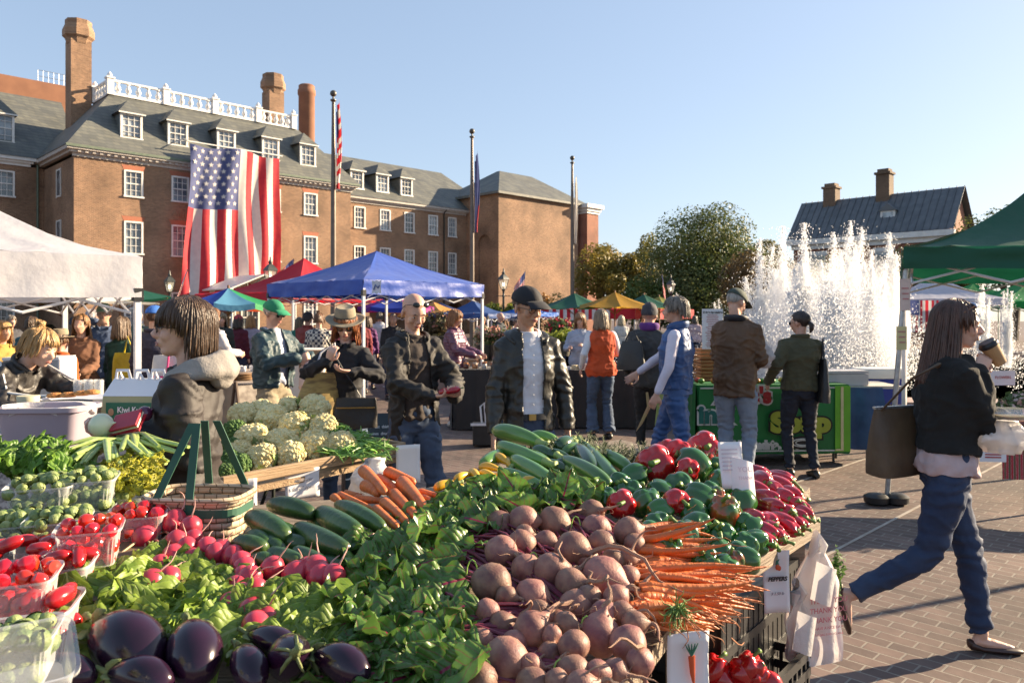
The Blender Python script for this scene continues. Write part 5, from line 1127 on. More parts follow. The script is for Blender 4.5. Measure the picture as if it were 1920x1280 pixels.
cols_=[(.02,.07,.45),(.14,.40,.60),(.03,.35,.12),(.62,.42,.03),(.55,.10,.04),(.30,.02,.20),(.16,.10,.40),(.30,.20,.55)]
umbrella('rainbow striped umbrella behind the hooded shopper',428,16.5,1.05,1.88,2.22,[fabric('rainbow%d'%i,c) for i,c in enumerate(cols_)],8,.12,rz=R(-90-40))
umbrella('purple, magenta and blue umbrella under the blue tent',742,20,1.0,1.85,2.20,[fabric('magenta',(.42,.02,.28),.4),fabric('violet',(.10,.03,.35),.4),fabric('cobalt',(.02,.05,.40),.4)],6,.10,rz=R(-60))
umbrella('wide dark green umbrella seen under the white tent',118,9.6,1.35,1.86,2.28,[GREENF],8,0)
umbrella('beige umbrella beyond the denim jacketed man',225,20,1.0,1.96,2.12,[fabric('beige',(.50,.45,.36),.3)],8)
umbrella('navy umbrella with a white edge above the tote shoppers',826,30,1.0,1.80,2.15,[fabric('navy',(.02,.03,.12),.2)],8)
# street lamps
def lamp(label,px,D,ztop):
    b=W(px,592,D); t=thing('street_lamp',label,'street lamp',(b.x,b.y,0),0,'old fashioned street lamps'); z=ztop-.85
    q=MB(); q.lathe([(.16,0),(.17,.15),(.10,.3),(.09,.6),(.055,.7),(.045,z-.35),(.06,z-.3),(.04,z-.25),(.045,z-.1),(.09,z-.02),(.03,z)],12); q.tube([(-.28,0,z-.28),(.28,0,z-.28)],.018,6); q.build('post',DARKM,t)
    q=MB(); q.loft([(V((0,0,z)),V((.11,0,0)),V((0,.11,0))),(V((0,0,z+.38)),V((.21,0,0)),V((0,.21,0)))],4,e=1.0); q.build('glass',mat('lantern_glass',(.55,.55,.48),(.6,.6,.52),.15,alpha=.45),t,smooth=0)
    q=MB(); q.loft([(V((0,0,z+.38)),V((.24,0,0)),V((0,.24,0))),(V((0,0,z+.44)),V((.21,0,0)),V((0,.21,0))),(V((0,0,z+.58)),V((.08,0,0)),V((0,.08,0)))],4); q.lathe([(.05,z+.58),(.07,z+.64),(.03,z+.72),(.03,z+.78),(.0,z+.85)],8)
    for k in range(4): a=PI/2*k; q.tube([(.11*math.cos(a),.11*math.sin(a),z),(.21*math.cos(a),.21*math.sin(a),z+.38)],.012,5)
    q.build('lantern_cap',DARKM,t)
    q=MB(); q.ell((0,0,z+.18),(.05,.05,.09)); q.build('bulb',mat('lit_bulb',(.9,.85,.7),emit=(1,.85,.6,1.6)),t)
lamp('lit street lamp in front of the flag shadow, left of the hooded shopper',318,30,3.42)
lamp('lit street lamp before the right foot of the giant flag',507,24,3.50)
lamp('street lamp with hanging baskets right of the blue tent',944,31,3.56)
lamp('street lamp before the magnolia tree',1258,36,3.55)
# small flags on slanted staffs
def smallflag(label,px,py,D,w,h,dx,drop,tilt):
    b=W(px,py,D); t=thing('small_flag',label,'flag',b,0,'small flags on slanted staffs')
    q=MB(); q.tube([(-dx,0,-drop),(0,0,0)],.015,6); q.build('staff',mat('dark_wood',(.10,.06,.04)),t)
    up=V((dx,0,drop)).normalized(); 
    def fn(u,v): 
        s_=V((0,0,0))-up*(h*v*.0)-up*(u*w)*1.0
        return V((0,0,0))-up*(h*(v))+V((tilt*u*w,-.05*math.sin(u*8+v*2),-u*w*.85))
    fl=flag_mesh(fn,26,26,.45,.54,'h'); fl.build('flag_cloth',[FLR,FLW,FLB],t,smooth=180)
smallflag('small flag beside the lamp, lower left of the giant flag',352,505,22,.75,.62,.35,1.0,-.3)
smallflag('small flag sticking up left of the red tent',551,485,22,.55,.45,.1,1.3,-.95)
smallflag('small flag just left of the black cap, near the hanging baskets',985,508,26,.62,.5,.1,1.2,-.6)
smallflag('small flag hanging before the magnolia tree',1241,513,32,.9,.6,-.1,1.4,.15)
q=flag_mesh(lambda u,v:V((1.05*(u-.5),.03*math.sin(u*14),-.95*v)),26,26,.42,.45,'v'); q.m=[(m if m!=2 else 2) for m in q.m]
o=q.build('pinned_flag',[FLR,FLW,FLB],None,loc=W(1728,563,23),smooth=180); tag(o,'American flag hung vertically under the far white tent','flag')
# hanging baskets on the lamp
def foliage(name,label,cat,loc,r,m,n,seed,leaf=.05,sq_=.8,flowers=None,kind=None,stems=False,parent=None,group=None,pot=None):
    q=MB(); g_=rng(seed)
    for k in range(n):
        d=V((g_.gauss(0,1),g_.gauss(0,1),g_.gauss(0,1))).normalized(); p=V((d.x*r[0],d.y*r[1],d.z*r[2]))*(g_.random()**.45)*(.75+.5*noise.noise(d*2.3+V((seed,0,0))))
        nn=(d+V((g_.gauss(0,.6),g_.gauss(0,.6),g_.gauss(0,.6)))).normalized(); ax=nn.orthogonal(); ax.rotate(M.Rotation(g_.random()*6.28,3,nn)); ay=nn.cross(ax); s_=leaf*g_.uniform(.6,1.4)
        q.add([p-ax*s_*.5,p+ay*s_*.28,p+ax*s_*.6,p-ay*s_*.28],[(0,1,2,3)],1 if flowers and g_.random()<flowers[1]*(.3+.7*(d.z>0)) else 0)
    if parent is None and (pot or True):
        t=thing(name,label,cat,loc,0,group); q.build('foliage',[m]+([flowers[0]] if flowers else []),t,smooth=0)
        if pot:
            w=MB(); w.lathe([(pot*.7,-r[2]-pot),(pot,-r[2]*.6),(pot*1.08,-r[2]*.6),(pot*1.08,-r[2]*.6+.03)],14); w.build('pot',mat('terracotta_pot',(.08,.07,.05),(.06,.05,.04)),t)
        return t
for dx,lb in ((-.42,'left hanging flower basket on the lamp right of the blue tent'),(.42,'right hanging flower basket on the lamp right of the blue tent')):
    b=W(944,580,31); foliage('hanging_basket',lb,'flower basket',(b.x+dx,b.y,b.z-.05),(.50,.4,.42),mat('chartreuse_leaf',(.28,.30,.04),(.12,.16,.03),.6,trans=.4,scale=3),900,int(dx*10)+50,.09,group='hanging flower baskets',pot=.2)
# planters with flowers beyond the table
PINK=mat('pink_flower',(.60,.28,.20),(.5,.2,.16),.7); RED_=mat('red_flower',(.60,.02,.06),None,.6); MEDG=mat('bedding_leaf',(.16,.20,.06),(.09,.13,.04),.6,trans=.3,scale=4)
for px,lab,fl,n in ((908,'potted pale pink mums left of the blue tent leg',PINK,1),(930,'potted salmon mums in front of the plaid shirted bald man',PINK,2),(958,'potted blush mums beside the leather jacket shoulder',PINK,3),(978,'potted pink mums hidden partly by the leather jacket',PINK,4)):
    foliage('potted_flowers',lab,'plant',W(px,632,18.5),(.32,.3,.36),MEDG,700,60+n,.055,flowers=(fl,.5),group='potted mums on the low wall',pot=.2)
foliage('flowering_shrub','bright red flowers above light green leaves right of the black cap',"plant",W(1047,612,17),(.42,.3,.25),MEDG,900,70,.06,flowers=(RED_,.35),pot=.2)
foliage('flowering_shrub','lime green bedding plant below the red flowers',"plant",W(1055,632,16.5),(.42,.3,.2),mat('lime_leaf',(.35,.38,.05),(.2,.26,.04),.6,trans=.4),800,71,.06,pot=.2)
foliage('potted_shrub','dense brown green dried shrub display behind the purple puffer jacket',"plant",W(822,610,17),(.50,.4,.42),mat('dried_leaf',(.16,.12,.07),(.09,.10,.04),.7,trans=.2),2200,72,.06,flowers=(PINK,.12),pot=.3)
# low planter wall
q=MB(); a=W(565,592,20); b=W(935,592,20); q.box(((a.x+b.x)/2,20,.24),(b.x-a.x,.5,.48)); q.box(((a.x+b.x)/2,20,.50),(b.x-a.x+.1,.6,.04)); o=q.build('low_wall',STONE,None,smooth=0); tag(o,'low pale stone wall across the square behind the black cloth table','wall')
# ============================================================= tables
def pleat(x0,x1,y,z0,z1,n=60,amp=.018,fr=26,curve=None,seed=0):
    mb=MB(); 
    def fn(u,v): x=x0+(x1-x0)*u; return V((x,y+amp*math.sin(u*fr*(x1-x0)+2*noise.noise(V((u*9,seed,0))))*(.35+.65*v)-.02*v,z1+(z0-z1)*v))
    mb.grid(fn,n,10); return mb
def clothtable(label,c,rz,w,d,h,m,name='covered_table',zb=.02):
    t=thing(name,label,'table',(c[0],c[1],0),rz)
    q=MB(); q.bb(-w/2,w/2,-d/2,d/2,h-.03,h); q.build('tabletop',m,t,smooth=0)
    q=pleat(-w/2-.01,w/2+.01,-d/2-.02,zb,h,int(60*w)); 
    b2=pleat(-d/2,d/2,0,zb,h,30); 
    for s_ in (-1,1): q.merge(b2,M.Translation((s_*(w/2+.02),0,0))@M.Rotation(R(90)*s_,4,'Z'))
    q.merge(pleat(-w/2,w/2,0,zb,h,40),M.Translation((0,d/2+.02,0)))
    q.build('tablecloth_skirt',m,t,smooth=180)
    q=MB()
    for x in (-w/2+.1,w/2-.1): q.tube([(x,-d/2+.1,0),(x,-d/2+.1,h-.03)],.015,6); q.tube([(x,d/2-.1,0),(x,d/2-.1,h-.03)],.015,6)
    q.build('legs',DARKM,t); return t
BLKC=mat('black_tablecloth',(.022,.018,.018),(.03,.025,.025),.85,scale=4,bump=.3,sheen=.15)
clothtable('long table under a floor length black cloth, left half, behind the leather jacket man',(W(950,592,11.3).x,11.3),R(4),1.55,.75,.86,BLKC)
clothtable('long table under a black cloth, right half, in front of the grey sweatshirt vendor',(W(1130,592,11.5).x,11.4),R(-4),1.45,.75,.84,BLKC)
# goods on the black tables: little pots and packets
G0=rng(4)
jarm=[mat('jam_dark',(.12,.04,.03),None,.3),mat('jam_amber',(.45,.2,.08),None,.3),mat('jar_pale',(.5,.45,.4),None,.4)]
for i in range(22):
    x=-.70+1.3*(i%11)/10+G0.uniform(-.02,.02); y=(.0 if i<11 else -.2); t=thing('preserve_jar','%s jar among the rows of preserves on the black table'%('dark plum','amber','pale')[i%3] if False else 'small lidded jar of preserves on the black cloth table','jar',(W(950,592,11.3).x+x,11.25+y,.862),0,'preserve jars on the black table')
    q=MB(); q.lathe([(.035,0),(.038,.01),(.038,.06),(.03,.07)],10); q.build('glass_jar',jarm[i%3],t); q=MB(); q.lathe([(.032,.068),(.033,.088),(.0,.09)],10); q.build('lid',jarm[(i+1)%3],t)
for i in range(9):
    x=-.55+.13*i; o=MB(); o.bb(-.05,.05,-.04,.04,0,.04+.02*(i%3)); o.build('packet',plain([(.6,.6,.66),(.62,.5,.3),(.55,.4,.35)][i%3]),None,loc=(W(1130,592,11.4).x+x,11.2,.842),rz=i,smooth=0); tag(bpy.context.scene.objects[-1],'small wrapped packet on the right half of the black table','packet','packets on the black table')
# black basket cart with two white handles under the left black table
t=thing('rolling_crate','black folding crate with white handles on the ground before the black table','crate',W(912,592,9.6)-V((0,0,H)),R(4))
q=MB(); q.bb(-.17,.17,-.14,.14,.03,.28); q.build('crate_body',BLACKP,t,smooth=0); q=MB(); q.bb(-.20,.20,-.16,-.142,.27,.30); q.build('rim',STEEL,t,smooth=0)
for x in (-.06,.05): q=MB(); q.tube([(x,-.10,.3),(x-.02,-.12,.5),(x+.03,-.12,.55),(x+.05,-.1,.3)],.012,6); q.build('handle',STEEL,t)
# green banner stall
bc=W(1424,592,8.75); t=clothtable('stall table under a green cloth with a painted banner, by the fountain',(bc.x,bc.y),R(3),1.66,.75,.87,mat('green_tablecloth',(.012,.17,.035),(.01,.12,.03),.8,scale=2,bump=.3),zb=.12)
BAN=mat('banner_green',(.012,.20,.045),(.015,.15,.035),.6,scale=2.2,bump=.2)
q=MB(); q.grid(lambda u,v:V((-.83+1.66*u,-.43-.015*math.sin(u*9),.87-.74*v)),20,4); bo=q.build('banner',BAN,t,smooth=180)
BW=mat('banner_white',(.7,.72,.66)); BR=mat('banner_red',(.45,.03,.03)); BT=mat('banner_teal',(.015,.16,.13)); BY=mat('banner_yellow',(.42,.50,.05)); BK=mat('banner_black',(.01,.01,.01)); BLM=mat('banner_lime',(.16,.48,.03))
def bt(s_,x,z,sz,m,ol=None,sx=1.0,y=-.452,bold=.012):
    if ol: text_obj(s_,sz,'banner_outline',ol,t,(x,y,z),ext=.001,bold=bold+.018,sx=sx)
    text_obj(s_,sz,'banner_lettering',m,t,(x,y-.006,z),ext=.001,bold=bold,sx=sx)
bt("Zeke's",-.35,.755,.23,BR,BW,1.0); bt('ink',-.67,.55,.26,BT,BW,1.1); bt('Soup',.28,.46,.28,BY,BK,1.15,bold=.02); bt('Alexandria, VA',-.12,.225,.12,BW,sx=1.0)
q=MB(); q.bb(-.82,.82,-.455,-.452,.155,.17); q.bb(-.82,.82,-.455,-.452,.835,.85); q.build('banner_border',BW,t,smooth=0)
q=MB(); q.bb(.66,.83,-.462,-.458,.15,.86); q.build('banner_side',BLM,t,smooth=0); q=MB(); q.bb(.72,.75,-.47,-.465,.16,.85); q.bb(.66,.72,-.47,-.465,.16,.18); q.build('banner_stripe',mat('banner_cream',(.7,.65,.35)),t,smooth=0)
q=MB(); q.tube([(.02,-.458,.34),(.15,-.458,.30)],.014,6,flat=.2); q.lathe([(.001,0),(.17,.0),(.17,.004)],24,M.Translation((.30,-.46,.25))@M.Rotation(PI/2,4,'X')@M.Diagonal((1,.42,1,1))); q.build('skillet_emblem',BK,t)
q=MB(); 
for rr2 in (.12,.08): q.tube([(.30+rr2*math.cos(a),-.468,.25+rr2*.35*math.sin(a)) for a in [k*PI/8 for k in range(17)]],.007,5)
q.build('skillet_rings',BW,t)
q=MB(); q.tube([(.15,-.46,.58),(.10,-.46,.66),(.17,-.46,.74),(.13,-.46,.82)],[.01,.03,.025,.004],6,flat=.2); q.build('steam_emblem',BK,t)
# things on the banner stall
def crate(label,loc,w,d,h,rz,m,name='wooden_crate',cat='crate',grp=None,solid=False):
    t=thing(name,label,cat,loc,rz,grp); q=MB(); n=3
    for k in range(n):
        z0=h*k/n+.006; z1=h*(k+1)/n-.006
        q.bb(-w/2,w/2,-d/2,-d/2+.012,z0,z1); q.bb(-w/2,w/2,d/2-.012,d/2,z0,z1); q.bb(-w/2,-w/2+.012,-d/2+.012,d/2-.012,z0,z1); q.bb(w/2-.012,w/2,-d/2+.012,d/2-.012,z0,z1)
    q.build('slats',m,t,smooth=0); q=MB(); q.bb(-w/2+.01,w/2-.01,-d/2+.01,d/2-.01,0,.012); q.build('bottom',m,t,smooth=0); return t
OW=mat('orange_crate_wood',(.40,.19,.07),(.30,.14,.05),.7,scale=5)
bz=.872
for k,lb in ((0,'orange brown wooden crate at the left end of the banner stall, lowest'),(1,'orange brown wooden crate second in its stack on the banner stall'),(2,'orange brown wooden crate topmost in its stack on the banner stall')):
    crate(lb,(W(1330,592,8.9).x,8.95,bz+.125*k),.26,.3,.12,R(3),OW,grp='wooden crates on the banner stall')
t2=thing('menu_board','tall white menu sheet with printed red lines standing on the stall crates','sign',(W(1336,592,8.8).x,8.8,1.24),R(3))
q=MB(); q.bb(-.12,.12,0,.01,0,.46); q.build('board',PAPER,t2,smooth=0); text_obj("Zeke's Specialties",.032,'lettering',INK,t2,(0,-.006,.42),ext=.0005,bold=.001)
q=MB(); g_=rng(3)
for i in range(19): w_=g_.uniform(.05,.085); q.bb(-w_,w_,-.003,-.001,.385-.02*i,.392-.02*i)
q.build('menu_line',mat('print_red',(.5,.2,.2)),t2,smooth=0)['kind']='stuff'
for i in range(26):
    px=1300+G0.uniform(0,235); o=MB(); o.ell((0,0,.03),(.035,.035,.03)); c3=[(.45,.33,.05),(.4,.05,.03),(.10,.25,.04),(.5,.2,.04)][i%4]
    ob_=o.build(['squash','tomato','lettuce','gourd'][i%4] if False else 'gourd',plain(c3,.4),None,loc=(W(px,592,8.5).x,8.45+G0.uniform(0,.2),bz)); tag(ob_,'tiny %s gourd on the banner stall top behind the shoppers'%['yellow','red','green','orange'][i%4],'gourd','small gourds on the banner stall, '+['yellow','red','green','orange'][i%4])
# blue cloth side table, white boxes, cooler
t=thing('folding_table','folding table with a blue cloth draped at its right end beside the banner stall','table',(W(1600,592,8.9).x,8.95,0),R(-3))
q=MB(); q.bb(-.35,.45,-.3,.35,.80,.83); q.build('tabletop',mat('cream_top',(.62,.58,.50)),t,smooth=0)
q=MB(); q.grid(lambda u,v:V((-.30+.52*u+.05*v,-.33-.02*math.sin(u*12+v)-.05*v+.05*math.sin(u*5)*v,.815-(.60+.10*math.sin(u*3+.5))*v)),30,10); q.build('blue_cloth',mat('blue_drape',(.03,.07,.17),(.05,.12,.26),.7,scale=3,bump=.5),t,smooth=180)
for x in (-.25,.1): q=MB(); q.tube([(x,-.2,0),(x,-.2,.8)],.018,6); q.build('leg',DARKM,t)
for k,(dx,dz,lb) in enumerate(((-.15,0,'lower white cardboard box on the cream side table'),(-.13,.135,'thin white box lid on top of the lower white box'))):
    q=MB(); q.bb(-.24,.24,-.17,.17,0,.13 if k==0 else .03); o=q.build('cardboard_box',mat('white_card',(.55,.54,.56),(.5,.49,.51),.6),None,loc=(W(1580,592,8.8).x+dx*0,8.85,.833+dz),rz=R(4*k),smooth=0); tag(o,lb,'box')
LED=mat('pink_granite',(.42,.30,.25),(.34,.25,.21),.7,scale=14,bump=.1)
cz=.50; t=thing('cooler_box','blue cooler box with white lid on the fountain ledge','cooler',W(1645,592,9.9)-V((0,0,H-cz)),R(4))
q=MB(); q.loft([(V((0,0,0)),V((.27,0,0)),V((0,.17,0))),(V((0,0,.32)),V((.29,0,0)),V((0,.19,0)))],16,e=.35); q.build('cooler_body',mat('cooler_blue',(.012,.04,.30),(.01,.035,.26),.35),t)
q=MB(); q.loft([(V((0,0,.325)),V((.30,0,0)),V((0,.20,0))),(V((0,0,.43)),V((.30,0,0)),V((0,.20,0))),(V((0,0,.45)),V((.285,0,0)),V((0,.185,0)))],16,e=.35); q.build('cooler_lid',WHITE,t)
# fountain
FC=V((7.6,19.2,0)); FR=9.5
t=thing('fountain','wide fountain basin with a pink stone ledge','fountain',FC)
q=MB(); q.lathe([(FR,0),(FR,.44),(FR+.06,.45),(FR+.06,.5),(FR-.6,.5),(FR-.6,.2),(FR-.61,0)],72); q.build('ledge',LED,t,smooth=30)
q=MB(); q.lathe([(.01,.30),(FR-.6,.3)],72); q.build('water',mat('fountain_water',(.10,.13,.14),(.2,.23,.24),.12,scale=3,bump=.9,bscale=5,spec=.9,bdist=.05),t)
SPR=bpy.data.materials.new('water_spray'); SPR.use_nodes=True; N,L,b_=nodes_of(SPR)
b_.inputs['Base Color'].default_value=(.9,.92,.95,1); b_.inputs['Roughness'].default_value=.5; tr_=N.new('ShaderNodeBsdfTranslucent'); tr_.inputs[0].default_value=(.95,.95,.95,1); mx=N.new('ShaderNodeMixShader'); mx.inputs[0].default_value=.75; L.new(b_.outputs[0],mx.inputs[1]); L.new(tr_.outputs[0],mx.inputs[2]); L.new(mx.outputs[0],N['Material Output'].inputs[0])
def jet(px,top,D,n,wid,seed,lab):
    g_=rng(seed); b0=W(px,592,D); zt=1.62+(592-top)/1440*D; mb=MB(); subs=[(1.0,0,0,0)]+[(g_.uniform(.55,.97),g_.gauss(0,.16)*wid,g_.gauss(0,.16)*wid,g_.gauss(0,.07)*wid) for _ in range(9)]
    for k in range(int(n*3.3)):
        j=g_.randrange(len(subs)); hj,xj,yj,lean_=subs[j]; hh=g_.random()**.8; z=.3+(zt-.3)*hj*hh
        u_=g_.random()
        if u_<.62: sp_=wid*(.035+.13*(1-hh)**.6)*(min(1,(1-hh)*9)**.5+.15)
        elif u_<.9: sp_=wid*(.10+.30*(1-hh)**.7)
        else: sp_=wid*(.35+.35*(1-hh)); z+=g_.uniform(-.3,.25)*(1-hh)
        x=xj*(.4+.6*hh)+lean_*hh*hh+g_.gauss(0,.55)*sp_; y=yj*(.4+.6*hh)+g_.gauss(0,.55)*sp_
        if z<.3: continue
        r_=g_.uniform(.0026,.0075)*(1.25 if u_<.62 else 1.0)
        l_=r_*g_.uniform(1,3)
        mb.add([(x-r_,y,z),(x+r_,y-r_*.5,z),(x,y+r_,z),(x,y,z+l_),(x,y,z-l_)],[(0,1,3),(1,2,3),(2,0,3),(1,0,4),(2,1,4),(0,2,4)])
    o=mb.build('water_jet',SPR,None,loc=(b0.x,b0.y,0),smooth=0); tag(o,lab,'water jet','white water jets of the fountain')
JT=[(1425,447,15.6,6500,.85,'leftmost tall ragged water jet of the fountain'),(1468,425,16.6,7000,.8,'second water jet from the left'),(1508,418,15.2,8000,.9,'third water jet from the left, tall and loose at its head'),(1560,478,14.6,6000,.75,'short water jet in the dip between the tall groups'),(1595,414,16.0,8000,.85,'slim water jet with the highest pointed tip'),(1633,468,14.8,5500,.6,'low water jet right of the highest tip'),(1668,436,15.4,8500,.7,'thick water jet at the right next to the green tent'),(1843,522,17.5,4200,.42,'small water jet right of the walking woman\'s head'),(1889,541,19.5,2600,.35,'smallest water jet near the right edge'),(1268,548,26,700,.35,'tiny far water jet behind the grey haired man'),(1348,560,24,1200,.5,'small water jet left of the brown jacket man\'s cap')]
for i,(px,tp,D,n,wd,lb) in enumerate(JT): jet(px,tp,D,n,wd,100+i,lb)
# falling curtain and mist over the basin, uncountable
g_=rng(77); mb=MB()
def drop(x,y,z,r_,l_): mb.add([(x-r_,y,z),(x+r_,y-r_*.5,z),(x,y+r_,z),(x,y,z+l_),(x,y,z-l_)],[(0,1,3),(1,2,3),(2,0,3),(1,0,4),(2,1,4),(0,2,4)])
for k in range(36000):
    D=g_.uniform(13.0,18.5); px=g_.gauss(1555,95) if g_.random()<.75 else g_.uniform(1390,1700); 
    z=.3+2.1*(g_.random()**1.2)*(1-.45*min(1,abs(px-1555)/190))*(1+.25*noise.noise(V((px*.02,D*.3,0)))); b0=W(px,592,D)
    r_=g_.uniform(.003,.010); drop(b0.x,D,z,r_,r_*g_.uniform(1,2.5))
for k in range(9000):
    D=g_.uniform(13,26); px=g_.uniform(1130,1390) if g_.random()<.55 else g_.uniform(1700,1920); z=.3+.55*(g_.random()**2); b0=W(px,592,D)
    if noise.noise(V((px*.03,D,0)))<-.1: continue
    r_=g_.uniform(.004,.013); drop(b0.x,D,z,r_,r_*1.5)
o=mb.build('spray',SPR,None,smooth=0); tag(o,'white falling spray and drops across the fountain basin','spray',None,'stuff')
# mist body (thin even volume) in the lower spray
MI=bpy.data.materials.new('mist'); MI.use_nodes=True; N,L=MI.node_tree.nodes,MI.node_tree.links; N.remove(N['Principled BSDF']); pv=N.new('ShaderNodeVolumePrincipled'); pv.inputs['Color'].default_value=(.95,.96,1,1); pv.inputs['Anisotropy'].default_value=.3
tc=N.new('ShaderNodeTexCoord'); no=N.new('ShaderNodeTexNoise'); no.inputs['Scale'].default_value=1.3; no.inputs['Detail'].default_value=4; L.new(tc.outputs['Object'],no.inputs['Vector'])
sp=N.new('ShaderNodeSeparateXYZ'); L.new(tc.outputs['Object'],sp.inputs[0])
fall=math_(N,L,'MAXIMUM',math_(N,L,'SUBTRACT',1.0,math_(N,L,'DIVIDE',sp.outputs[2],2.5)),0.0)
dn=math_(N,L,'MULTIPLY',math_(N,L,'MULTIPLY',fall,3.2),math_(N,L,'MAXIMUM',math_(N,L,'SUBTRACT',math_(N,L,'MULTIPLY',no.outputs['Fac'],2.2),.5),.0)); L.new(dn,pv.inputs['Density']); L.new(pv.outputs[0],N['Material Output'].inputs['Volume'])
q=MB(); q.ell((0,0,1.1),(1.42,1.7,1.9),None,28,18); q.v=[(x,y,max(z,.0)) for x,y,z in q.v]; o=q.build('mist',MI,None,loc=(W(1560,592,16).x,16,.32),smooth=180); tag(o,'white mist hanging around the feet of the jets','mist',None,'stuff')
# pole with paper signs, weights
p0=G(1663,944); t=thing('sign_pole','grey pole on dark weights carrying two paper price signs, at the green tent corner','pole',p0)
q=MB(); q.tube([(0,0,.05),(.14,-.05,2.05)],.022,10); q.build('pole',GALV,t)
for dx in (-.10,.07): q=MB(); q.lathe([(.06,0),(.10,.02),(.105,.07),(.07,.09),(.03,.10)],16,M.Translation((dx,-.02,0))); q.build('weight',BLACKP,t)
for z,h_,m_,lb in ((1.80,.27,mat('pink_paper',(.62,.50,.45)),0),(1.43,.20,mat('yellow_paper',(.62,.55,.28)),1)):
    q=MB(); q.bb(-.045,.045,-.032,-.028,z-h_/2,z+h_/2); q.build('paper_sign',m_,t,T=M.Translation((.065*z,-.025*z,0)),smooth=0)
    q=MB(); 
    for i in range(3): q.bb(-.03+.005*i,.03,-.036,-.033,z+.05-.045*i,z+.06-.045*i)
    q.build('sign_writing',mat('print_red',(.5,.2,.2)),t,T=M.Translation((.065*z,-.025*z,0)),smooth=0)
# ---- right edge flower table
tc_=W(1905,592,6.6); t=thing('flower_table','table with a red striped cloth and flowers at the right edge','table',(tc_.x,tc_.y,0),R(-6))
def strp():
    m=mat('red_striped_cloth',(.45,.03,.04),None,.8); N,L,b=nodes_of(m); tc=N.new('ShaderNodeTexCoord'); wv=N.new('ShaderNodeTexWave'); wv.inputs['Scale'].default_value=9; L.new(tc.outputs['Object'],wv.inputs[0]); rp=N.new('ShaderNodeValToRGB'); rp.color_ramp.interpolation='CONSTANT'
    for pos,c in ((0,(.42,.02,.03)),(.3,(.55,.5,.48)),(.42,(.05,.03,.05)),(.55,(.45,.03,.04)),(.8,(.08,.12,.06))): 
        e=rp.color_ramp.elements.new(pos) if pos not in (0,) else rp.color_ramp.elements[0]; e.color=(*c,1)
    L.new(wv.outputs['Fac'],rp.inputs[0]); L.new(rp.outputs[0],b.inputs['Base Color']); return m
STR=strp()
q=MB(); q.bb(-.32,1.2,-.4,.4,.72,.745); q.build('tabletop',STR,t,smooth=0); q=pleat(-.33,1.2,-.42,.30,.744,60,.03,16); q.build('tablecloth',STR,t,smooth=180)
q=MB(); q.tube([(-.1,-.35,0),(-.1,-.35,.72)],.018,6); q.tube([(1.1,-.35,0),(1.1,-.35,.72)],.018,6); q.build('leg',DARKM,t)
foliage('cut_flowers','bunches of cut pink and white flowers on the striped cloth table','flowers',(tc_.x+.02,tc_.y-.1,.86),(.34,.22,.14),mat('stem_leaf',(.10,.16,.05),(.16,.20,.08),.6,trans=.3),1500,81,.045,flowers=(mat('pale_pink_petal',(.6,.35,.36),(.6,.5,.4),.6,scale=20),.35),pot=.1)
foliage('cut_flowers','red flowers at the far right end of the striped cloth table','flowers',(tc_.x+.40,tc_.y-.2,.86),(.2,.2,.13),mat('stem_leaf',(.10,.16,.05)),700,82,.045,flowers=(mat('deep_red_petal',(.5,.02,.03)),.5),pot=.1)
q=MB(); q.bb(-.12,.12,0,.01,0,.13); o=q.build('price_card',PAPER,None,loc=W(1880,722,6.9),rz=R(5),smooth=0); tag(o,'white card with red print standing among the cut flowers','sign'); text_obj('FLOWERS',.035,'lettering',BR,o,(0,-.005,.07),ext=.0005)
q=MB(); q.bb(-.10,.10,0,.004,-.16,0); o=q.build('price_card',PAPER,None,loc=W(1862,828,6.12),rz=R(-6),smooth=0); tag(o,'white notice hanging on the striped cloth behind the woman','sign')
q=MB(); 
for i in range(5): q.bb(-.06,.06,-.003,-.001,-.04-.022*i,-.03-.022*i)
q.build('notice_print',BR,o,smooth=0)
# clamshell box and bag in the woman's left hand
cl=thing('clamshell_box','clear lidded food box held in front of the walking woman','food box',W(1897,786,3.55),R(5))
CLR=mat('clear_plastic',(.75,.78,.80),(.8,.82,.84),.12,alpha=.32,spec=.9)
q=MB(); q.loft([(V((0,0,0)),V((.060,0,0)),V((0,.05,0))),(V((0,0,.02)),V((.078,0,0)),V((0,.062,0))),(V((0,0,.024)),V((.084,0,0)),V((0,.067,0))),(V((0,0,.028)),V((.078,0,0)),V((0,.062,0))),(V((0,0,.052)),V((.060,0,0)),V((0,.046,0)))],24,e=.6); q.build('box_shell',CLR,cl)
q=MB(); q.loft([(V((0,0,.003)),V((.055,0,0)),V((0,.045,0))),(V((0,0,.018)),V((.070,0,0)),V((0,.055,0)))],20,e=.6); q.build('salad',mat('salad_brown',(.28,.16,.07),(.2,.2,.07),.6,scale=40,bump=.5),cl)
q=MB(); plastic_bag(q,(0,0,0),.20,.15,21); o=q.build('plastic_bag',PLAST,None,loc=W(1880,795,3.58)+V((0,.02,.015)),smooth=180); tag(o,'crumpled white plastic bag hanging below the clear food box','bag')
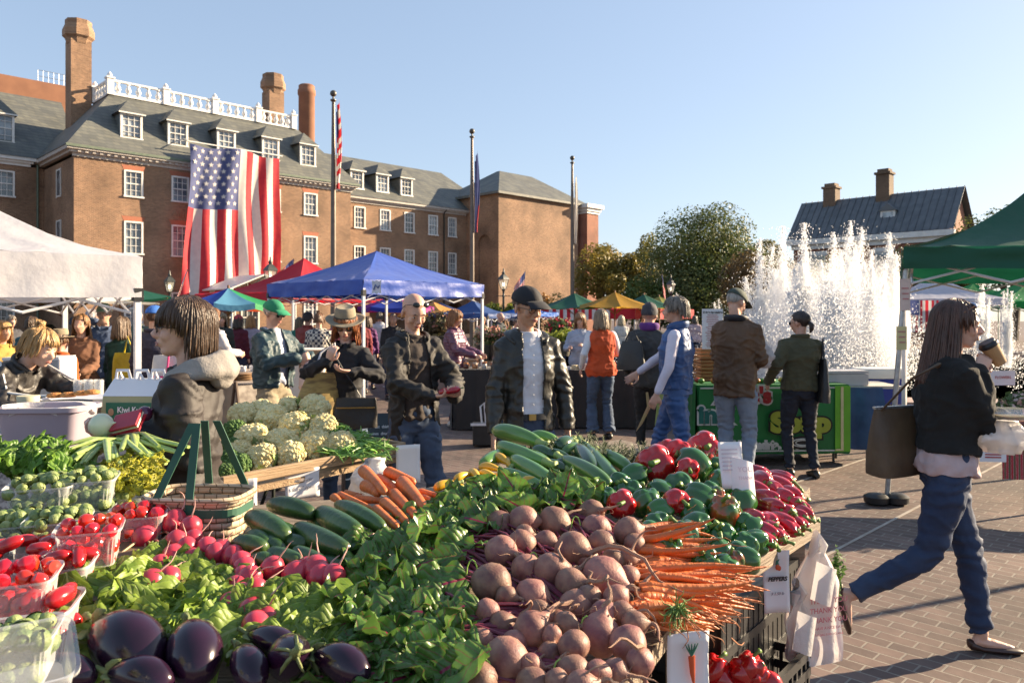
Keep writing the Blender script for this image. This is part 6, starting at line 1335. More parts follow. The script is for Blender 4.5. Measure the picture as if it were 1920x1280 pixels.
# ============================================================= PRODUCE
za,zbk=.80,.12
def SD(py,a=za,b=zbk): k=(py-HY)/F; return (H-a)/(k+b)     # distance at which the sight line meets the sloping heap
def SP(px,py,lift=0.0,a=za,b=zbk):
    D=SD(py,a,b)*(1-lift); return W(px,py,D)
def basis(x,zhint=V((0,0,1))):
    x=V(x).normalized(); y=zhint.cross(x); y=y.normalized() if y.length>1e-6 else V((0,1,0)); z=x.cross(y); return M((x,y,z)).transposed()
def place(proto,loc,Rm,sc,label,group=None):
    """first use moves the prototype itself, then copies of it and its parts"""
    if proto.get('_used'): r=dup(proto,ch=proto_ch[proto.name])
    else: proto['_used']=1; r=proto
    r.matrix_basis=M.Translation(loc)@Rm.to_4x4()@(M.Diagonal((*sc,1)) if hasattr(sc,'__len__') else M.Scale(sc,4))
    r['label']=label
    if group: r['group']=group
    return r
proto_ch={}
def proto(name,cat,parts):
    t=thing(name,'x',cat,(0,0,-5))
    for nm,mb,m,*rest in parts:
        o=mb.build(nm,m,t,smooth=rest[0] if rest else 180)
    proto_ch[t.name]=[(c,[]) for c in kids(t)]; return t
def pos_words(px,py,x0,x1,y0,y1,nx=('left','middle','right'),ny=('back','middle','front')):
    i=min(len(nx)-1,int((px-x0)/(x1-x0+1e-6)*len(nx))); j=min(len(ny)-1,int((py-y0)/(y1-y0+1e-6)*len(ny))); return ny[max(0,j)],nx[max(0,i)]
_seen={}
def uniq(lab,seen=_seen):
    seen[lab]=seen.get(lab,0)+1; k=seen[lab]
    if k==1: return lab
    w=['','second','third','fourth','fifth','sixth','seventh','eighth','ninth','tenth'][k-1] if k<=10 else '%dth'%k
    return w+' '+lab if k>1 else lab
# ---- stall table: boards, rails, supports
t=thing('produce_table','large sloping wooden produce table in the foreground heaped with vegetables','table',(0,2,0))
q=MB(); pl_=[(-2.1,.75),(-.25,.75),(.50,1.98),(1.04,2.68),(.46,3.28),(.0,3.0),(-.18,2.75),(-.42,2.60),(-.9,2.5),(-2.1,2.45)]
top=[V((x,y-2,.70+.12*y)) for x,y in pl_]; bot=[p-V((0,0,.04)) for p in top]; n=len(top)
q.add(top+bot,[tuple(range(n)),tuple(range(2*n-1,n-1,-1))]+[(i,n+i,n+(i+1)%n,(i+1)%n) for i in range(n)]); q.build('board',WOODG,t,smooth=0)
def beam(a,b,w,h,m,name,par,up=V((0,0,1))):
    a=V(a);b=V(b);d=b-a; Bm=basis(d,up); q=MB(); L_=d.length; T=M.Translation((a+b)/2)@Bm.to_4x4()
    q.box((0,0,0),(L_,w,h),T=M.Identity(4)); o=q.build(name,m,par,smooth=0,T=T); bv=o.modifiers.new('b','BEVEL'); bv.width=.004; return o
off=V((0,-2,0))
beam(W(1338,1108,2.02)+off,W(1532,984,2.72)+off,.025,.062,WOODG,'rail',t)
for x,y in ((.45,2.1),(.98,2.66),(.45,3.2),(-1.9,2.3),(-1.9,1.0)): q=MB(); q.box((x,y-2,.42),(.05,.05,.84)); q.build('leg',WOODG,t,smooth=0)
# ---- vegetable protos
def bent(prof,n,bend=0.0,fn=None,axis='x'):
    """lathe along x with optional bend in z"""
    mb=MB(); mb.lathe(prof,n,fn=fn); L0=prof[0][1]; L1=prof[-1][1]
    vs=[]
    for x,y,z in mb.v: t_=(z-L0)/(L1-L0)*2-1; vs.append((z,y,x+bend*(1-t_*t_)))
    mb.v=vs; return mb
def jitter(mb,a,f,seed=0): mb.v=[tuple(V(p)*(1+a*noise.noise(V(p)*f+V((seed,0,0))))) for p in mb.v]; return mb
def pepper_mb(seed,long=False,lob=4):
    g=rng(seed); ph=g.random()*6; mb=MB(); prof=[]; n=20
    for i in range(n+1):
        t_=i/n; 
        if long: r=.030*(math.sin(PI*min(1,t_*1.02+.0))**.45)*(1-.25*t_) ; z=.05-.115*t_
        else: r=.041*(math.sin(PI*(.04+.93*t_))**.42)*(1.0-.20*t_); z=.034-.078*t_
        prof.append([max(r,.002),z])
    def fn(a,t_):
        l=abs(math.cos((a+ph)*lob/2)); return 1-.17*(1-l)**2.2*(.5+.5*math.sin(PI*t_))+.05*math.sin(a+seed)+.03*math.sin(3*a+seed)
    mb.lathe([tuple(p) for p in prof],36,fn=fn)
    vs=[]
    for x,y,z in mb.v:
        r=math.hypot(x,y); 
        if z>.02: z-= .014*math.exp(-(r/.016)**2)+.004*math.cos(4*math.atan2(y,x)+ph)
        if z<-.03: z+=.012*math.exp(-(r/.014)**2)
        vs.append((x,y,z))
    mb.v=vs; return jitter(mb,.05,22,seed)
def stem_mb(seed,h=.03,z0=.018,r=.006):
    g=rng(seed); mb=MB(); a=g.random()*6; mb.tube([(0,0,z0),(.002,0,z0+h*.4),(.007*math.cos(a),.007*math.sin(a),z0+h*.8),(.013*math.cos(a),.013*math.sin(a),z0+h)],[r*1.5,r*.8,r*.75,r*1.15],8); mb.lathe([(.016,z0-.001),(.012,z0+.003),(.004,z0+.006)],7); return mb
STEMG=mat('pepper_stem',(.14,.24,.05),(.10,.17,.035),.5,scale=30)
def wax(name,c1,c2=None,rough=.18,scale=9,**k): return mat(name,c1,c2,rough,scale=scale,spec=.55,coat=k.pop('coat',.35),rand=k.pop('rand',.18),**k)
GP=wax('green_pepper_skin',(.022,.095,.018),(.035,.14,.022)); RP=wax('red_pepper_skin',(.50,.012,.012),(.36,.008,.012)); RPL=wax('crimson_pepper_skin',(.42,.008,.02),(.30,.006,.018)); MP=wax('turning_pepper_skin',(.03,.10,.02),(.48,.06,.015),scale=14,lo=.42,hi=.56)
gp=[proto('green_pepper','pepper',[('flesh',pepper_mb(i,lob=4 if i!=1 else 3),GP),('stem',stem_mb(i),STEMG)]) for i in range(3)]
rp=[proto('red_pepper','pepper',[('flesh',pepper_mb(10+i),RP),('stem',stem_mb(i+5),STEMG)]) for i in range(2)]
mp_=proto('turning_pepper','pepper',[('flesh',pepper_mb(20),MP),('stem',stem_mb(9),STEMG)])
lp=[proto('long_red_pepper','pepper',[('flesh',pepper_mb(30+i,True,3),RPL),('stem',stem_mb(i+12,.028,.036),STEMG)]) for i in range(2)]
Gp=rng(5)
def rot_rand(g): return M.Rotation(g.random()*6.28,3,'Z')@M.Rotation(g.uniform(.4,1.6),3,'X')@M.Rotation(g.random()*6.28,3,'Z')
cam_rot=lambda a,t: M.Rotation(a,3,'Z')@M.Rotation(t,3,'X')
def SPr(px,py,lift=0):  # right part: surface falls towards the right rail
    fall=max(0,(px-1290))/1440.0
    a=za-.0-.42*fall*1.0; return SP(px,py,lift,a)
PS=1.42
GPL=[(1298,883,58),(1272,920,47),(1350,917,49),(1307,948,55),(1391,950,45),(1214,948,42),(1240,968,38),(1307,999,50),(1282,1014,50),(1356,1014,43),(1395,993,40),(1397,1030,35),(1417,1026,32),(1382,1050,34),(1346,1044,34),(1337,1085,30),(1161,918,42),(1190,900,42),(1206,951,40),(1108,935,40),(1236,930,40),(1330,935,42),(1255,1040,42),(1320,1060,40),(1360,1075,34),(1410,1000,34),(1232,990,40),(1180,930,40),(1140,945,38),(1345,890,42),(1300,970,44),(1375,980,38),(1395,1060,26),(1220,1010,42)]
RPL_=[(1229,883,60),(1272,864,44),(1319,852,52),(1268,958,36),(1166,960,45),(1290,895,34),(1250,858,36)]
k=0
for px,py,d in GPL:
    D=SPr(px,py); sc=PS*max(.72,min(1.25,d*D.y/1440/.083)); y_,x_=pos_words(px,py,1100,1425,860,1090,('far left','left','middle','right','far right'),('back','upper','middle','lower','front'))
    place(gp[k%3],D+V((0,0,.012)),rot_rand(Gp),sc,uniq('green bell pepper in the %s row of the pepper heap, %s'%(y_,x_)),'bell peppers heaped at the table corner'); k+=1
for px,py,d in RPL_:
    D=SPr(px,py,.01); sc=PS*max(.75,min(1.3,d*D.y/1440/.083)); y_,x_=pos_words(px,py,1150,1320,850,960)
    place(rp[k%2],D+V((0,0,.025)),cam_rot(Gp.uniform(-.6,.6),1.25),sc,uniq('shiny red bell pepper among the green ones, %s %s'%(y_,x_)),'bell peppers heaped at the table corner'); k+=1
for px,py,d,l in ((1360,973,50,'bell pepper half green half orange red in the pepper heap'),(1377,1064,30,'small green pepper turning orange at the front edge of the heap'),(1340,945,36,'orange tinged pepper behind the half orange one')):
    D=SPr(px,py,.015); place(mp_,D+V((0,0,.02)),rot_rand(Gp),PS*d*D.y/1440/.083,l,'bell peppers heaped at the table corner')
LPP=[(1428,913,38),(1434,948,38),(1463,922,34),(1466,945,34),(1470,972,36),(1438,990,38),(1466,909,32),(1489,955,32),(1500,963,30),(1430,1010,36),(1470,990,34),(1493,980,30),(1434,1025,32),(1419,897,30),(1450,930,36),(1450,965,36),(1448,1005,34),(1484,940,32),(1508,975,28),(1480,1000,28),(1415,985,34),(1418,930,34),(1455,1015,30),(1497,992,26)]
for px,py,d in LPP:
    D=SPr(px,py-4,.0); y_,x_=pos_words(px,py,1410,1510,895,1030,('left','middle','right'),('back','middle','front'))
    place(lp[k%2],D+V((0,0,.012)),M.Rotation(R(20+Gp.uniform(-16,16)),3,'Z')@M.Rotation(R(92+Gp.uniform(-12,12)),3,'X')@M.Rotation(Gp.random()*6,3,'Z'),d*D.y/1440/.060*1.22,uniq('long crimson pepper by the wooden rail, %s %s of its heap'%(y_,x_)),'long crimson peppers by the rail'); k+=1
# ---- zucchini, cucumbers, squash, carrots, eggplants: elongated things between two picture points on the heap
def longprof(w,l,pinch=.0,tip=.35,n=14):
    pr=[]
    for i in range(n+1):
        t_=i/n; r=w*(math.sin(PI*(.02+.96*t_))**tip)*(1-pinch*(t_-.5)); pr.append((max(r,w*.05),-l/2+l*t_))
    return pr
ZU=wax('zucchini_skin',(.055,.15,.018),(.11,.22,.04),.28,scale=60,st=(.12,1,1),rand=.3); ZUD=wax('dark_zucchini_skin',(.014,.045,.010),(.03,.075,.018),.25,scale=60,st=(.12,1,1)); CU=wax('cucumber_skin',(.022,.060,.012),(.10,.155,.035),.33,scale=8,st=(1.2,1,1),bump=.15,bscale=60,lo=.45,hi=.72,coat=.15,rand=.25)
YS=wax('yellow_squash_skin',(.66,.40,.02),(.58,.32,.015),.3); CA=mat('carrot_skin',(.62,.17,.035),(.50,.12,.025),.5,scale=40,st=(1,.25,.25),bump=.35,bscale=60,rand=.12,coat=.1); CUT=mat('cut_stem',(.30,.36,.13),(.2,.28,.08),.6,scale=60)
def zprot(name,m,lng,bend,seed,w=.027,hexa=True,pinch=.25,cat='zucchini',cut=True):
    fn=(lambda a,t_:1+.018*math.cos(6*a)) if hexa else None
    mb=jitter(bent(longprof(w,lng,pinch,.30),24,bend,fn),.03,14,seed)
    pr=[('skin',mb,m)]
    if cut:
        c=MB(); L0=lng/2; c.loft([(V((L0-.012,0,0)),V((0,w*.62,0)),V((0,0,w*.62))),(V((L0+.004,0,0)),V((0,w*.45,0)),V((0,0,w*.45))),(V((L0+.020,0,.002)),V((0,w*.40,0)),V((0,0,w*.40))),(V((L0+.026,0,.003)),V((0,w*.5,0)),V((0,0,w*.5)))],8,e=.8); pr.append(('stem_end',c,CUT))
    return proto(name,cat,pr)
zp=[zprot('zucchini',ZU,.20,.006,1),zprot('zucchini',ZU,.20,-.004,2),zprot('dark_zucchini',ZUD,.18,.004,3)]
cp_=[zprot('cucumber',CU,.17,.006,4,.030,False,.0,'cucumber',False),zprot('cucumber',CU,.17,-.006,5,.031,False,.08,'cucumber',False)]
ys=[zprot('yellow_squash',YS,.11,.008,6,.018,False,.9,'squash')]
def carrot_mb(w,l,seed,bend=.004):
    pr=[]; n=22
    for i in range(n+1):
        t_=i/n; r=w*(min(1,(t_*9+.12))**.5)*(1-.42*t_**1.3)*(1 if t_<.93 else max(.12,(1-t_)/.07)**.6); r*=1+.025*noise.noise(V((t_*30,seed,0)))*2
        pr.append((max(r,.0012),-l/2+l*t_))
    return bent(pr,16,bend)
cr=[proto('thick_carrot','carrot',[('root',carrot_mb(.019,.17,i,.004-.004*i),CA)]) for i in range(2)]
def along(protos,lst,basew,baselen,label,group,liftf=.0,flip=False,nx=('left','middle','right'),ny=('back','middle','front'),up=.012,fat=1.0,minl=.6):
    xs=[(a+c)/2 for a,b_,c,d_,w in lst]; yy=[(b_+d_)/2 for a,b_,c,d_,w in lst]
    for i,(x1,y1,x2,y2,w) in enumerate(lst):
        lf=liftf*(1-i/len(lst)); p1=SP(x1,y1,lf); p2=SP(x2,y2,lf)
        # keep things foreshortened plausibly: limit slope in depth
        d=p2-p1; L_=d.length; wid=w*((p1.y+p2.y)/2)/1440/2
        wid*=fat; sc=(max(L_/baselen,minl*wid/basew),wid/basew,wid/basew)
        y_,x_=pos_words(xs[i],yy[i],min(xs),max(xs),min(yy),max(yy),nx,ny)
        place(protos[i%len(protos)] if isinstance(protos,list) else protos,(p1+p2)/2+V((0,0,up)),basis(d),sc,uniq(label%(y_,x_)),group)
def cc(l,ox,oy,s): return [(ox+a/s,oy+b/s,ox+c/s,oy+d/s,w/s) for a,b,c,d,w in l]
Zl=cc([(310,128,530,192,66),(335,198,560,285,66),(480,160,600,178,52),(400,262,600,375,70),(845,385,625,262,66),(872,358,720,190,62),(945,318,800,230,56),(260,290,345,232,62),(640,235,700,210,50),(360,320,560,400,56),(480,240,600,330,52),(800,410,710,405,66)],800,760,2.462)
along(zp[:2],Zl,.027,.20,'long light green zucchini, %s %s of the zucchini pile','zucchini piled at the back of the table',.035,fat=1.22)
Zd=cc([(605,215,668,180,62),(770,320,695,205,68),(500,225,575,250,56),(530,300,632,310,60),(560,250,640,265,60),(600,300,680,290,56)],800,760,2.462)
along(zp[2],Zd,.027,.18,'short dark green zucchini, %s %s of the zucchini pile','zucchini piled at the back of the table',.02,fat=1.2)
Cl=cc([(240,545,430,592,88),(455,575,625,668,98),(150,598,318,690,100),(360,645,575,748,100),(530,545,730,650,78),(240,755,375,795,84),(85,715,230,740,80),(350,745,480,805,74),(150,680,240,725,72),(590,690,650,720,62),(180,790,260,800,70),(300,700,400,720,80),(430,700,520,760,84),(255,640,350,680,84),(200,700,300,760,80),(420,600,500,640,80),(330,780,430,820,74),(140,760,230,800,74),(560,720,640,770,70),(180,800,320,840,90),(330,800,460,850,90),(470,790,590,830,86),(240,680,380,730,84)],400,720,2.286)
along(cp_,Cl,.030,.17,'fat dark cucumber in the %s %s of the cucumber crate','cucumbers in the black crate',.05,up=.02)
Yl=cc([(45,400,135,378,45),(75,445,150,405,42),(150,355,190,340,40),(205,325,245,365,44),(245,300,350,320,42),(255,335,315,352,42),(325,262,372,285,50),(368,275,385,300,36),(450,365,535,380,42),(325,350,370,365,40),(120,420,170,390,40),(100,390,160,370,36)],800,760,2.462)
along(ys,Yl,.018,.11,'yellow squash, %s %s of the small squash heap','yellow squash beside the zucchini',.03,fat=.9,minl=1.0)
Kl=cc([(635,392,740,500,52),(738,402,865,452,52),(800,440,915,578,60),(765,490,890,622,52),(722,530,835,632,46),(688,562,792,650,46),(650,465,705,500,52),(530,500,680,565,34),(515,515,545,540,34),(600,520,745,532,36),(700,430,790,490,48),(880,490,975,512,32),(890,515,965,548,32),(720,470,850,530,44),(760,470,860,500,40),(560,495,640,510,30),(840,500,930,570,34),(640,560,720,600,36)],400,720,2.286)
along(cr,Kl,.019,.17,'thick orange carrot in the %s %s of the loose carrot heap','loose thick carrots',.05,up=.02,fat=1.1)
# ---- eggplants
EG=mat('eggplant_skin',(.012,.005,.013),(.036,.008,.028),.2,scale=5,spec=.4,coat=.25,rand=.1); CALY=mat('calyx',(.12,.17,.05),(.24,.26,.10),.6,scale=30,bump=.3)
def egg_mb(seed):
    pr=[]; n=22; l=.21
    for i in range(n+1): t_=i/n; r=.060*(math.sin(PI*(.015+.97*t_))**.55)*(1-.34*(t_-.35) ); pr.append((max(r,.003),-l/2+l*t_))
    return jitter(bent(pr,32,.010),.05,7,seed)
cy=MB()
for k in range(5):
    a=2*PI*k/5; cy.tube([(.104,0,.0),(.098,.020*math.cos(a),.020*math.sin(a)),(.080,.039*math.cos(a+.1),.039*math.sin(a+.1)),(.058,.051*math.cos(a+.2),.051*math.sin(a+.2))],[.010,.014,.011,.002],6,flat=.35)
cy.tube([(.095,0,0),(.125,0,.004),(.145,.004,.010)],[.016,.009,.010],8)
ep=proto('eggplant','eggplant',[('skin',egg_mb(1),EG),('calyx',cy,CALY)])
for (x1,y1,x2,y2,w,lab,fl) in ((200,1195,268,1262,128,'largest glossy eggplant at the lower left with a purple window shine',0),(361,1180,365,1300,104,'upright eggplant right of the largest one, streaked highlight',0),(450,1225,480,1310,70,'narrower eggplant between the upright one and the calyx one',0),(60,1262,180,1290,70,'eggplant cut by the bottom edge at the far left of the row',0),(205,1275,320,1300,80,'eggplant cut by the bottom edge under the largest one',0),(500,1230,590,1275,90,'eggplant whose green calyx faces the viewer',1),(590,1235,690,1290,76,'dark eggplant right of the green calyx under the greens',0),(480,1205,545,1235,60,'small shaded eggplant behind the green calyx under the radish leaves',0)):
    p1=SP(x1,y1,.05); p2=SP(x2,y2,.05); d=p2-p1; wid=w*p1.y/1440/2
    if fl: d=V((.25,-.55,.35))*.2
    else: d=V((d.x,d.y*.8,d.z)); 
    place(ep,(p1+p2)/2+V((0,0,.015)),basis(-d if not fl else d),(max(wid/.064,.6),wid/.064,wid/.064),lab,'eggplants along the front edge')
# ---- leafy greens
def leafm(name,c1,c2,vein,tr=.3,rough=.38,ven=.04,side=9.0):
    m=bpy.data.materials.new(name); m.use_nodes=True; N,L,b=nodes_of(m); b.inputs['Roughness'].default_value=rough; b.inputs['Specular IOR Level'].default_value=.5
    uv=N.new('ShaderNodeUVMap'); sp=N.new('ShaderNodeSeparateXYZ'); L.new(uv.outputs[0],sp.inputs[0])
    u=math_(N,L,'ABSOLUTE',math_(N,L,'SUBTRACT',sp.outputs[0],.5)); mid=math_(N,L,'LESS_THAN',u,ven)
    sv=math_(N,L,'PINGPONG',math_(N,L,'SUBTRACT',math_(N,L,'MULTIPLY',sp.outputs[1],side),math_(N,L,'MULTIPLY',u,5.0)),.5); s2=math_(N,L,'LESS_THAN',sv,.05)
    msk=math_(N,L,'MAXIMUM',mid,math_(N,L,'MULTIPLY',s2,.55))
    tc=N.new('ShaderNodeTexCoord'); no=N.new('ShaderNodeTexNoise'); no.inputs['Scale'].default_value=22; no.inputs['Detail'].default_value=5; L.new(tc.outputs['Object'],no.inputs['Vector'])
    rp=N.new('ShaderNodeValToRGB'); rp.color_ramp.elements[0].position=.35; rp.color_ramp.elements[1].position=.68; rp.color_ramp.elements[0].color=(*c1,1); rp.color_ramp.elements[1].color=(*c2,1); L.new(no.outputs['Fac'],rp.inputs[0])
    at_=N.new('ShaderNodeAttribute'); at_.attribute_name='tint'; hs=N.new('ShaderNodeHueSaturation'); L.new(rp.outputs[0],hs.inputs['Color']); L.new(at_.outputs['Fac'],hs.inputs['Value'])
    mx=N.new('ShaderNodeMix'); mx.data_type='RGBA'; L.new(msk,mx.inputs[0]); L.new(hs.outputs[0],mx.inputs[6]); mx.inputs[7].default_value=(*vein,1); L.new(mx.outputs[2],b.inputs['Base Color'])
    bp=N.new('ShaderNodeBump'); bp.inputs['Strength'].default_value=.5; bp.inputs['Distance'].default_value=.004; n4=N.new('ShaderNodeTexNoise'); n4.inputs['Scale'].default_value=55; L.new(tc.outputs['Object'],n4.inputs['Vector'])
    L.new(math_(N,L,'ADD',n4.outputs['Fac'],math_(N,L,'MULTIPLY',math_(N,L,'SMOOTH_MIN',sv,.3,.2),2.0)),bp.inputs['Height']); L.new(bp.outputs[0],b.inputs['Normal'])
    t_=N.new('ShaderNodeBsdfTranslucent'); ms=N.new('ShaderNodeMixShader'); ms.inputs[0].default_value=tr; L.new(mx.outputs[2],t_.inputs[0]); L.new(b.outputs[0],ms.inputs[1]); L.new(t_.outputs[0],ms.inputs[2]); L.new(ms.outputs[0],N['Material Output'].inputs[0]); return m
BEETL=leafm('beet_leaf',(.065,.15,.028),(.13,.24,.045),(.26,.025,.07),.25,.35,.025); RADL=leafm('radish_leaf',(.15,.25,.032),(.27,.37,.055),(.34,.42,.14),.34,.45,.03,7); BASIL=leafm('basil_leaf',(.10,.22,.03),(.19,.33,.05),(.22,.36,.08),.3,.4,.02,5); PALEL=leafm('pale_leaf',(.30,.38,.11),(.42,.47,.18),(.5,.55,.3),.35,.4,.06,6)
class LeafMB(MB):
    def __init__(s): super().__init__(); s.t=[]
    def leaf(s,base,tip_dir,up,L_,Wd,g,curl=.5,wave=.12,lobed=0,fold=.35,nu=8,nv=12,hole=0,tint=None):
        d=V(tip_dir).normalized(); up=V(up); lat=d.cross(up); lat=lat.normalized() if lat.length>1e-5 else d.orthogonal().normalized(); n=lat.cross(d); n=-n if n.dot(up)<0 else n
        ph=g.random()*9; tn=tint if tint is not None else g.uniform(.72,1.3); cu=curl*g.uniform(.4,1.4); tw=g.uniform(-.5,.5)
        def fn(u,v):
            x=(u-.5)*2; prof=(math.sin(PI*min(1,.06+.94*v)**.75)**.8)*(1 if v<.9 else 1)
            w_=Wd/2*max(.05,prof)
            if lobed: w_*=.62+.38*abs(math.sin(v*PI*lobed+.3)) if v<.62 else 1.0
            ang=cu*v*v*1.6; c=base+d*(L_*v*math.cos(ang*.5))-n*(L_*v*math.sin(ang*.5))
            e=abs(x)**1.5; rip=wave*Wd*e*math.sin(v*17+ph+(2.2 if x>0 else 0))+wave*.5*Wd*e*math.sin(v*31+ph*2+x)
            lt=lat*math.cos(tw*v)+n*math.sin(tw*v); nn=n*math.cos(tw*v)-lat*math.sin(tw*v)
            return c+lt*(x*w_*(1-.12*abs(math.sin(v*17+ph))*e))+nn*(fold*abs(x)*w_+rip+.006*math.sin(v*9+x*6+ph))
        f0=len(s.f); s.grid(fn,nu,nv,uv=True); s.t+= [tn]*(len(s.f)-f0)
    def build(s,name,mats,parent=None,**k):
        o=super().build(name,mats,parent,smooth=180,**k); at_=o.data.attributes.new('tint','FLOAT','FACE'); tt=(s.t+[1.0]*len(s.f))[:len(s.f)]; at_.data.foreach_set('value',tt); return o
# radish bunches: bulbs + leaves
RAD=wax('radish_skin',(.52,.050,.075),(.44,.028,.06),.3,scale=12,coat=.15,rand=.15); ROOTR=mat('radish_root',(.62,.36,.32),(.5,.28,.22),.7,scale=20); 
def rad_mb(seed):
    mb=MB(); mb.lathe([(.002,-.021),(.010,-.0195),(.017,-.013),(.0205,-.002),(.019,.008),(.014,.016),(.007,.020),(.002,.022)],18); return jitter(mb,.10,30,seed)
radm=[rad_mb(i) for i in range(3)]
def root_tube(mb,p,d,l,g,r0=.0022,wig=.3,grav=.25):
    p=V(p); d=V(d).normalized(); pts=[p]; rad=[r0]
    n=10
    for i in range(n): 
        d=(d+V((g.gauss(0,wig),g.gauss(0,wig),g.gauss(0,wig)))*.35+V((0,0,-grav*.2))).normalized(); pts.append(pts[-1]+d*l/n); rad.append(r0*(1-(i+1)/n)**.7+.00035)
    mb.tube(pts,rad,5)
def radish_bunch(lab,pts,leafreg,seed,nleaf=26,LL=.14,LW=.090,flow=V((-.5,-.6,.1))):
    g=rng(seed); c=SP(*pts[0]); t=thing('radish_bunch',lab,'radish bunch',c,0,'radish bunches')
    for i,(px,py) in enumerate(pts):
        p=SP(px,py,.02+.012*g.random())+V((0,0,.02))-c; sc=g.uniform(1.1,1.5)
        ax=V((g.gauss(.3,.5),g.gauss(.5,.4),g.uniform(.2,1.2))).normalized(); Rm=basis(ax).to_4x4()@M.Rotation(PI/2,4,'Y')
        mb=MB(); mb.merge(radm[i%3]); o=mb.build('radish',RAD,t,smooth=180,T=M.Translation(p)@Rm@M.Scale(sc,4))
        r=MB(); root_tube(r,(0,0,.020),(0,0,1),g.uniform(.02,.045),g,.0013); r.build('root',ROOTR,o)
    lm=LeafMB(); x0,y0,x1,y1=leafreg
    for i in range(nleaf):
        px,py=g.uniform(x0,x1),g.uniform(y0,y1); b=SP(px,py,.035*g.random()+.01)+V((0,0,.015)); fd=V((g.gauss(flow.x,.5),g.gauss(flow.y,.4),g.gauss(flow.z,.25))); up=V((g.gauss(0,.35),-.45+g.gauss(0,.3),.9))
        L_=LL*g.uniform(.65,1.15); lm.leaf(b-fd.normalized()*L_*.5-c,fd,up,L_,LW*g.uniform(.7,1.2),g,.7,.10,0,.25,6,9)
    lm.build('leaves',RADL,t)
    st=MB()
    for i in range(8): px,py=pts[i%len(pts)]; p=SP(px,py,.02)-c; e=SP(g.uniform(x0,x1),g.uniform(y0,(y0+y1)/2),.01)-c; st.tube([p,(p+e)/2+V((0,0,.02)),e],[.0035,.003,.002],6)
    st.build('stalks',mat('radish_stalk',(.32,.40,.12),(.45,.18,.15),.5,scale=20),t)
radish_bunch('radish bunch at the back left with large dull pink radishes',[(255,1000),(295,985),(270,1020),(325,995)],(215,1030,370,1110),1,26)
radish_bunch('radish bunch with the tallest bright radishes above the leaves',[(328,990),(358,1002),(332,1030),(362,1025),(350,1040),(325,1055),(361,1061)],(150,1080,330,1180),2,46)
radish_bunch('radish bunch left of centre with hairy roots pointing up',[(388,1042),(405,1050),(412,1050),(436,1056),(452,1068),(458,1080)],(330,1085,460,1165),3,42,.12,.08)
radish_bunch('radish bunch half buried in leaves in the middle of the greens',[(455,1095),(470,1100),(440,1118),(478,1120),(455,1130),(475,1150)],(230,1120,420,1215),4,50)
radish_bunch('radish bunch of small magenta radishes before the cucumbers',[(510,1082),(575,1085),(592,1082),(600,1097),(626,1097),(552,1092)],(480,1135,640,1195),5,50,.11,.075)
radish_bunch('radish bunch at the front whose bulbs hide deep in its leaves',[(480,1192),(475,1165),(498,1180),(430,1150)],(430,1140,650,1225),6,50)
radish_bunch('radish leaves bunch hanging at the left beside the tomato baskets',[(300,1075),(318,1100),(280,1110)],(120,1090,260,1220),7,60)
# beet bunches
BEET=mat('beet_skin',(.33,.175,.12),(.165,.06,.058),.55,scale=3.2,bump=.13,bscale=16,rand=.22,hue=.012,lo=.3,hi=.7,detail=7,bdist=.02); BROOT=mat('beet_root',(.46,.30,.20),(.34,.17,.12),.8,scale=50,bump=.5); BST=mat('beet_stalk',(.13,.018,.040),(.23,.032,.065),.45,scale=30,st=(1,1,1),rand=.2); TIE=mat('green_tie',(.35,.60,.10),None,.5)
def beet_mb(seed):
    g=rng(seed); mb=MB(); pr=[(.002,-.5),(.12,-.49),(.28,-.43),(.41,-.28),(.485,-.08),(.49,.10),(.42,.27),(.30,.40),(.17,.50),(.09,.60),(.05,.72),(.03,.85)]
    mb.lathe(pr,28); return jitter(mb,.09,2.2,seed)
bms=[]
for i in range(4):
    mb=beet_mb(40+i); mb.v=[(x+.18*(max(0,z-.4)**1.3)*math.cos(i),y+.18*(max(0,z-.4)**1.3)*math.sin(i),z) for x,y,z in mb.v]
    o=mb.build('beet_shape',BEET,None); bms.append(o.data); bpy.data.objects.remove(o)
BL=[(936,985,51),(983,975,51),(1040,981,57),(940,1034,57),(979,1020,49),(983,1000,32),(1023,1016,41),(1074,1030,61),(1117,990,49),(1129,1020,49),(1178,996,49),(1190,1020,37),(987,1067,53),(1034,1069,61),(922,1093,67),(1070,1093,53),(1131,1085,76),(1178,1081,41),(1178,1046,34),(999,1119,61),(1080,1138,61),(914,1148,45),(942,1170,45),(901,1203,47),(997,1180,63),(1044,1166,42),(1035,1190,34),(1133,1150,48),(1165,1150,44),(1125,1190,70),(1178,1207,62),(1190,1170,45),(1076,1211,55),(1031,1225,41),(948,1239,80),(995,1247,42),(1076,1260,58),(1121,1262,46),(1153,1258,44),(1044,1276,42),(950,1117,37),(1105,1120,44),(1155,1120,44),(1060,1170,44),(1010,1145,40),(1100,1050,44),(1150,1050,40),(965,1205,44),(1200,1240,48),(900,1275,60),(1000,1285,60),(1090,1290,60),(1110,960,44)]
cents=[('highest beet bunch at the back left of the beet pile',(965,985)),('beet bunch at the back right of the pile with long tail roots',(1130,990)),('beet bunch left of the middle holding the beet with the long hooked root',(935,1075)),('beet bunch in the middle of the pile',(1050,1060)),('beet bunch right of the middle with the largest single beet',(1145,1085)),('beet bunch low at the left of the pile',(925,1190)),('beet bunch low in the middle of the pile',(1030,1185)),('beet bunch low at the right with pointed pale beets',(1150,1185)),('lowest beet bunch at the bottom edge left',(960,1270)),('lowest beet bunch at the bottom edge right',(1100,1270))]
groups={i:[] for i in range(len(cents))}
for b_ in BL: groups[min(groups,key=lambda i:(b_[0]-cents[i][1][0])**2+(1.3*(b_[1]-cents[i][1][1]))**2)].append(b_)
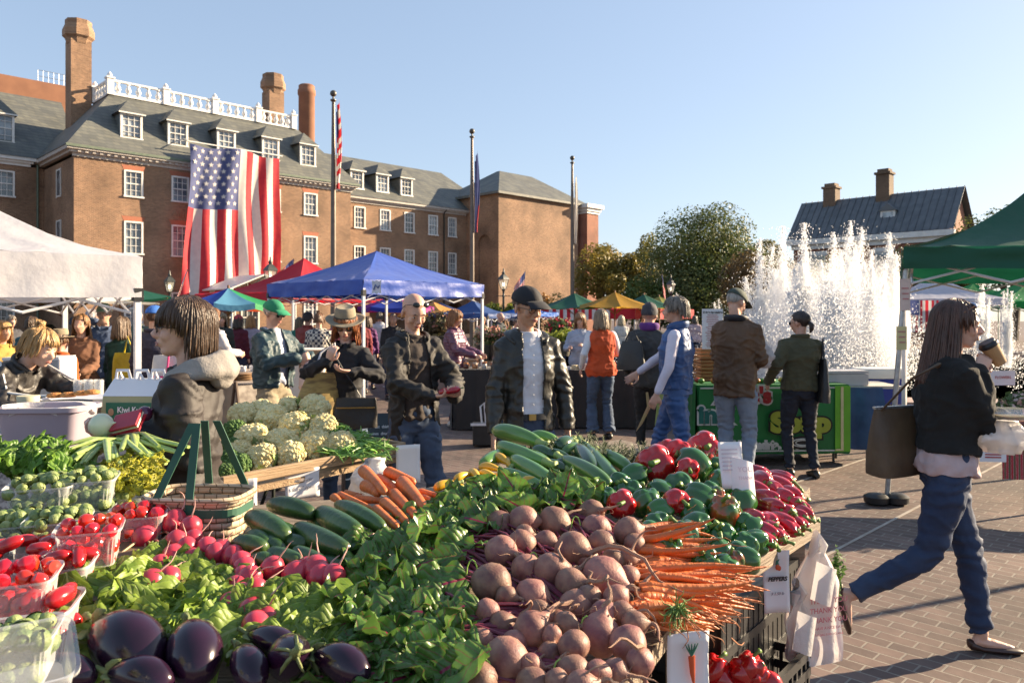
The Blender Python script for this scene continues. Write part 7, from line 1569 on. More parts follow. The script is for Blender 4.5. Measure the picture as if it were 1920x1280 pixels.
def beet_leafreg(i): return [(820,930,905,1000),(900,925,1040,955),(640,1010,815,1090),(750,960,880,1030),(960,925,1060,950),(640,1090,810,1190),(680,1150,825,1240),(830,940,900,985),(640,1200,815,1290),(710,1230,830,1290)][i]
stalkends=[(855,965),(1010,950),(790,1030),(850,1020),(1060,950),(760,1120),(790,1180),(900,1000),(770,1230),(830,1260)]
for gi,(lab,cn) in enumerate(cents):
    g=rng(200+gi); c=SP(*cn); t=thing('beet_bunch',lab,'beet bunch',c,0,'bunches of beets')
    for k,(px,py,d) in enumerate(groups[gi]):
        lift=.045+.03*g.random(); p=SP(px,py,lift); dia=d*p.y/1440*1.12
        if d>70: ax=V((.9,-.5,-.15))
        else: ax=V((g.gauss(.75,.4),g.gauss(-.15,.45),g.gauss(-.1,.4)))
        ax.normalize(); T=M.Translation(p-c)@basis(ax,V((0,0,1))).to_4x4()@M.Rotation(PI/2,4,'Y')@M.Rotation(g.random()*6,4,'Z')@M.Scale(dia,4)
        o=bpy.data.objects.new('beet',bms[(k+gi)%4]); COL.objects.link(o); o.parent=t; o.matrix_basis=T
        r=MB(); root_tube(r,(0,0,.62),(0,0,1),g.uniform(1.4,3.4) if k%2 else g.uniform(.6,1.3),g,.085,1.0,.0)
        for h_ in range(3): a=g.random()*6; root_tube(r,(.15*math.cos(a),.15*math.sin(a),.5),(math.cos(a),math.sin(a),.9),g.uniform(.3,.9),g,.014,1.2)
        r.build('root',BROOT,o)
    g=rng(300+gi); st=MB(); se=stalkends[gi]
    for k,(px,py,d) in enumerate(groups[gi]):
        for q_ in range(5):
            a=SP(px-8,py,.03); e=SP(se[0]-15+g.gauss(0,34),se[1]+g.gauss(0,32),.015+.03*g.random()); m_=(a+e)/2+V((0,0,.016+g.gauss(0,.006)))
            st.tube([a-c,a.lerp(m_,.5)+V((g.gauss(0,.004),0,.004))-c,m_-c,m_.lerp(e,.5)-c,e-c],[.0042,.0038,.0034,.003,.0024],6)
    st.build('stalks',BST,t)
    x0,y0,x1,y1=beet_leafreg(gi); lm=LeafMB(); n=int((x1-x0)*(y1-y0)/700)+10
    for k in range(n):
        px,py=g.uniform(x0,x1),g.uniform(y0,y1); b=SP(px,py,.02+.035*g.random())+V((0,0,.012)); fd=V((-.9+g.gauss(0,.45),g.gauss(-.1,.5),g.gauss(.05,.22))); up=V((g.gauss(0,.35),-.4+g.gauss(0,.3),.9)); L_=.185*g.uniform(.7,1.1)*(.55 if gi<2 else 1)
        lm.leaf(b-fd.normalized()*L_*.5-c,fd,up,L_,.10*g.uniform(.65,1.2),g,.6,.15,0,.22,10,18)
    if gi==1:
        for (px,py,dx,dz,l_) in ((985,945,-.5,.75,.13),(1050,950,.25,.9,.12),(1085,930,.8,.5,.09),(950,930,-.8,.4,.13),(1010,970,-.7,.45,.13),(900,945,-.9,.25,.13),(870,960,-.9,.2,.12)): lm.leaf(SP(px,py,.03)-c,V((dx,-.15,dz)),V((0,-1,.4)),l_,.095,g,.3,.16,0,.25,8,14,tint=1.5)
    lm.build('leaves',BEETL,t)
    tie=MB(); tp=SP(cn[0]-50,cn[1],.05)-c; tie.tube([tp+V((.012*math.cos(a),.004*math.sin(a),.03*math.sin(a))) for a in [k_*PI/6 for k_ in range(13)]],.0016,5); tie.build('tie',TIE,t)
# ---- thin carrots in bunches
tcm=[]
for i in range(4):
    mb=carrot_mb(.0075,.20,60+i,.006*(-1)**i); q_=MB(); pr=[]
    for j in range(17): t_=j/16; pr.append((max(.0006,.0085*(min(1,t_*7+.2)**.5)*(1-t_)**.62+.0006),-.10+.20*t_))
    mb=jitter(bent(pr,10,.008*(-1)**i),.03,20,i); o=mb.build('c',CA,None); tcm.append(o.data); bpy.data.objects.remove(o)
TB=[('top bunch of thin carrots sweeping up to the right of the beets',(1205,1008),(1310,985),14,-24,22),('upper middle bunch of thin carrots right of the beets',(1215,1030),(1330,1040),16,16,24),('thick middle bunch of thin carrots fanning to the rail',(1225,1065),(1380,1080),20,24,24),('lower middle bunch of thin carrots with one bright broken tip',(1225,1095),(1350,1130),18,20,26),('lowest bunch of thin carrots above the carrot sign, green wisps in it',(1220,1120),(1330,1165),16,26,22),('bunch of thin carrots tucked deepest beside the large beets',(1195,1140),(1290,1165),10,20,16),('widest bunch of thin carrots lying on top of the middle of the fan',(1225,1080),(1370,1110),22,36,34),('bunch of thin carrots hanging lowest over the carrot sign',(1215,1140),(1300,1172),14,20,14)]
for gi,(lab,a_,b_,n,sx,sy) in enumerate(TB):
    g=rng(400+gi); c=SP(*a_); t=thing('carrot_bunch',lab,'carrot bunch',c,0,'bunches of thin carrots')
    for k in range(n):
        x1,y1=a_[0]-22+g.gauss(0,9),a_[1]+g.gauss(0,sy*.42); x2,y2=b_[0]+18+g.gauss(0,26),b_[1]+g.gauss(0,sy*.55); lf=.02+.03*g.random()
        aa=.0
        p1=SP(x1,y1,lf); p2=W(x2,y2,p1.y+g.gauss(.06,.05)) ; d=p2-p1; L_=d.length
        o=bpy.data.objects.new('carrot',tcm[g.randrange(4)]); COL.objects.link(o); o.parent=t; wsc=g.uniform(.95,1.55)
        o.matrix_basis=M.Translation((p1+p2)/2-c)@basis(d).to_4x4()@M.Rotation(g.random()*6,4,'X')@M.Diagonal((L_/.2,wsc,wsc,1))
    for k in range(5): r=MB(); p=SP(b_[0]+g.gauss(0,30)-20,b_[1]+g.gauss(0,sy*.6),.04)-c; root_tube(r,p,V((1,g.gauss(0,.5),g.gauss(-.1,.4))),g.uniform(.03,.07),g,.0012,.5); r.build('rootlet',mat('carrot_root',(.50,.20,.08),(.4,.16,.07),.7),t)
    if gi in (3,4):
        r=MB()
        for k in range(26): p=SP(1270+g.gauss(0,3),1135+g.gauss(0,3),.055)-c+V((0,0,-.004)); root_tube(r,p,V((g.gauss(0,1),-.3,g.gauss(-.3,.8))),g.uniform(.03,.06),g,.0016,.8)
        r.build('green_tops',mat('carrot_top',(.16,.28,.06),None,.6),t)
# ---- rosemary / herb tufts behind the zucchini
ROS=mat('rosemary_leaf',(.04,.065,.03),(.09,.115,.055),.6,trans=.15,scale=9)
def herb(lab,px,py,n,wd,seed):
    g=rng(seed); c=SP(px,py); t=thing('rosemary_bunch',lab,'herb bunch',c,0,'rosemary bunches'); q=MB()
    for k in range(n):
        b=V((g.gauss(0,wd),g.gauss(0,.04),-.03)); d=V((b.x*1.5+g.gauss(0,.25),g.gauss(-.1,.25),1)).normalized(); l=g.uniform(.05,.10)
        for j in range(16):
            p=b+d*l*(j/16); 
            for h_ in range(3):
                a=g.random()*6.28; o=(V((math.cos(a),math.sin(a),0))*.8+d*.9).normalized(); w=o.orthogonal().normalized()*.0022; e=p+o*.017*g.uniform(.7,1.2); q.add([p-w,p+w,e],[(0,1,2)])
    q.build('sprigs',ROS,t,smooth=0)
herb('left rosemary bunch directly behind the zucchini pile',1082,852,46,.075,1); herb('right rosemary bunch between the zucchini and the red peppers',1195,866,60,.10,2); herb('small rosemary bunch in the middle behind the longest zucchini',1140,866,30,.05,3)
# ---- plastic pint baskets
CLB=bpy.data.materials.new('clear_basket_plastic'); CLB.use_nodes=True; N,L,b_=nodes_of(CLB); b_.inputs['Base Color'].default_value=(.85,.87,.88,1); b_.inputs['Roughness'].default_value=.14; b_.inputs['Specular IOR Level'].default_value=.9
tr_=N.new('ShaderNodeBsdfTransparent'); tr_.inputs[0].default_value=(.97,.97,.97,1); mx=N.new('ShaderNodeMixShader'); lw_=N.new('ShaderNodeLayerWeight'); lw_.inputs[0].default_value=.35; L.new(math_(N,L,'ADD',math_(N,L,'MULTIPLY',lw_.outputs['Facing'],.5),.17),mx.inputs[0]); L.new(tr_.outputs[0],mx.inputs[1]); L.new(b_.outputs[0],mx.inputs[2]); L.new(mx.outputs[0],N['Material Output'].inputs[0])
def basket_mb(w=.118,d=.118,h=.072):
    mb=MB(); n=44
    def ring(k,z,rib):
        pts=[]
        for i in range(n):
            a=2*PI*(i+.5)/n; ca,sa=math.cos(a),math.sin(a); e=.32; x=math.copysign(abs(ca)**e,ca); y=math.copysign(abs(sa)**e,sa); r_=k*(1+(rib if i%2 else -rib)); pts.append(V((x*w/2*r_,y*d/2*r_,z)))
        return pts
    R_=[ring(.80,0,0),ring(.83,.006,.012),ring(.87,h*.5,.016),ring(.90,h*.72,.014),ring(.93,h*.78,0),ring(.95,h*.97,0),ring(1.04,h,0),ring(1.05,h-.004,0)]
    vs=[p for r in R_ for p in r]; fs=[tuple(range(n-1,-1,-1))]
    for i in range(len(R_)-1):
        for k in range(n): a=i*n+k;b=i*n+(k+1)%n; fs.append((a,b,b+n,a+n))
    mb.add(vs,fs); return mb
bo=basket_mb().build('basket_shape',CLB,None,smooth=30); BME=bo.data; bpy.data.objects.remove(bo)
def sprout_mb(seed):
    g=rng(seed); mb=MB(); mb.ell((0,0,0),(.0125,.0125,.0138),None,12,8)
    for k in range(7):
        a=2.4*k; tl_=.3+.18*(k%4); 
        def fn(u,v,a=a,tl_=tl_):
            th=(u-.5)*1.7+a; ph=PI*(.92-.75*v)+.0; r_=.0136+.0012*(k%3)+.002*v*v; k2=1-.25*abs(u-.5)*2*v
            return V((r_*math.sin(ph)*math.cos(th*1),r_*math.sin(ph)*math.sin(th*1),r_*1.08*math.cos(ph)*k2))
        mb.grid(fn,5,5)
    return mb
SPM=mat('brussels_sprout',(.13,.20,.05),(.28,.33,.12),.45,scale=60,rand=.22,hue=.02,bump=.3); TOM=wax('cherry_tomato_skin',(.62,.022,.012),(.52,.015,.01),.12,scale=6,coat=.6,rand=.12,hue=.008); PLU=wax('plum_tomato_skin',(.45,.012,.014),(.36,.01,.012),.16,scale=6,coat=.5,rand=.12)
def small(mb,m,name): o=mb.build(name+'_shape',m,None); d=o.data; bpy.data.objects.remove(o); return d
SPD=[small(sprout_mb(i),SPM,'sprout') for i in range(3)]
q=MB(); q.lathe([(.001,.0105),(.004,.0098),(.010,.0095),(.0128,.004),(.0130,-.002),(.0105,-.0095),(.003,-.0125),(.001,-.0126)],16); TD=small(q,TOM,'tomato')
q=MB(); q.lathe([(.001,.024),(.006,.0225),(.011,.014),(.0125,.002),(.0118,-.012),(.007,-.021),(.001,-.0235)],14); PD=small(q,PLU,'plum')
def basket(lab,c,rz,kind,fill,seed,sc=1.0,tilt=0,empty=False,n=26):
    g=rng(seed); o=bpy.data.objects.new('plastic_basket',BME); COL.objects.link(o); o.location=c; o.rotation_euler=(tilt,0,rz); o.scale=(sc,)*3; tag(o,lab,'basket','clear plastic pint baskets')
    if empty: return o
    T=M.Translation(c)@Euler((tilt,0,rz)).to_matrix().to_4x4() if False else M.Translation(c)@M.Rotation(rz,4,'Z')@M.Rotation(tilt,4,'X')
    nm,D_,r_=(('brussels_sprout',SPD,.0145),('cherry_tomato',[TD],.0132),('plum_tomato',[PD],.016))[kind]
    lvls=3; per=n//lvls; what=('Brussels sprout','cherry tomato','plum tomato')[kind]
    for i in range(n):
        lv=i*lvls//n; hw=(.036+.006*lv); z=(.014+.021*lv)*1.0+ (.012 if lv==lvls-1 else 0)
        # stratified positions
        m_=i-(n*lv+lvls-1)//lvls; cols=5 if kind==0 else 4 if kind!=2 else 3; ix,iy=(i%cols),((i//cols)%cols)
        x=(-1+2*(ix+.5)/cols)*hw*1.15+g.gauss(0,.004); y=(-1+2*(iy+.5)/cols)*hw*1.15+g.gauss(0,.004)
        if lv==lvls-1: z+=.012*(1-(x*x+y*y)/(hw*hw*1.6))
        ob_=bpy.data.objects.new(nm,D_[g.randrange(len(D_))]); COL.objects.link(ob_)
        s_=g.uniform(.85,1.15)*(sc if kind else .95); rm=Euler((g.random()*6,g.random()*6,g.random()*6)).to_matrix().to_4x4() if kind!=2 else Euler((PI/2+g.gauss(0,.3),g.gauss(0,.4),g.random()*3)).to_matrix().to_4x4()
        ob_.matrix_basis=T@M.Translation((x*sc,y*sc,z*sc+g.gauss(0,.002)))@rm@M.Scale(s_,4)
        tag(ob_,'%s in the %s'%(what,fill),'sprout' if kind==0 else 'tomato','%ss in %s'%(what,fill))
    return o
def BP(px,py,D): return W(px,py,D)
# (rim centre px,py,D,kind,short place text)
BKT=[(78,905,2.10,0,'top left basket of the sprout stack',12,1.35),(165,893,2.16,0,'top right basket of the sprout stack',10,1.25),
 (225,925,2.30,0,'rearmost basket by the celery leaves',8,1.35),(20,975,1.90,0,'far left basket below the stack',8,1.2),(160,950,2.12,0,'basket behind the tomato basket under the stack',8,1.2),(110,968,1.85,0,'front basket left of the bright tomatoes',10,1.15),
 (168,985,1.72,1,'basket brightly lit beside the radish leaves',12,1.12),(258,958,2.0,1,'basket behind the radishes',10,1.2),(30,1075,1.42,1,'nearest left basket of big tomatoes',10,1.15),
 (110,1050,1.62,2,'basket behind the nearest left one',8,1.15),(30,1030,1.66,2,'basket in shade at the left picture edge',6,1.2),(92,1018,1.78,2,'small basket under the front sprouts',6,1.1),(60,1130,1.40,2,'basket under the nearest tomatoes',6,1.25)]
for i,(px,py,D,kd,pl__,rzd,sc) in enumerate(BKT):
    c=W(px,py,D)-V((0,0,.072*sc)); basket('clear plastic basket of %s, %s'%(('Brussels sprouts','cherry tomatoes','plum tomatoes')[kd],pl__),c,R(rzd+10),kd,pl__,500+i,sc,n=(54 if kd==0 else 36 if kd==1 else 18))
basket('clear basket of shaded sprouts at the bottom left corner',W(25,1195,1.16)-V((0,0,.06)),R(20),0,'shaded basket in the bottom left corner',530,1.0,n=40)
basket('empty clear plastic basket tipped over at the bottom left corner',W(50,1255,1.04)-V((0,0,.03)),R(35),0,'x',531,.95,tilt=R(24),empty=True)
# red riser crate under the baskets so they rest on something
q=MB(); q.bb(-.62,.36,-.32,.30,0,.18); o=q.build('display_riser',mat('riser_board',(.16,.10,.06),(.12,.08,.05),.8),None,loc=(-1.18,1.86,.87),rz=0,smooth=0); tag(o,'low wooden riser under the plastic baskets','riser')
# ---- herbs, celery
def scatter_bunch(name,lab,cat,reg,m,n,L_,Wd,seed,flow=V((0,-.3,.8)),lift=.02,group=None,curl=.5,wave=.08,a=za,nu=6,nv=8,upv=V((0,-.5,.8)),sp=.4):
    g=rng(seed); x0,y0,x1,y1=reg; c=SP((x0+x1)/2,(y0+y1)/2,0,a); t=thing(name,lab,cat,c,0,group); lm=LeafMB()
    for i in range(n):
        b=SP(g.uniform(x0,x1),g.uniform(y0,y1),lift*g.random(),a); fd=flow+V((g.gauss(0,sp),g.gauss(0,sp),g.gauss(0,sp))); l=L_*g.uniform(.6,1.2); lm.leaf(b-c-fd.normalized()*l*.3,fd,upv+V((g.gauss(0,.4),0,g.gauss(0,.3))),l,Wd*g.uniform(.7,1.2),g,curl,wave,0,.25,nu,nv)
    lm.build('leaves',m,t); return t
scatter_bunch('basil_bunch','bright green basil at the left edge above the sprout baskets','basil',(-40,835,120,880),BASIL,110,.085,.055,1,a=.86,lift=.05)
scatter_bunch('basil_bunch','smaller basil bunch in front, touching the celery stalks','basil',(20,850,150,895),BASIL,60,.08,.05,2,a=.84,lift=.03)
CEL=mat('celery_stalk',(.26,.38,.10),(.40,.48,.17),.4,scale=70,st=(.05,1,1),rand=.2,coat=.1)
CELL=leafm('celery_leaf',(.42,.44,.03),(.55,.50,.06),(.5,.5,.15),.4,.45,.03,5)
def celery(lab,p1,p2,seed,n=12,leafreg=None,fan=1.0):
    g=rng(seed); a=SP(*p1,0,.84); b=SP(*p2,0,.84); c=a; t=thing('celery_bunch',lab,'celery',c,0,'celery bunches'); q=MB()
    d=(b-a); lat=d.cross(V((0,0,1))).normalized()
    for k in range(n):
        o1=lat*g.gauss(0,.018)+V((0,0,g.uniform(0,.03))); o2=lat*(g.gauss(0,.045)*fan)+V((0,0,g.uniform(0,.05))); p=V((0,0,0))+o1; e=d+o2; m_=(p+e)/2+V((0,0,.02)); r=g.uniform(.008,.012)
        q.tube([p,p.lerp(m_,.5),m_,m_.lerp(e,.6),e],[r*1.25,r*1.1,r,r*.85,r*.6],9,flat=.75)
    q.build('stalks',CEL,t)
    if leafreg:
        lm=LeafMB(); x0,y0,x1,y1=leafreg
        for i in range(150): bb_=SP(g.uniform(x0,x1),g.uniform(y0,y1),.02*g.random(),.84); lm.leaf(bb_-c,V((g.gauss(0,.6),-.3,g.gauss(.3,.6))),V((0,-.5,.8)),.035*g.uniform(.6,1.3),.030,g,.5,.2,3,.2,4,6)
        lm.build('leaves',CELL,t)
celery('celery bunch whose stalks point left towards the purple onion',(235,840),(115,868),1)
celery('celery bunch with stalks fanned to the right into yellow leaves',(205,832),(285,875),2,12,(190,870,300,920),1.5)
celery('celery bunch cut ends facing the viewer, lowest of the heap',(205,850),(150,885),3,9)
celery('celery bunch behind the wallet running right, in sun',(240,828),(300,860),4,9,(215,855,300,905),1.3)
# onions
def onion(name,lab,c,r,m,T=None):
    q=MB(); q.lathe([(.001,-r*.92),(r*.5,-r*.85),(r*.9,-r*.4),(r,.0),(r*.92,r*.4),(r*.6,r*.75),(r*.22,r*.95),(r*.08,r*1.1),(r*.05,r*1.25)],20,T); o=q.build(name,m,None,loc=c); tag(o,lab,'onion')
onion('red_onion','purple onion beside the basil under the plastic tub',SP(93,850,.02,.86),.030,wax('purple_onion',(.09,.015,.06),(.14,.03,.09)))
# ---- cauliflower table (second table)
t=thing('cauliflower_table','wooden produce table with cauliflower and green beans behind the near table','table',(-1.4,4.2,0))
ra=W(415,905,3.62); rb=W(757,838,4.5); o0=V((-1.4,4.2,0)); vv=V((-.72,.62,0))
q=MB(); P4=[ra,rb,rb+vv*1.5,ra+vv*1.9]; tp=[p-o0-V((0,0,.05)) for p in P4]; q.add(tp+[p-V((0,0,.03)) for p in tp],[(0,1,2,3),(7,6,5,4),(0,4,5,1),(1,5,6,2),(2,6,7,3),(3,7,4,0)]); q.build('board',WOOD,t,smooth=0)
beam(ra-o0,rb-o0,.03,.055,WOOD,'rail',t); beam(rb-o0+V((.0,.02,0)),rb+vv*1.5-o0,.03,.05,WOOD,'rail',t)
for p in (ra,rb,rb+vv*1.3):
    q=MB(); b=V((p.x,p.y,0))-V((o0.x,o0.y,0)); 
    q.tube([b+V((-.12,.12,0)),b+V((-.08,.02,.8))],.014,6); q.tube([b+V((-.32,.22,0)),b+V((-.02,.06,.78))],.014,6); q.build('leg',DARKM,t)
ZT=(ra.z+rb.z)/2
def TP(px,py,h=0): # on the second table's heap (rises away)
    b=.20; a=ZT-b*4.0; D=(H-a-h)/((py-HY)/F+b); return W(px,py,D)
CF=mat('cauliflower_curd',(.74,.65,.36),(.64,.52,.24),.75,scale=24,bump=.9,bscale=90,rand=.08,bdist=.006,lo=.4,hi=.62,sub=.05); CFL=leafm('cauliflower_leaf',(.24,.34,.09),(.34,.42,.14),(.5,.54,.3),.25,.45,.05,6)
def florets(seed,r=.075,nf=110,fl=.018,flat=.72):
    g=rng(seed); mb=MB(); mb.ell((0,0,0),(r*.86,r*.86,r*flat*.86),None,20,12); 
    for i in range(nf):
        ph=math.acos(1-1.35*(i+.5)/nf); a=i*2.39996+g.gauss(0,.12); d=V((math.sin(ph)*math.cos(a),math.sin(ph)*math.sin(a),math.cos(ph)))
        c=V((d.x*r*.9,d.y*r*.9,d.z*r*flat*.92)); f=fl*g.uniform(.7,1.15); mb.ell(c,(f,f,f*.85),basis(d).to_4x4()@M.Rotation(PI/2,4,'Y'),9,6)
        for h_ in range(5): e=(d+V((g.gauss(0,.35),g.gauss(0,.35),g.gauss(0,.35)))).normalized(); mb.ell(c+e*f*.75,(f*.42,f*.42,f*.42),None,6,4)
    return mb
def cfl_leaves(seed):
    g=rng(seed); lm=LeafMB()
    for k in range(9):
        a=2*PI*k/9+g.gauss(0,.2); d=V((math.cos(a),math.sin(a),.55+g.gauss(0,.15))); lm.leaf(V((math.cos(a)*.038,math.sin(a)*.038,-.055)),d,V((-math.cos(a),-math.sin(a),.6)),.085*g.uniform(.8,1.3),.075,g,-.9,.10,0,.25,6,8)
    return lm
cfp=[]
for i in range(3):
    tt=thing('cauliflower','x','cauliflower',(0,0,-5)); florets(i).build('curd',CF,tt); cfl_leaves(i).build('leaves',CFL,tt); proto_ch[tt.name]=[(c,[]) for c in kids(tt)]; cfp.append(tt)
BRO=mat('broccoli_head',(.045,.105,.022),(.10,.17,.04),.8,scale=30,bump=1.0,bscale=160,rand=.2,bdist=.006); brm=florets(9,.06,80,.016,.75); bs=MB(); bs.tube([(0,0,-.10),(0,0,-.02)],[.016,.022],10)
brp=proto('broccoli','broccoli',[('head',brm,BRO),('stalk',bs,CEL)])
CFLs=cc([(435,105,435,105,110),(345,185,345,185,118),(470,190,470,190,106),(250,150,250,150,112),(130,135,130,135,104),(320,100,320,100,86),(210,115,210,115,90),(160,235,160,235,122),(290,255,290,255,122),(435,265,435,265,124),(545,260,545,260,108),(205,320,205,320,116),(330,305,330,305,104),(110,295,110,295,92)],400,720,2.286)
Gc=rng(8)
for i,(px,py,_,_,d) in enumerate(CFLs):
    p=TP(px,py,.0); sc=d*p.y/1440/.134; y_,x_=pos_words(px,py,440,640,760,860,('left','middle','right'),('back','middle','front'))
    place(cfp[i%3],p,M.Rotation(R(38+Gc.uniform(-14,14)),3,'X')@M.Rotation(Gc.uniform(-.5,.5),3,'Y')@M.Rotation(Gc.random()*6,3,'Z'),sc,uniq('cream cauliflower head, %s %s of the cauliflower heap'%(y_,x_)),'cauliflowers heaped on the second table')
for px,py,d,l in ((440,808,42,'broccoli head at the upper left of the cauliflower'),(447,873,46,'broccoli head at the front left corner above the rail'),(428,862,40,'broccoli head behind the shopper\'s sleeve, lowest left'),(432,838,36,'small bright broccoli between the other broccoli heads'),(424,885,34,'broccoli head touching the wooden rail by the green strap')):
    p=TP(px,py,.0); place(brp,p,M.Rotation(R(30),3,'X')@M.Rotation(Gc.random()*6,3,'Z'),d*p.y/1440/.12,l,'broccoli heads beside the cauliflower')
BEAN=mat('green_bean',(.12,.26,.04),(.20,.36,.07),.45,scale=20,rand=.3); q=MB(); g=rng(3)
for k in range(5): 
    mb=MB(); mb.tube([(-.055,0,0),(-.03,.0,.004*k/3),(0,.002,.008*k/3),(.03,0,.004),(.055,0,-.002)],[.0016,.0042,.0045,.0040,.0012],7)
    if k==0: bmesh_=[]
    bmesh_.append(small(mb,BEAN,'bean'))
for k in range(230):
    px=min(726,max(608,g.gauss(662,30))); top_=792+max(0,(px-620))*.36; py=g.uniform(top_,min(858,top_+52+(10 if px<690 else -14))); p=TP(px,py,g.uniform(-.012,.01))
    o=bpy.data.objects.new('green_bean',bmesh_[k%5]); COL.objects.link(o); o.matrix_basis=M.Translation(p)@Euler((g.gauss(0,.4),g.gauss(0,.35),g.gauss(.3,.8))).to_matrix().to_4x4()@M.Scale(g.uniform(.9,1.3),4); tag(o,'green bean in the loose bean heap right of the cauliflower','green bean','green beans heaped loose')
# small tomatoes at the back of the cauliflower
for px,py,l in ((437,776,'red tomato at the back left of the cauliflower heap'),(566,763,'red tomato peeking out behind the highest cauliflower')):
    p=TP(px,py); q=MB(); q.ell((0,0,0),(.035,.035,.03)); o=q.build('tomato',RP,None,loc=p); tag(o,l,'tomato')
# signs on the second table
def card(name,lab,c,w,h,rz,tilt=0,cat='sign',m=PAPER,text=(),par=None):
    t=thing(name,lab,cat,c,rz); q=MB()
    q.grid(lambda u,v:V((-w/2+w*u,.006*math.sin(u*3)+.004*math.sin(v*5),-h*v)),8,8); o=q.build('card_sheet',m,t,smooth=180); sd=o.modifiers.new('t','SOLIDIFY'); sd.thickness=.0015
    for s_,x,z,sz,mm,*r_ in text: text_obj(s_,sz,'lettering',mm,t,(x,-.006,z),ext=.0004,sx=r_[0] if r_ else 1,shear=r_[1] if len(r_)>1 else 0,bold=r_[2] if len(r_)>2 else .0008)
    t.rotation_euler=(tilt,0,rz); return t
PEN=mat('grey_pen',(.30,.30,.34),None,.6)
card('price_sign','handwritten cauliflower price sheet hanging from the rail',W(571,876,4.0)+V((0,-.04,0)),.185,.15,R(38),text=(('Cauliflower',-.005,-.055,.024,PEN,1,.3,.0002),('$ 3.50 head',.0,-.095,.024,PEN,1,.3,.0002)))
t=card('price_sign','white sheet with a broccoli picture and the word broccoli on the rail',W(456,896,3.72)+V((0,-.03,0)),.15,.18,R(30),text=(('BROCCOLI',.0,-.130,.026,INK,1,0,.0012),))
q=MB(); 
for i in range(14): q.ell((-.03+.028*math.cos(i*1.7)*(i%3)/2,-.004,-.05+.02*math.sin(i*2.1)),(.012,.002,.010),None,8,5)
q.build('printed_broccoli',mat('print_grey',(.25,.27,.28)),t)
card('blank_sign','blank white sheet at the right corner of the cauliflower table',W(757,832,4.45)+V((.03,-.03,0)),.14,.22,R(20))
# crates under the tables
def gridcrate(lab,c,w,d,h,rz,grp=None,solid=False):
    t=thing('black_crate',lab,'crate',c,rz,grp); q=MB()
    for s_ in (-1,1):
        for i in range(int(w/.04)+1): x=-w/2+.04*i; q.bb(x-.006,x+.006,s_*d/2-.006,s_*d/2+.006,.03,h-.03)
        for i in range(int(d/.04)+1): y=-d/2+.04*i; q.bb(s_*w/2-.006,s_*w/2+.006,y-.006,y+.006,.03,h-.03)
        for z in (.02,h*.35,h*.65,h-.015): q.bb(-w/2-.008,w/2+.008,s_*d/2-.009,s_*d/2+.009,z-.014,z+.014); q.bb(s_*w/2-.0095,s_*w/2+.0095,-d/2+.01,d/2-.01,z-.0135,z+.0135)
    if solid: q.bb(-w/2-.004,w/2+.004,-d/2-.004,d/2+.004,.02,h-.02)
    q.build('grid_sides',BLACKP,t,smooth=0); q=MB(); q.bb(-w/2+.01,w/2-.01,-d/2+.01,d/2-.01,0,.008); q.build('bottom',BLACKP,t,smooth=0); return t
gridcrate('black grid crate standing under the cauliflower table',G(655,955,.35)-V((0,0,.35)),.42,.32,.34,R(35),'black produce crates')
gridcrate('black grid crate lying stacked below the green beans, right one',G(610,1000,.25)-V((0,0,.25)),.42,.32,.24,R(35),'black produce crates')
gridcrate('black crate of cucumbers on the near table',W(560,1000,2.36)-V((0.0,-.02,.18)),.72,.40,.15,R(8),'black produce crates')
q=MB(); plastic_bag(q,(0,0,0),.2,.30,31); o=q.build('plastic_bag',PLAST,None,loc=W(697,858,4.0),smooth=180); tag(o,'white plastic carrier bags tied under the cauliflower table','bag')
# ---- stuff under the near table at right: crates, peppers, signs, bags
gridcrate('black grid crate under the table rail at the right, topmost',V((.65,2.52,.43)),.66,.36,.36,R(51),'black produce crates',True)
gridcrate('black grid crate of red peppers at the bottom right',V((.62,2.30,.38)),.55,.34,.20,R(51),'black produce crates')
for i,(px,py) in enumerate(((1350,1275),(1385,1262),(1415,1268),(1440,1285),(1375,1292),(1405,1250),(1340,1255))):
    place(rp[i%2],W(px,py-2,2.10),rot_rand(Gp),1.05,'red bell pepper in the crate below the table, %s'%('far left','left upper','middle','far right','front left','highest','rear left')[i],'red peppers in the lower crate')
t=card('picture_sign','white carrot sign with a drawn carrot below the carrot bunches',W(1291,1186,1.58),.094,.19,R(14),text=(('CARROTS',0,-.135,.019,INK,1,0,.0012),))
q=MB(); q.tube([(.004,-.006,-.045),(.006,-.006,-.080),(.010,-.006,-.112)],[.008,.006,.001],8,flat=.3); q.build('drawn_carrot',mat('ink_orange',(.62,.10,.03)),t); q=MB()
for a in (-.5,0,.5,-.9,.9): q.tube([(.004,-.006,-.045),(.004+.010*a,-.006,-.030),(.004+.016*a,-.006,-.020)],[.002,.0018,.001],5)
q.build('drawn_leaves',mat('ink_green',(.03,.16,.10)),t)
t=card('picture_sign','white peppers sign hanging from the near table rail at the right',W(1456,1032,2.36),.085,.19,R(8),text=(('PEPPERS',0,-.085,.017,INK,1,.2,.001),('$ 1.50 lb',0,-.130,.012,PEN,1,.3,.0002)))
q=MB(); q.ell((.0,-.006,-.048),(.007,.003,.010)); q.ell((.006,-.006,-.052),(.006,.003,.008)); q.build('drawn_pepper',mat('ink_orange',(.62,.10,.03)),t); q=MB(); q.tube([(0,-.006,-.042),(-.002,-.006,-.032),(.006,-.006,-.024)],[.006,.005,.001],6,flat=.3); q.build('drawn_stem',mat('ink_green',(.03,.16,.10)),t)
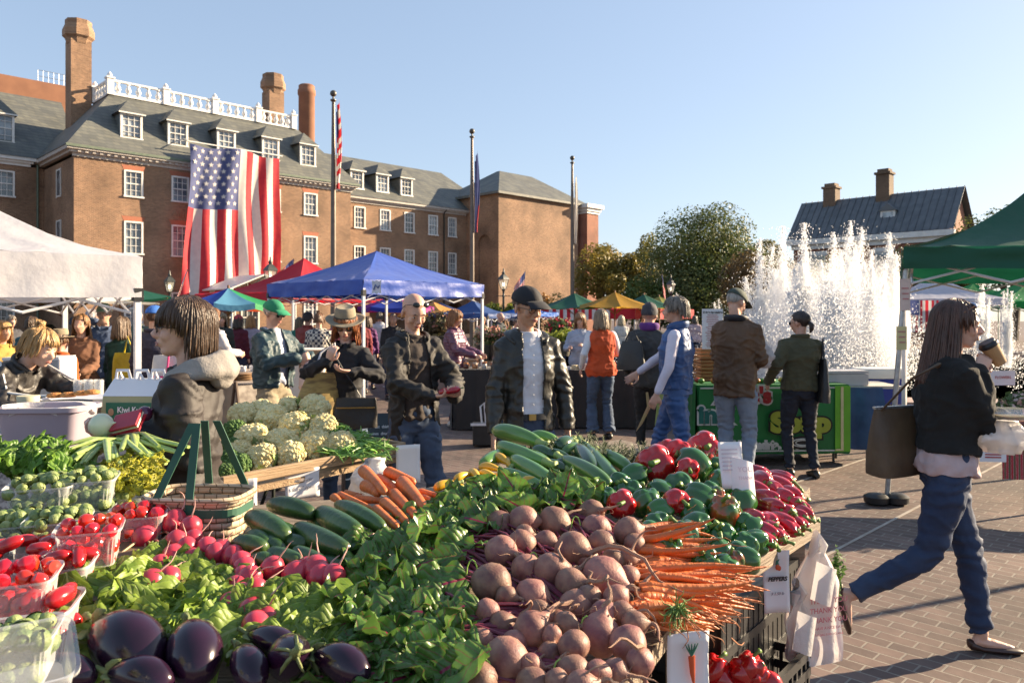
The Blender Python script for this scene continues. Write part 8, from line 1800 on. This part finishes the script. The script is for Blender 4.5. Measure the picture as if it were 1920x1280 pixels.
# bag dispensers hanging at the corner
def sheetbag(lab,c,w,h,rz,seed,red=True):
    g=rng(seed); t=thing('carrier_bags',lab,'bag',c,rz)
    def base(u,v,k=0): 
        ww=w*(.22+.78*min(1,v*3.2)**.7); x=(u-.5)*ww+.015*v+k*.012; f=math.sin(u*PI)
        y=-.016*f-.010*math.sin(u*13+seed+v*3)*(1-.6*v)-.007*math.sin(v*11+u*5+k)+k*.022; z=-h*v*(1-.05*abs(u-.5))-.008*math.sin(u*8+k)*v
        return V((x,y,z))
    for k,(nm,m) in enumerate((('bag_sheet',PLAST),('bag_sheet_back',mat('pinkish_plastic',(.70,.42,.42),(.74,.66,.66),.4,scale=9,trans=.3)))):
        q=MB(); q.grid(lambda u,v,k=k:base(u,v,k),26,30); q.build(nm,m,t,smooth=180)
    q=MB(); q.grid(lambda u,v:V((-.03+.07*u-.03*v,-.045-.02*math.sin(u*3)-.01*v,-.02-.11*v-.03*u)),8,8); q.build('folded_handle',PLAST,t,smooth=180)
    q=MB(); q.tube([(-w*.12,0,-.02),(-.01,-.01,.02),(0,0,.045),(.02,-.01,.015),(w*.10,0,-.02)],[.010,.016,.018,.014,.010],8); q.build('knot',PLAST,t)
    return t
RPK=mat('bag_print',(.62,.20,.24),None,.5)
t=sheetbag('white carrier bags with red thank you print hanging at the table corner',W(1530,1030,2.42),.165,.36,R(14),3)
for i,z in enumerate((-.15,-.18,-.21)): text_obj('THANK YOU',.023,'lettering',RPK,t,(.022,-.033,z),ext=.0003,bold=.0002)
text_obj('HAVE A NICE DAY',.012,'lettering',RPK,t,(.022,-.033,-.235),ext=.0003)
text_obj('THIS BAG IS RECYCLABLE',.009,'lettering',RPK,t,(.022,-.033,-.255),ext=.0003)
t=sheetbag('smaller translucent carrier bag hanging left of the printed bags',W(1492,1120,2.40),.08,.20,R(20),8)
# white card sheets stuck in the peppers
t=card('printed_sheet','folded printed sheet standing upright among the red peppers',W(1368,828,2.35),.075,.14,R(6),R(-14)); 
q=MB(); q.grid(lambda u,v:V((-.005+.07*u,-.02*math.sin(u*3),-.045-.11*v-.02*u)),6,6); o=q.build('folded_flap',PAPER,t,smooth=180); 
text_obj('YOU',.022,'lettering',mat('faint_print',(.62,.55,.62)),t,(.03,-.027,-.085),ext=.0003); text_obj('THANK',.014,'lettering',mat('faint_print',(.62,.55,.62)),t,(.03,-.027,-.11),ext=.0003)
q=MB(); 
for i in range(6): q.bb(-.03,.02,-.004,-.002,-.025-.012*i,-.022-.012*i)
q.build('print_lines',mat('faint_print',(.6,.5,.55)),t,smooth=0)
# parsley poking out below the rail
foliage('parsley_bunch','green parsley tuft poking out behind the carrier bags','parsley',W(1568,1075,2.85),(.025,.05,.12),mat('parsley_leaf',(.10,.19,.05),(.14,.24,.06),.6,trans=.3),420,91,.012)
# ---- splint basket with green straps on the hooded shopper's arm
c=W(376,978,2.12); t=thing('splint_basket','woven splint basket with dark green handles hanging from the shopper\'s arm','basket',c,R(-4))
SPL=brick_mat('pale_splint',(.60,.48,.34),(.50,.38,.25),(.20,.14,.08),bw=.036,bh=.0195,ms=.0022)
q=MB(); bw,bd,bh=.125,.085,.155
for r_ in range(8):
    z=-bh*.5+bh*(r_+.5)/8; n=32
    pts=[]
    for i in range(n+1):
        a=2*PI*i/n; ca,sa=math.cos(a),math.sin(a); e=.5; k=1+.10*(z/bh)+.018*(1 if (i+r_)%2 else -1); pts.append(V((math.copysign(abs(ca)**e,ca)*bw*k,math.copysign(abs(sa)**e,sa)*bd*k,z)))
    vs=[p+V((0,0,-bh/17)) for p in pts]+[p+V((0,0,bh/17)) for p in pts]; q.add(vs,[(i,i+1,n+2+i,n+1+i) for i in range(n)])
o=q.build('woven_body',SPL,t,smooth=30); sd=o.modifiers.new('t','SOLIDIFY'); sd.thickness=.003
q=MB(); n=32; pts=[]
for i in range(n+1): a=2*PI*i/n; ca,sa=math.cos(a),math.sin(a); pts.append(V((math.copysign(abs(ca)**.5,ca)*bw*1.07,math.copysign(abs(sa)**.5,sa)*bd*1.07,bh*.5)))
q.tube(pts,.009,8); q.build('rim',SPL,t); q=MB()
pts=[V((p.x*.985,p.y*.985,bh*.5-.034)) for p in pts]; vs=[p+V((0,0,-.011)) for p in pts]+[p+V((0,0,.011)) for p in pts]; q.add(vs,[(i,i+1,n+2+i,n+1+i) for i in range(n)]); q.build('green_band',mat('green_webbing',(.02,.085,.055),(.03,.11,.07),.7),t,smooth=0)
for s_,x0,x1,y in ((1,-.075,-.012,-.088),(1,.015,.0,-.092),(-1,-.02,.0,.088),(-1,.085,.035,.088)):
    q=MB(); zt=.275; q.add([(x0-.011,y,-.02),(x0+.011,y,-.02),(x0+.011,y*1.03,bh*.5+.01),(x1+.011,y*.25,zt),(x1-.011,y*.25,zt),(x0-.011,y*1.03,bh*.5+.01)],[(0,1,2,5),(5,2,3,4)]); o=q.build('strap',mat('green_webbing',(.02,.085,.055)),t,smooth=0); sd=o.modifiers.new('t','SOLIDIFY'); sd.thickness=.003
# onion + wallet in the shopper's hands
WOn=mat('white_onion_skin',(.60,.64,.42),(.70,.70,.50),.3,scale=9,coat=.3)
onion('white_onion','large pale green white onion in the hooded shopper\'s far hand',W(190,797,2.70),.043,WOn,M.Rotation(R(80),4,'Y'))
onion('red_onion','purple onion held behind the red wallet',W(272,775,2.80),.028,wax('purple_onion',(.09,.015,.06)),M.Rotation(R(60),4,'Y'))
t=thing('red_wallet','open red wallet with a zip in the hooded shopper\'s hand','wallet',W(236,788,2.70),R(-8)); RW=mat('red_leather',(.42,.012,.035),(.34,.01,.03),.35,coat=.2)
q=MB(); q.box((0,0,0),(.105,.075,.010),T=M.Rotation(R(-14),4,'Y')@M.Rotation(.75,4,'X')); o=q.build('cover',RW,t,smooth=0); bv=o.modifiers.new('b','BEVEL'); bv.width=.004; bv.segments=2
q=MB(); q.box((0,0,0),(.10,.07,.007),T=M.Translation((.003,.006,-.008))@M.Rotation(R(-14),4,'Y')@M.Rotation(.75,4,'X')); q.build('pages',mat('cream_lining',(.6,.55,.45)),t,smooth=0)
q=MB(); q.box((0,0,0),(.105,.075,.006),T=M.Translation((.006,.010,-.016))@M.Rotation(R(-10),4,'Y')@M.Rotation(.75,4,'X')); q.build('back_cover',RW,t,smooth=0)
# small red peppers in the bald man's hands
tb=M.Translation(V(BALD.location))@M.Rotation(BALD.rotation_euler.z,4,'Z')
hc_=tb@((BJ['HL']+BJ['HR'])/2+V((0,-.10,.035)))
for i in range(3): place(lp[i%2],hc_+V((-.03+.03*i,0,.005*i)),M.Rotation(R(80+20*i),3,'Z')@M.Rotation(R(80),3,'X'),.85,'small red pepper in the bald man\'s hands, %s'%('left','middle','right')[i],'small red peppers in the bald man\'s hands')
# ============================================================= left vendor counter
t=thing('vendor_counter','counter with a speckled grey cloth in front of the bending vendor','table',(W(90,592,4.3).x,4.3,0),R(4))
GRC=mat('speckled_cloth',(.55,.53,.52),(.20,.19,.19),.6,scale=45,lo=.4,hi=.6,bump=.2)
q=MB(); q.bb(-1.0,.72,-.36,.5,.98,1.01); q.build('tabletop',GRC,t,smooth=0); q=pleat(-1.0,.73,-.37,.1,1.008,60,.02); q.build('cloth_skirt',GRC,t,smooth=180)
q=MB(); 
for x in (-.9,.6): q.tube([(x,-.3,0),(x,-.3,.98)],.02,6); q.tube([(x,.4,0),(x,.4,.98)],.02,6)
q.build('legs',DARKM,t)
# plastic tub
t=thing('storage_tub','translucent lilac grey storage tub at the left behind the basil','tub',W(92,832,3.45),R(3)); q=MB(); TUB=mat('lilac_tub_plastic',(.42,.36,.42),(.36,.31,.37),.35,scale=4,alpha=.93)
q.loft([(V((0,0,0)),V((.155,0,0)),V((0,.11,0))),(V((0,0,.15)),V((.175,0,0)),V((0,.125,0))),(V((0,0,.155)),V((.190,0,0)),V((0,.14,0))),(V((0,0,.175)),V((.190,0,0)),V((0,.14,0))),(V((0,0,.172)),V((.175,0,0)),V((0,.125,0))),(V((0,0,.02)),V((.150,0,0)),V((0,.105,0)))],28,e=.35); q.build('tub_body',TUB,t,smooth=40)
q=MB(); q.grid(lambda u,v:V((.19*math.cos(2*PI*u)*(1+.03*math.sin(u*40)),-.0+.14*math.sin(2*PI*u)*(1+.04*math.sin(u*31)),.178-.05*v*(.6+.4*math.sin(u*23)))),50,4); q.build('bag_liner',PLAST,t,smooth=180)
# tray with golden cakes
t=thing('baking_tray','shallow white tray with four golden patties','tray',W(165,752,4.25),R(12)); q=MB(); q.loft([(V((0,0,0)),V((.19,0,0)),V((0,.12,0))),(V((0,0,.025)),V((.22,0,0)),V((0,.145,0))),(V((0,0,.022)),V((.21,0,0)),V((0,.137,0))),(V((0,0,.006)),V((.18,0,0)),V((0,.11,0)))],24,e=.4); q.build('tray_body',STEEL,t,smooth=40)
PAT=mat('golden_crust',(.58,.26,.06),(.42,.16,.04),.6,scale=22,bump=.5)
for i,(px,py) in enumerate(((97,742),(122,741),(147,738),(166,736))):
    q=MB(); q.lathe([(.001,0),(.035,0),(.042,.008),(.038,.020),(.02,.026),(.001,.027)],16); o=q.build('fried_patty',PAT,None,loc=W(px+6,py+3,4.2),smooth=180); tag(o,'golden fried patty on the white tray, %s'%('leftmost','second from left','third from left','rightmost')[i],'patty','golden patties on the tray')
t=thing('frying_pan','dark flat pan on the counter below the tray','pan',W(115,765,3.95)); q=MB(); q.lathe([(.001,0),(.13,0),(.15,.03),(.145,.032),(.125,.006),(.001,.006)],24); q.build('pan_body',DARKM,t); q=MB(); q.tube([(.14,0,.02),(.30,-.03,.03)],.012,6); q.build('handle',DARKM,t)
q=MB(); q.lathe([(.001,0),(.045,0),(.05,.055),(.048,.058),(.001,.058)],18); o=q.build('paper_tub',mat('cream_cup',(.60,.55,.36)),None,loc=W(53,764,3.7)); tag(o,'cream round tub on the counter left of the pan','tub')
# grill hood and boxes behind the vendor
t=thing('grill_hood','grey metal griddle lid behind the vendor\'s arm','grill',W(75,700,5.6)-V((0,0,.42)),R(10)); q=MB(); q.box((0,0,.25),(.36,.30,.55)); q.build('hood',mat('brushed_grey',(.36,.38,.40),(.30,.31,.33),.4,metal=.4),t,smooth=0); q=MB(); q.box((.185,0,.25),(.012,.31,.56)); q.box((0,0,.535),(.37,.31,.02)); q.build('edge_trim',STEEL,t,smooth=0)
t=thing('cutting_board_stand','brown wooden worktop beside the tent leg','worktop',(W(140,592,5.3).x,5.3,0)); q=MB(); q.box((0,0,1.0),(.75,.5,.05)); q.build('worktop',mat('tan_top',(.34,.26,.19),(.28,.21,.15)),t,smooth=0); q=MB(); 
for x,y in ((-.3,-.2),(.3,-.2),(-.3,.2),(.3,.2)): q.tube([(x,y,0),(x,y,1)],.02,6)
q.build('legs',DARKM,t)
for i in range(5):
    q=MB(); q.lathe([(.022,0),(.024,.001),(.026,.10),(.0255,.10),(.022,.004)],12); o=q.build('glass_tumbler',mat('tumbler_glass',(.6,.62,.63),(.7,.7,.7),.1,alpha=.35),None,loc=W(146+10*i,728,4.6)+V((0,.05*(i%2),-.05))); tag(o,'clear tumbler in the row behind the tray','glass','clear tumblers behind the tray')
# carry carton
t=thing('carry_carton','tan and white carry carton with looped handles and a green name label','carton',W(257,800,3.75),R(-2)); TAN=mat('tan_card',(.40,.40,.22),(.36,.36,.20),.7); 
q=MB(); q.add([V(p) for p in ((-.155,-.06,0),(.165,-.06,0),(.165,.09,0),(-.155,.09,0),(-.135,-.06,.155),(.155,-.06,.155),(.155,.09,.155),(-.135,.09,.155))],[(0,1,5,4),(1,2,6,5),(2,3,7,6),(3,0,4,7),(4,5,6,7),(3,2,1,0)]); q.build('carton_body',TAN,t,smooth=0)
q=MB(); q.add([(-.136,-.062,.156),(.156,-.062,.156),(.150,.0,.235),(-.115,.0,.235),(-.136,.092,.156),(.156,.092,.156),(.15,.03,.235),(-.115,.03,.235)],[(0,1,2,3),(4,7,6,5),(3,2,6,7),(0,3,7,4),(1,5,6,2)]); q.build('carton_shoulder',PAPER,t,smooth=0)
for x in (-.075,.02,.10):
    q=MB(); q.tube([(x-.035,.01,.225),(x-.028,.008,.275),(x+.028,.008,.275),(x+.04,.01,.225)],.009,6,flat=.5); q.tube([(x-.020,.004,.205),(x,-.01,.262),(x+.022,.004,.205)],.010,6,flat=.4); q.build('handle_loop',PAPER,t)
q=MB(); q.bb(-.118,.14,-.066,-.063,.03,.125); q.build('green_label',mat('label_green',(.015,.14,.08)),t,smooth=0); text_obj('Kiwi Kuisine',.040,'lettering',PAPER,t,(.025,-.069,.09),ext=.0004,bold=.0008,sx=.85); q=MB(); q.ell((-.092,-.067,.08),(.014,.002,.018)); q.build('label_figure',mat('label_tan',(.4,.25,.15)),t)
# ============================================================= middle distance things behind the cauliflower
def aframe(lab,px,D,w,h,rz,lines,big,tex=mat('chalkboard',(.035,.055,.07),(.05,.07,.085),.7)):
    b=W(px,592,D); t=thing('chalkboard_sign',lab,'sign board',(b.x,b.y,0),rz)
    q=MB(); q.box((0,0,0),(w,.02,h),T=M.Translation((0,-.09,h/2+.08))@M.Rotation(R(-9),4,'X')); q.build('board',tex,t,smooth=0)
    q=MB()
    for s_ in (-1,1): q.tube([(s_*w/2,-.20,0),(s_*w/2,-.015,h+.12)],.018,6); q.tube([(s_*w/2,.22,0),(s_*w/2,.0,h+.12)],.018,6)
    q.build('frame',mat('dark_wood',(.09,.05,.03)),t)
    for s_,x,z,sz in lines: o=text_obj(s_,sz,'lettering',mat('chalk',(.6,.65,.68)),t,(x,-.118-(h/2-z+.08)*.16,z),rot=(PI/2-R(9)*1,0,0),ext=.0005,bold=.001)
    return t
aframe('blue grey chalkboard menu between the felt hat woman and the bald man',697,7.0,.48,.66,R(8),(('CHICKEN',.0,.20,.12),('PORK',-.13,.50,.07),('BEEF',-.14,.62,.07),('breast  thighs',.08,.62,.035),('wings  drums',.08,.56,.035),('ribs  chops',.09,.50,.035),('sausage',.09,.44,.035),('bacon  eggs',.09,.38,.035)),1)
aframe('brown framed photo board leaning left of the man in the teal windbreaker',468,8.3,.34,.80,R(50),(('sandwich',.0,.62,.05),('soup',.0,.5,.05),('salad',.0,.38,.05)),1,mat('picture_board',(.14,.11,.09),(.30,.26,.22),.6,scale=14))
t=thing('white_counter_box','tall white counter box behind the man with the plastic bag','counter',(W(590,592,9.3).x,9.3,0),R(-6)); q=MB(); q.bb(-.42,.42,-.3,.35,.55,1.22); q.build('counter_body',WHITE,t,smooth=0)
q=MB(); q.bb(-.43,.43,-.31,-.302,1.10,1.225); q.build('top_band',PAPER,t,smooth=0); q=MB()
for s_ in (-1,1): q.tube([(s_*.35,-.25,0),(-s_*.3,-.2,.55)],.016,6); q.tube([(s_*.35,.25,0),(-s_*.3,.25,.55)],.016,6)
q.build('cross_legs',DARKM,t)
q=MB(); q.bb(-.14,.14,-.1,.1,0,.26); o=q.build('cardboard_box',mat('brown_card',(.30,.19,.11),(.26,.16,.09),.8),None,loc=W(588,676,8.7)-V((0,0,.14)),smooth=0); tag(o,'open brown cardboard box on the low stand before the white counter box','box'); q=MB(); q.bb(-.11,.11,-.104,-.101,.02,.09); q.build('box_label',PAPER,o,smooth=0)
t=thing('side_table','folding table with a pale cloth of cups in a row left of the green cap','table',(W(432,592,10.5).x,10.5,0),R(3)); q=MB(); q.bb(-.75,.55,-.35,.35,.84,.87); q.build('tabletop',mat('tan_cloth',(.40,.32,.25),(.33,.26,.2)),t,smooth=0); q=MB()
for x in (-.6,.4): q.tube([(x,-.3,0),(x+.15,.3,.84)],.018,6); q.tube([(x+.15,-.3,0),(x,.3,.84)],.018,6)
q.build('cross_legs',DARKM,t)
for i in range(14):
    q=MB(); q.lathe([(.030,0),(.032,.001),(.040,.07),(.039,.071)],10); o=q.build('paper_cup',PAPER,None,loc=(W(432,592,10.5).x-.62+.085*i,10.35+.1*(i%2),.872)); tag(o,'white paper cup in the row on the far folding table','cup','white paper cups in a row')
for i,(px,lab) in enumerate(((437,'stack of golden pies on the far folding table'),(458,'brown wicker tray on the far folding table'))):
    q=MB(); 
    for k in range(3): q.lathe([(.001,.03*k),(.10,.03*k),(.11,.03*k+.012),(.09,.03*k+.024),(.001,.03*k+.026)],16)
    o=q.build('pie_stack' if i==0 else 'wicker_tray',PAT if i==0 else mat('wicker',(.3,.18,.09)),None,loc=(W(px,592,9.9).x,9.9,.80 if i else .80)); tag(o,lab,'pies' if i==0 else 'tray')
t=thing('lower_side_table','low table with a pale cloth below the pies','table',(W(432,592,9.6).x,9.7,0),R(3)); q=MB(); q.bb(-.55,.40,-.3,.4,.76,.79); q.build('tabletop',mat('tan_cloth',(.40,.32,.25)),t,smooth=0); q=pleat(-.55,.4,-.31,.30,.788,40,.02); q.build('cloth_skirt',mat('tan_cloth',(.4,.32,.25)),t,smooth=180)
q=MB(); q.tube([(-.5,-.2,0),(-.5,-.2,.76)],.018,6); q.tube([(.35,-.2,0),(.35,-.2,.76)],.018,6); q.build('legs',DARKM,t)
t=thing('tote_bag','white tote bag with a bright pink base on the ground stall behind the hooded shopper','bag',W(314,700,6.0)-V((0,0,.10)),R(5)); q=bagmesh(.22,.24,.12,4,taper=.05); q.build('bag_body',mat('white_canvas',(.6,.56,.54)),t); q=MB(); q.loft([(V((0,0,-.01)),V((.115,0,0)),V((0,.065,0))),(V((0,0,.085)),V((.120,0,0)),V((0,.066,0)))],20,e=.6); q.build('pink_base',mat('hot_pink',(.60,.02,.18)),t)
q=MB(); q.tube([(.02,-.07,.09),(.03,-.06,.24)],.008,6); q.build('pink_strap',mat('hot_pink',(.6,.02,.18)),t)
t=thing('yellow_bag','bright yellow carrier bag on the arm of the woman in green','bag',W(243,708,8.4)-V((0,0,.15)),R(10)); q=bagmesh(.34,.42,.16,6,taper=.1); q.build('bag_body',mat('yellow_plastic',(.62,.50,.02),(.5,.36,.02),.4,trans=.2,bump=.4),t); q=MB(); q.tube([(-.06,0,.40),(-.02,0,.60),(.05,0,.40)],.010,6); q.build('handle',mat('yellow_plastic',(.6,.5,.02)),t)
# a leaning sack of dried corn in the striding man's hand area / scarf ends
q=MB(); q.tube([(0,0,0),(.02,0,-.15),(-.06,0,-.32),(-.11,0,-.40)],[.012,.02,.014,.003],6,flat=.4); o=q.build('root_vegetables',mat('pale_roots',(.45,.25,.16),(.36,.3,.12),.7),None,loc=W(1213,735,7.9)); tag(o,'bunch of pale long roots hanging from the grey hooded shopper\'s bag','vegetables')
q=MB(); 
for k in range(4): q.tube([(.02*k,0,0),(.02*k+.01,0,-.15),(.015*k-.02,0,-.36)],[.010,.014,.004],6,flat=.3)
o=q.build('leek_leaves',mat('leek_green',(.25,.33,.08),(.35,.42,.15),.5),None,loc=W(1232,732,7.9)); tag(o,'green leek leaves hanging beside the pale roots','vegetables')
for o in list(bpy.data.objects):
    if '_used' in o: del o['_used']
    if o.get('label')=='x': 
        for c in kids(o): bpy.data.objects.remove(c)
        bpy.data.objects.remove(o)
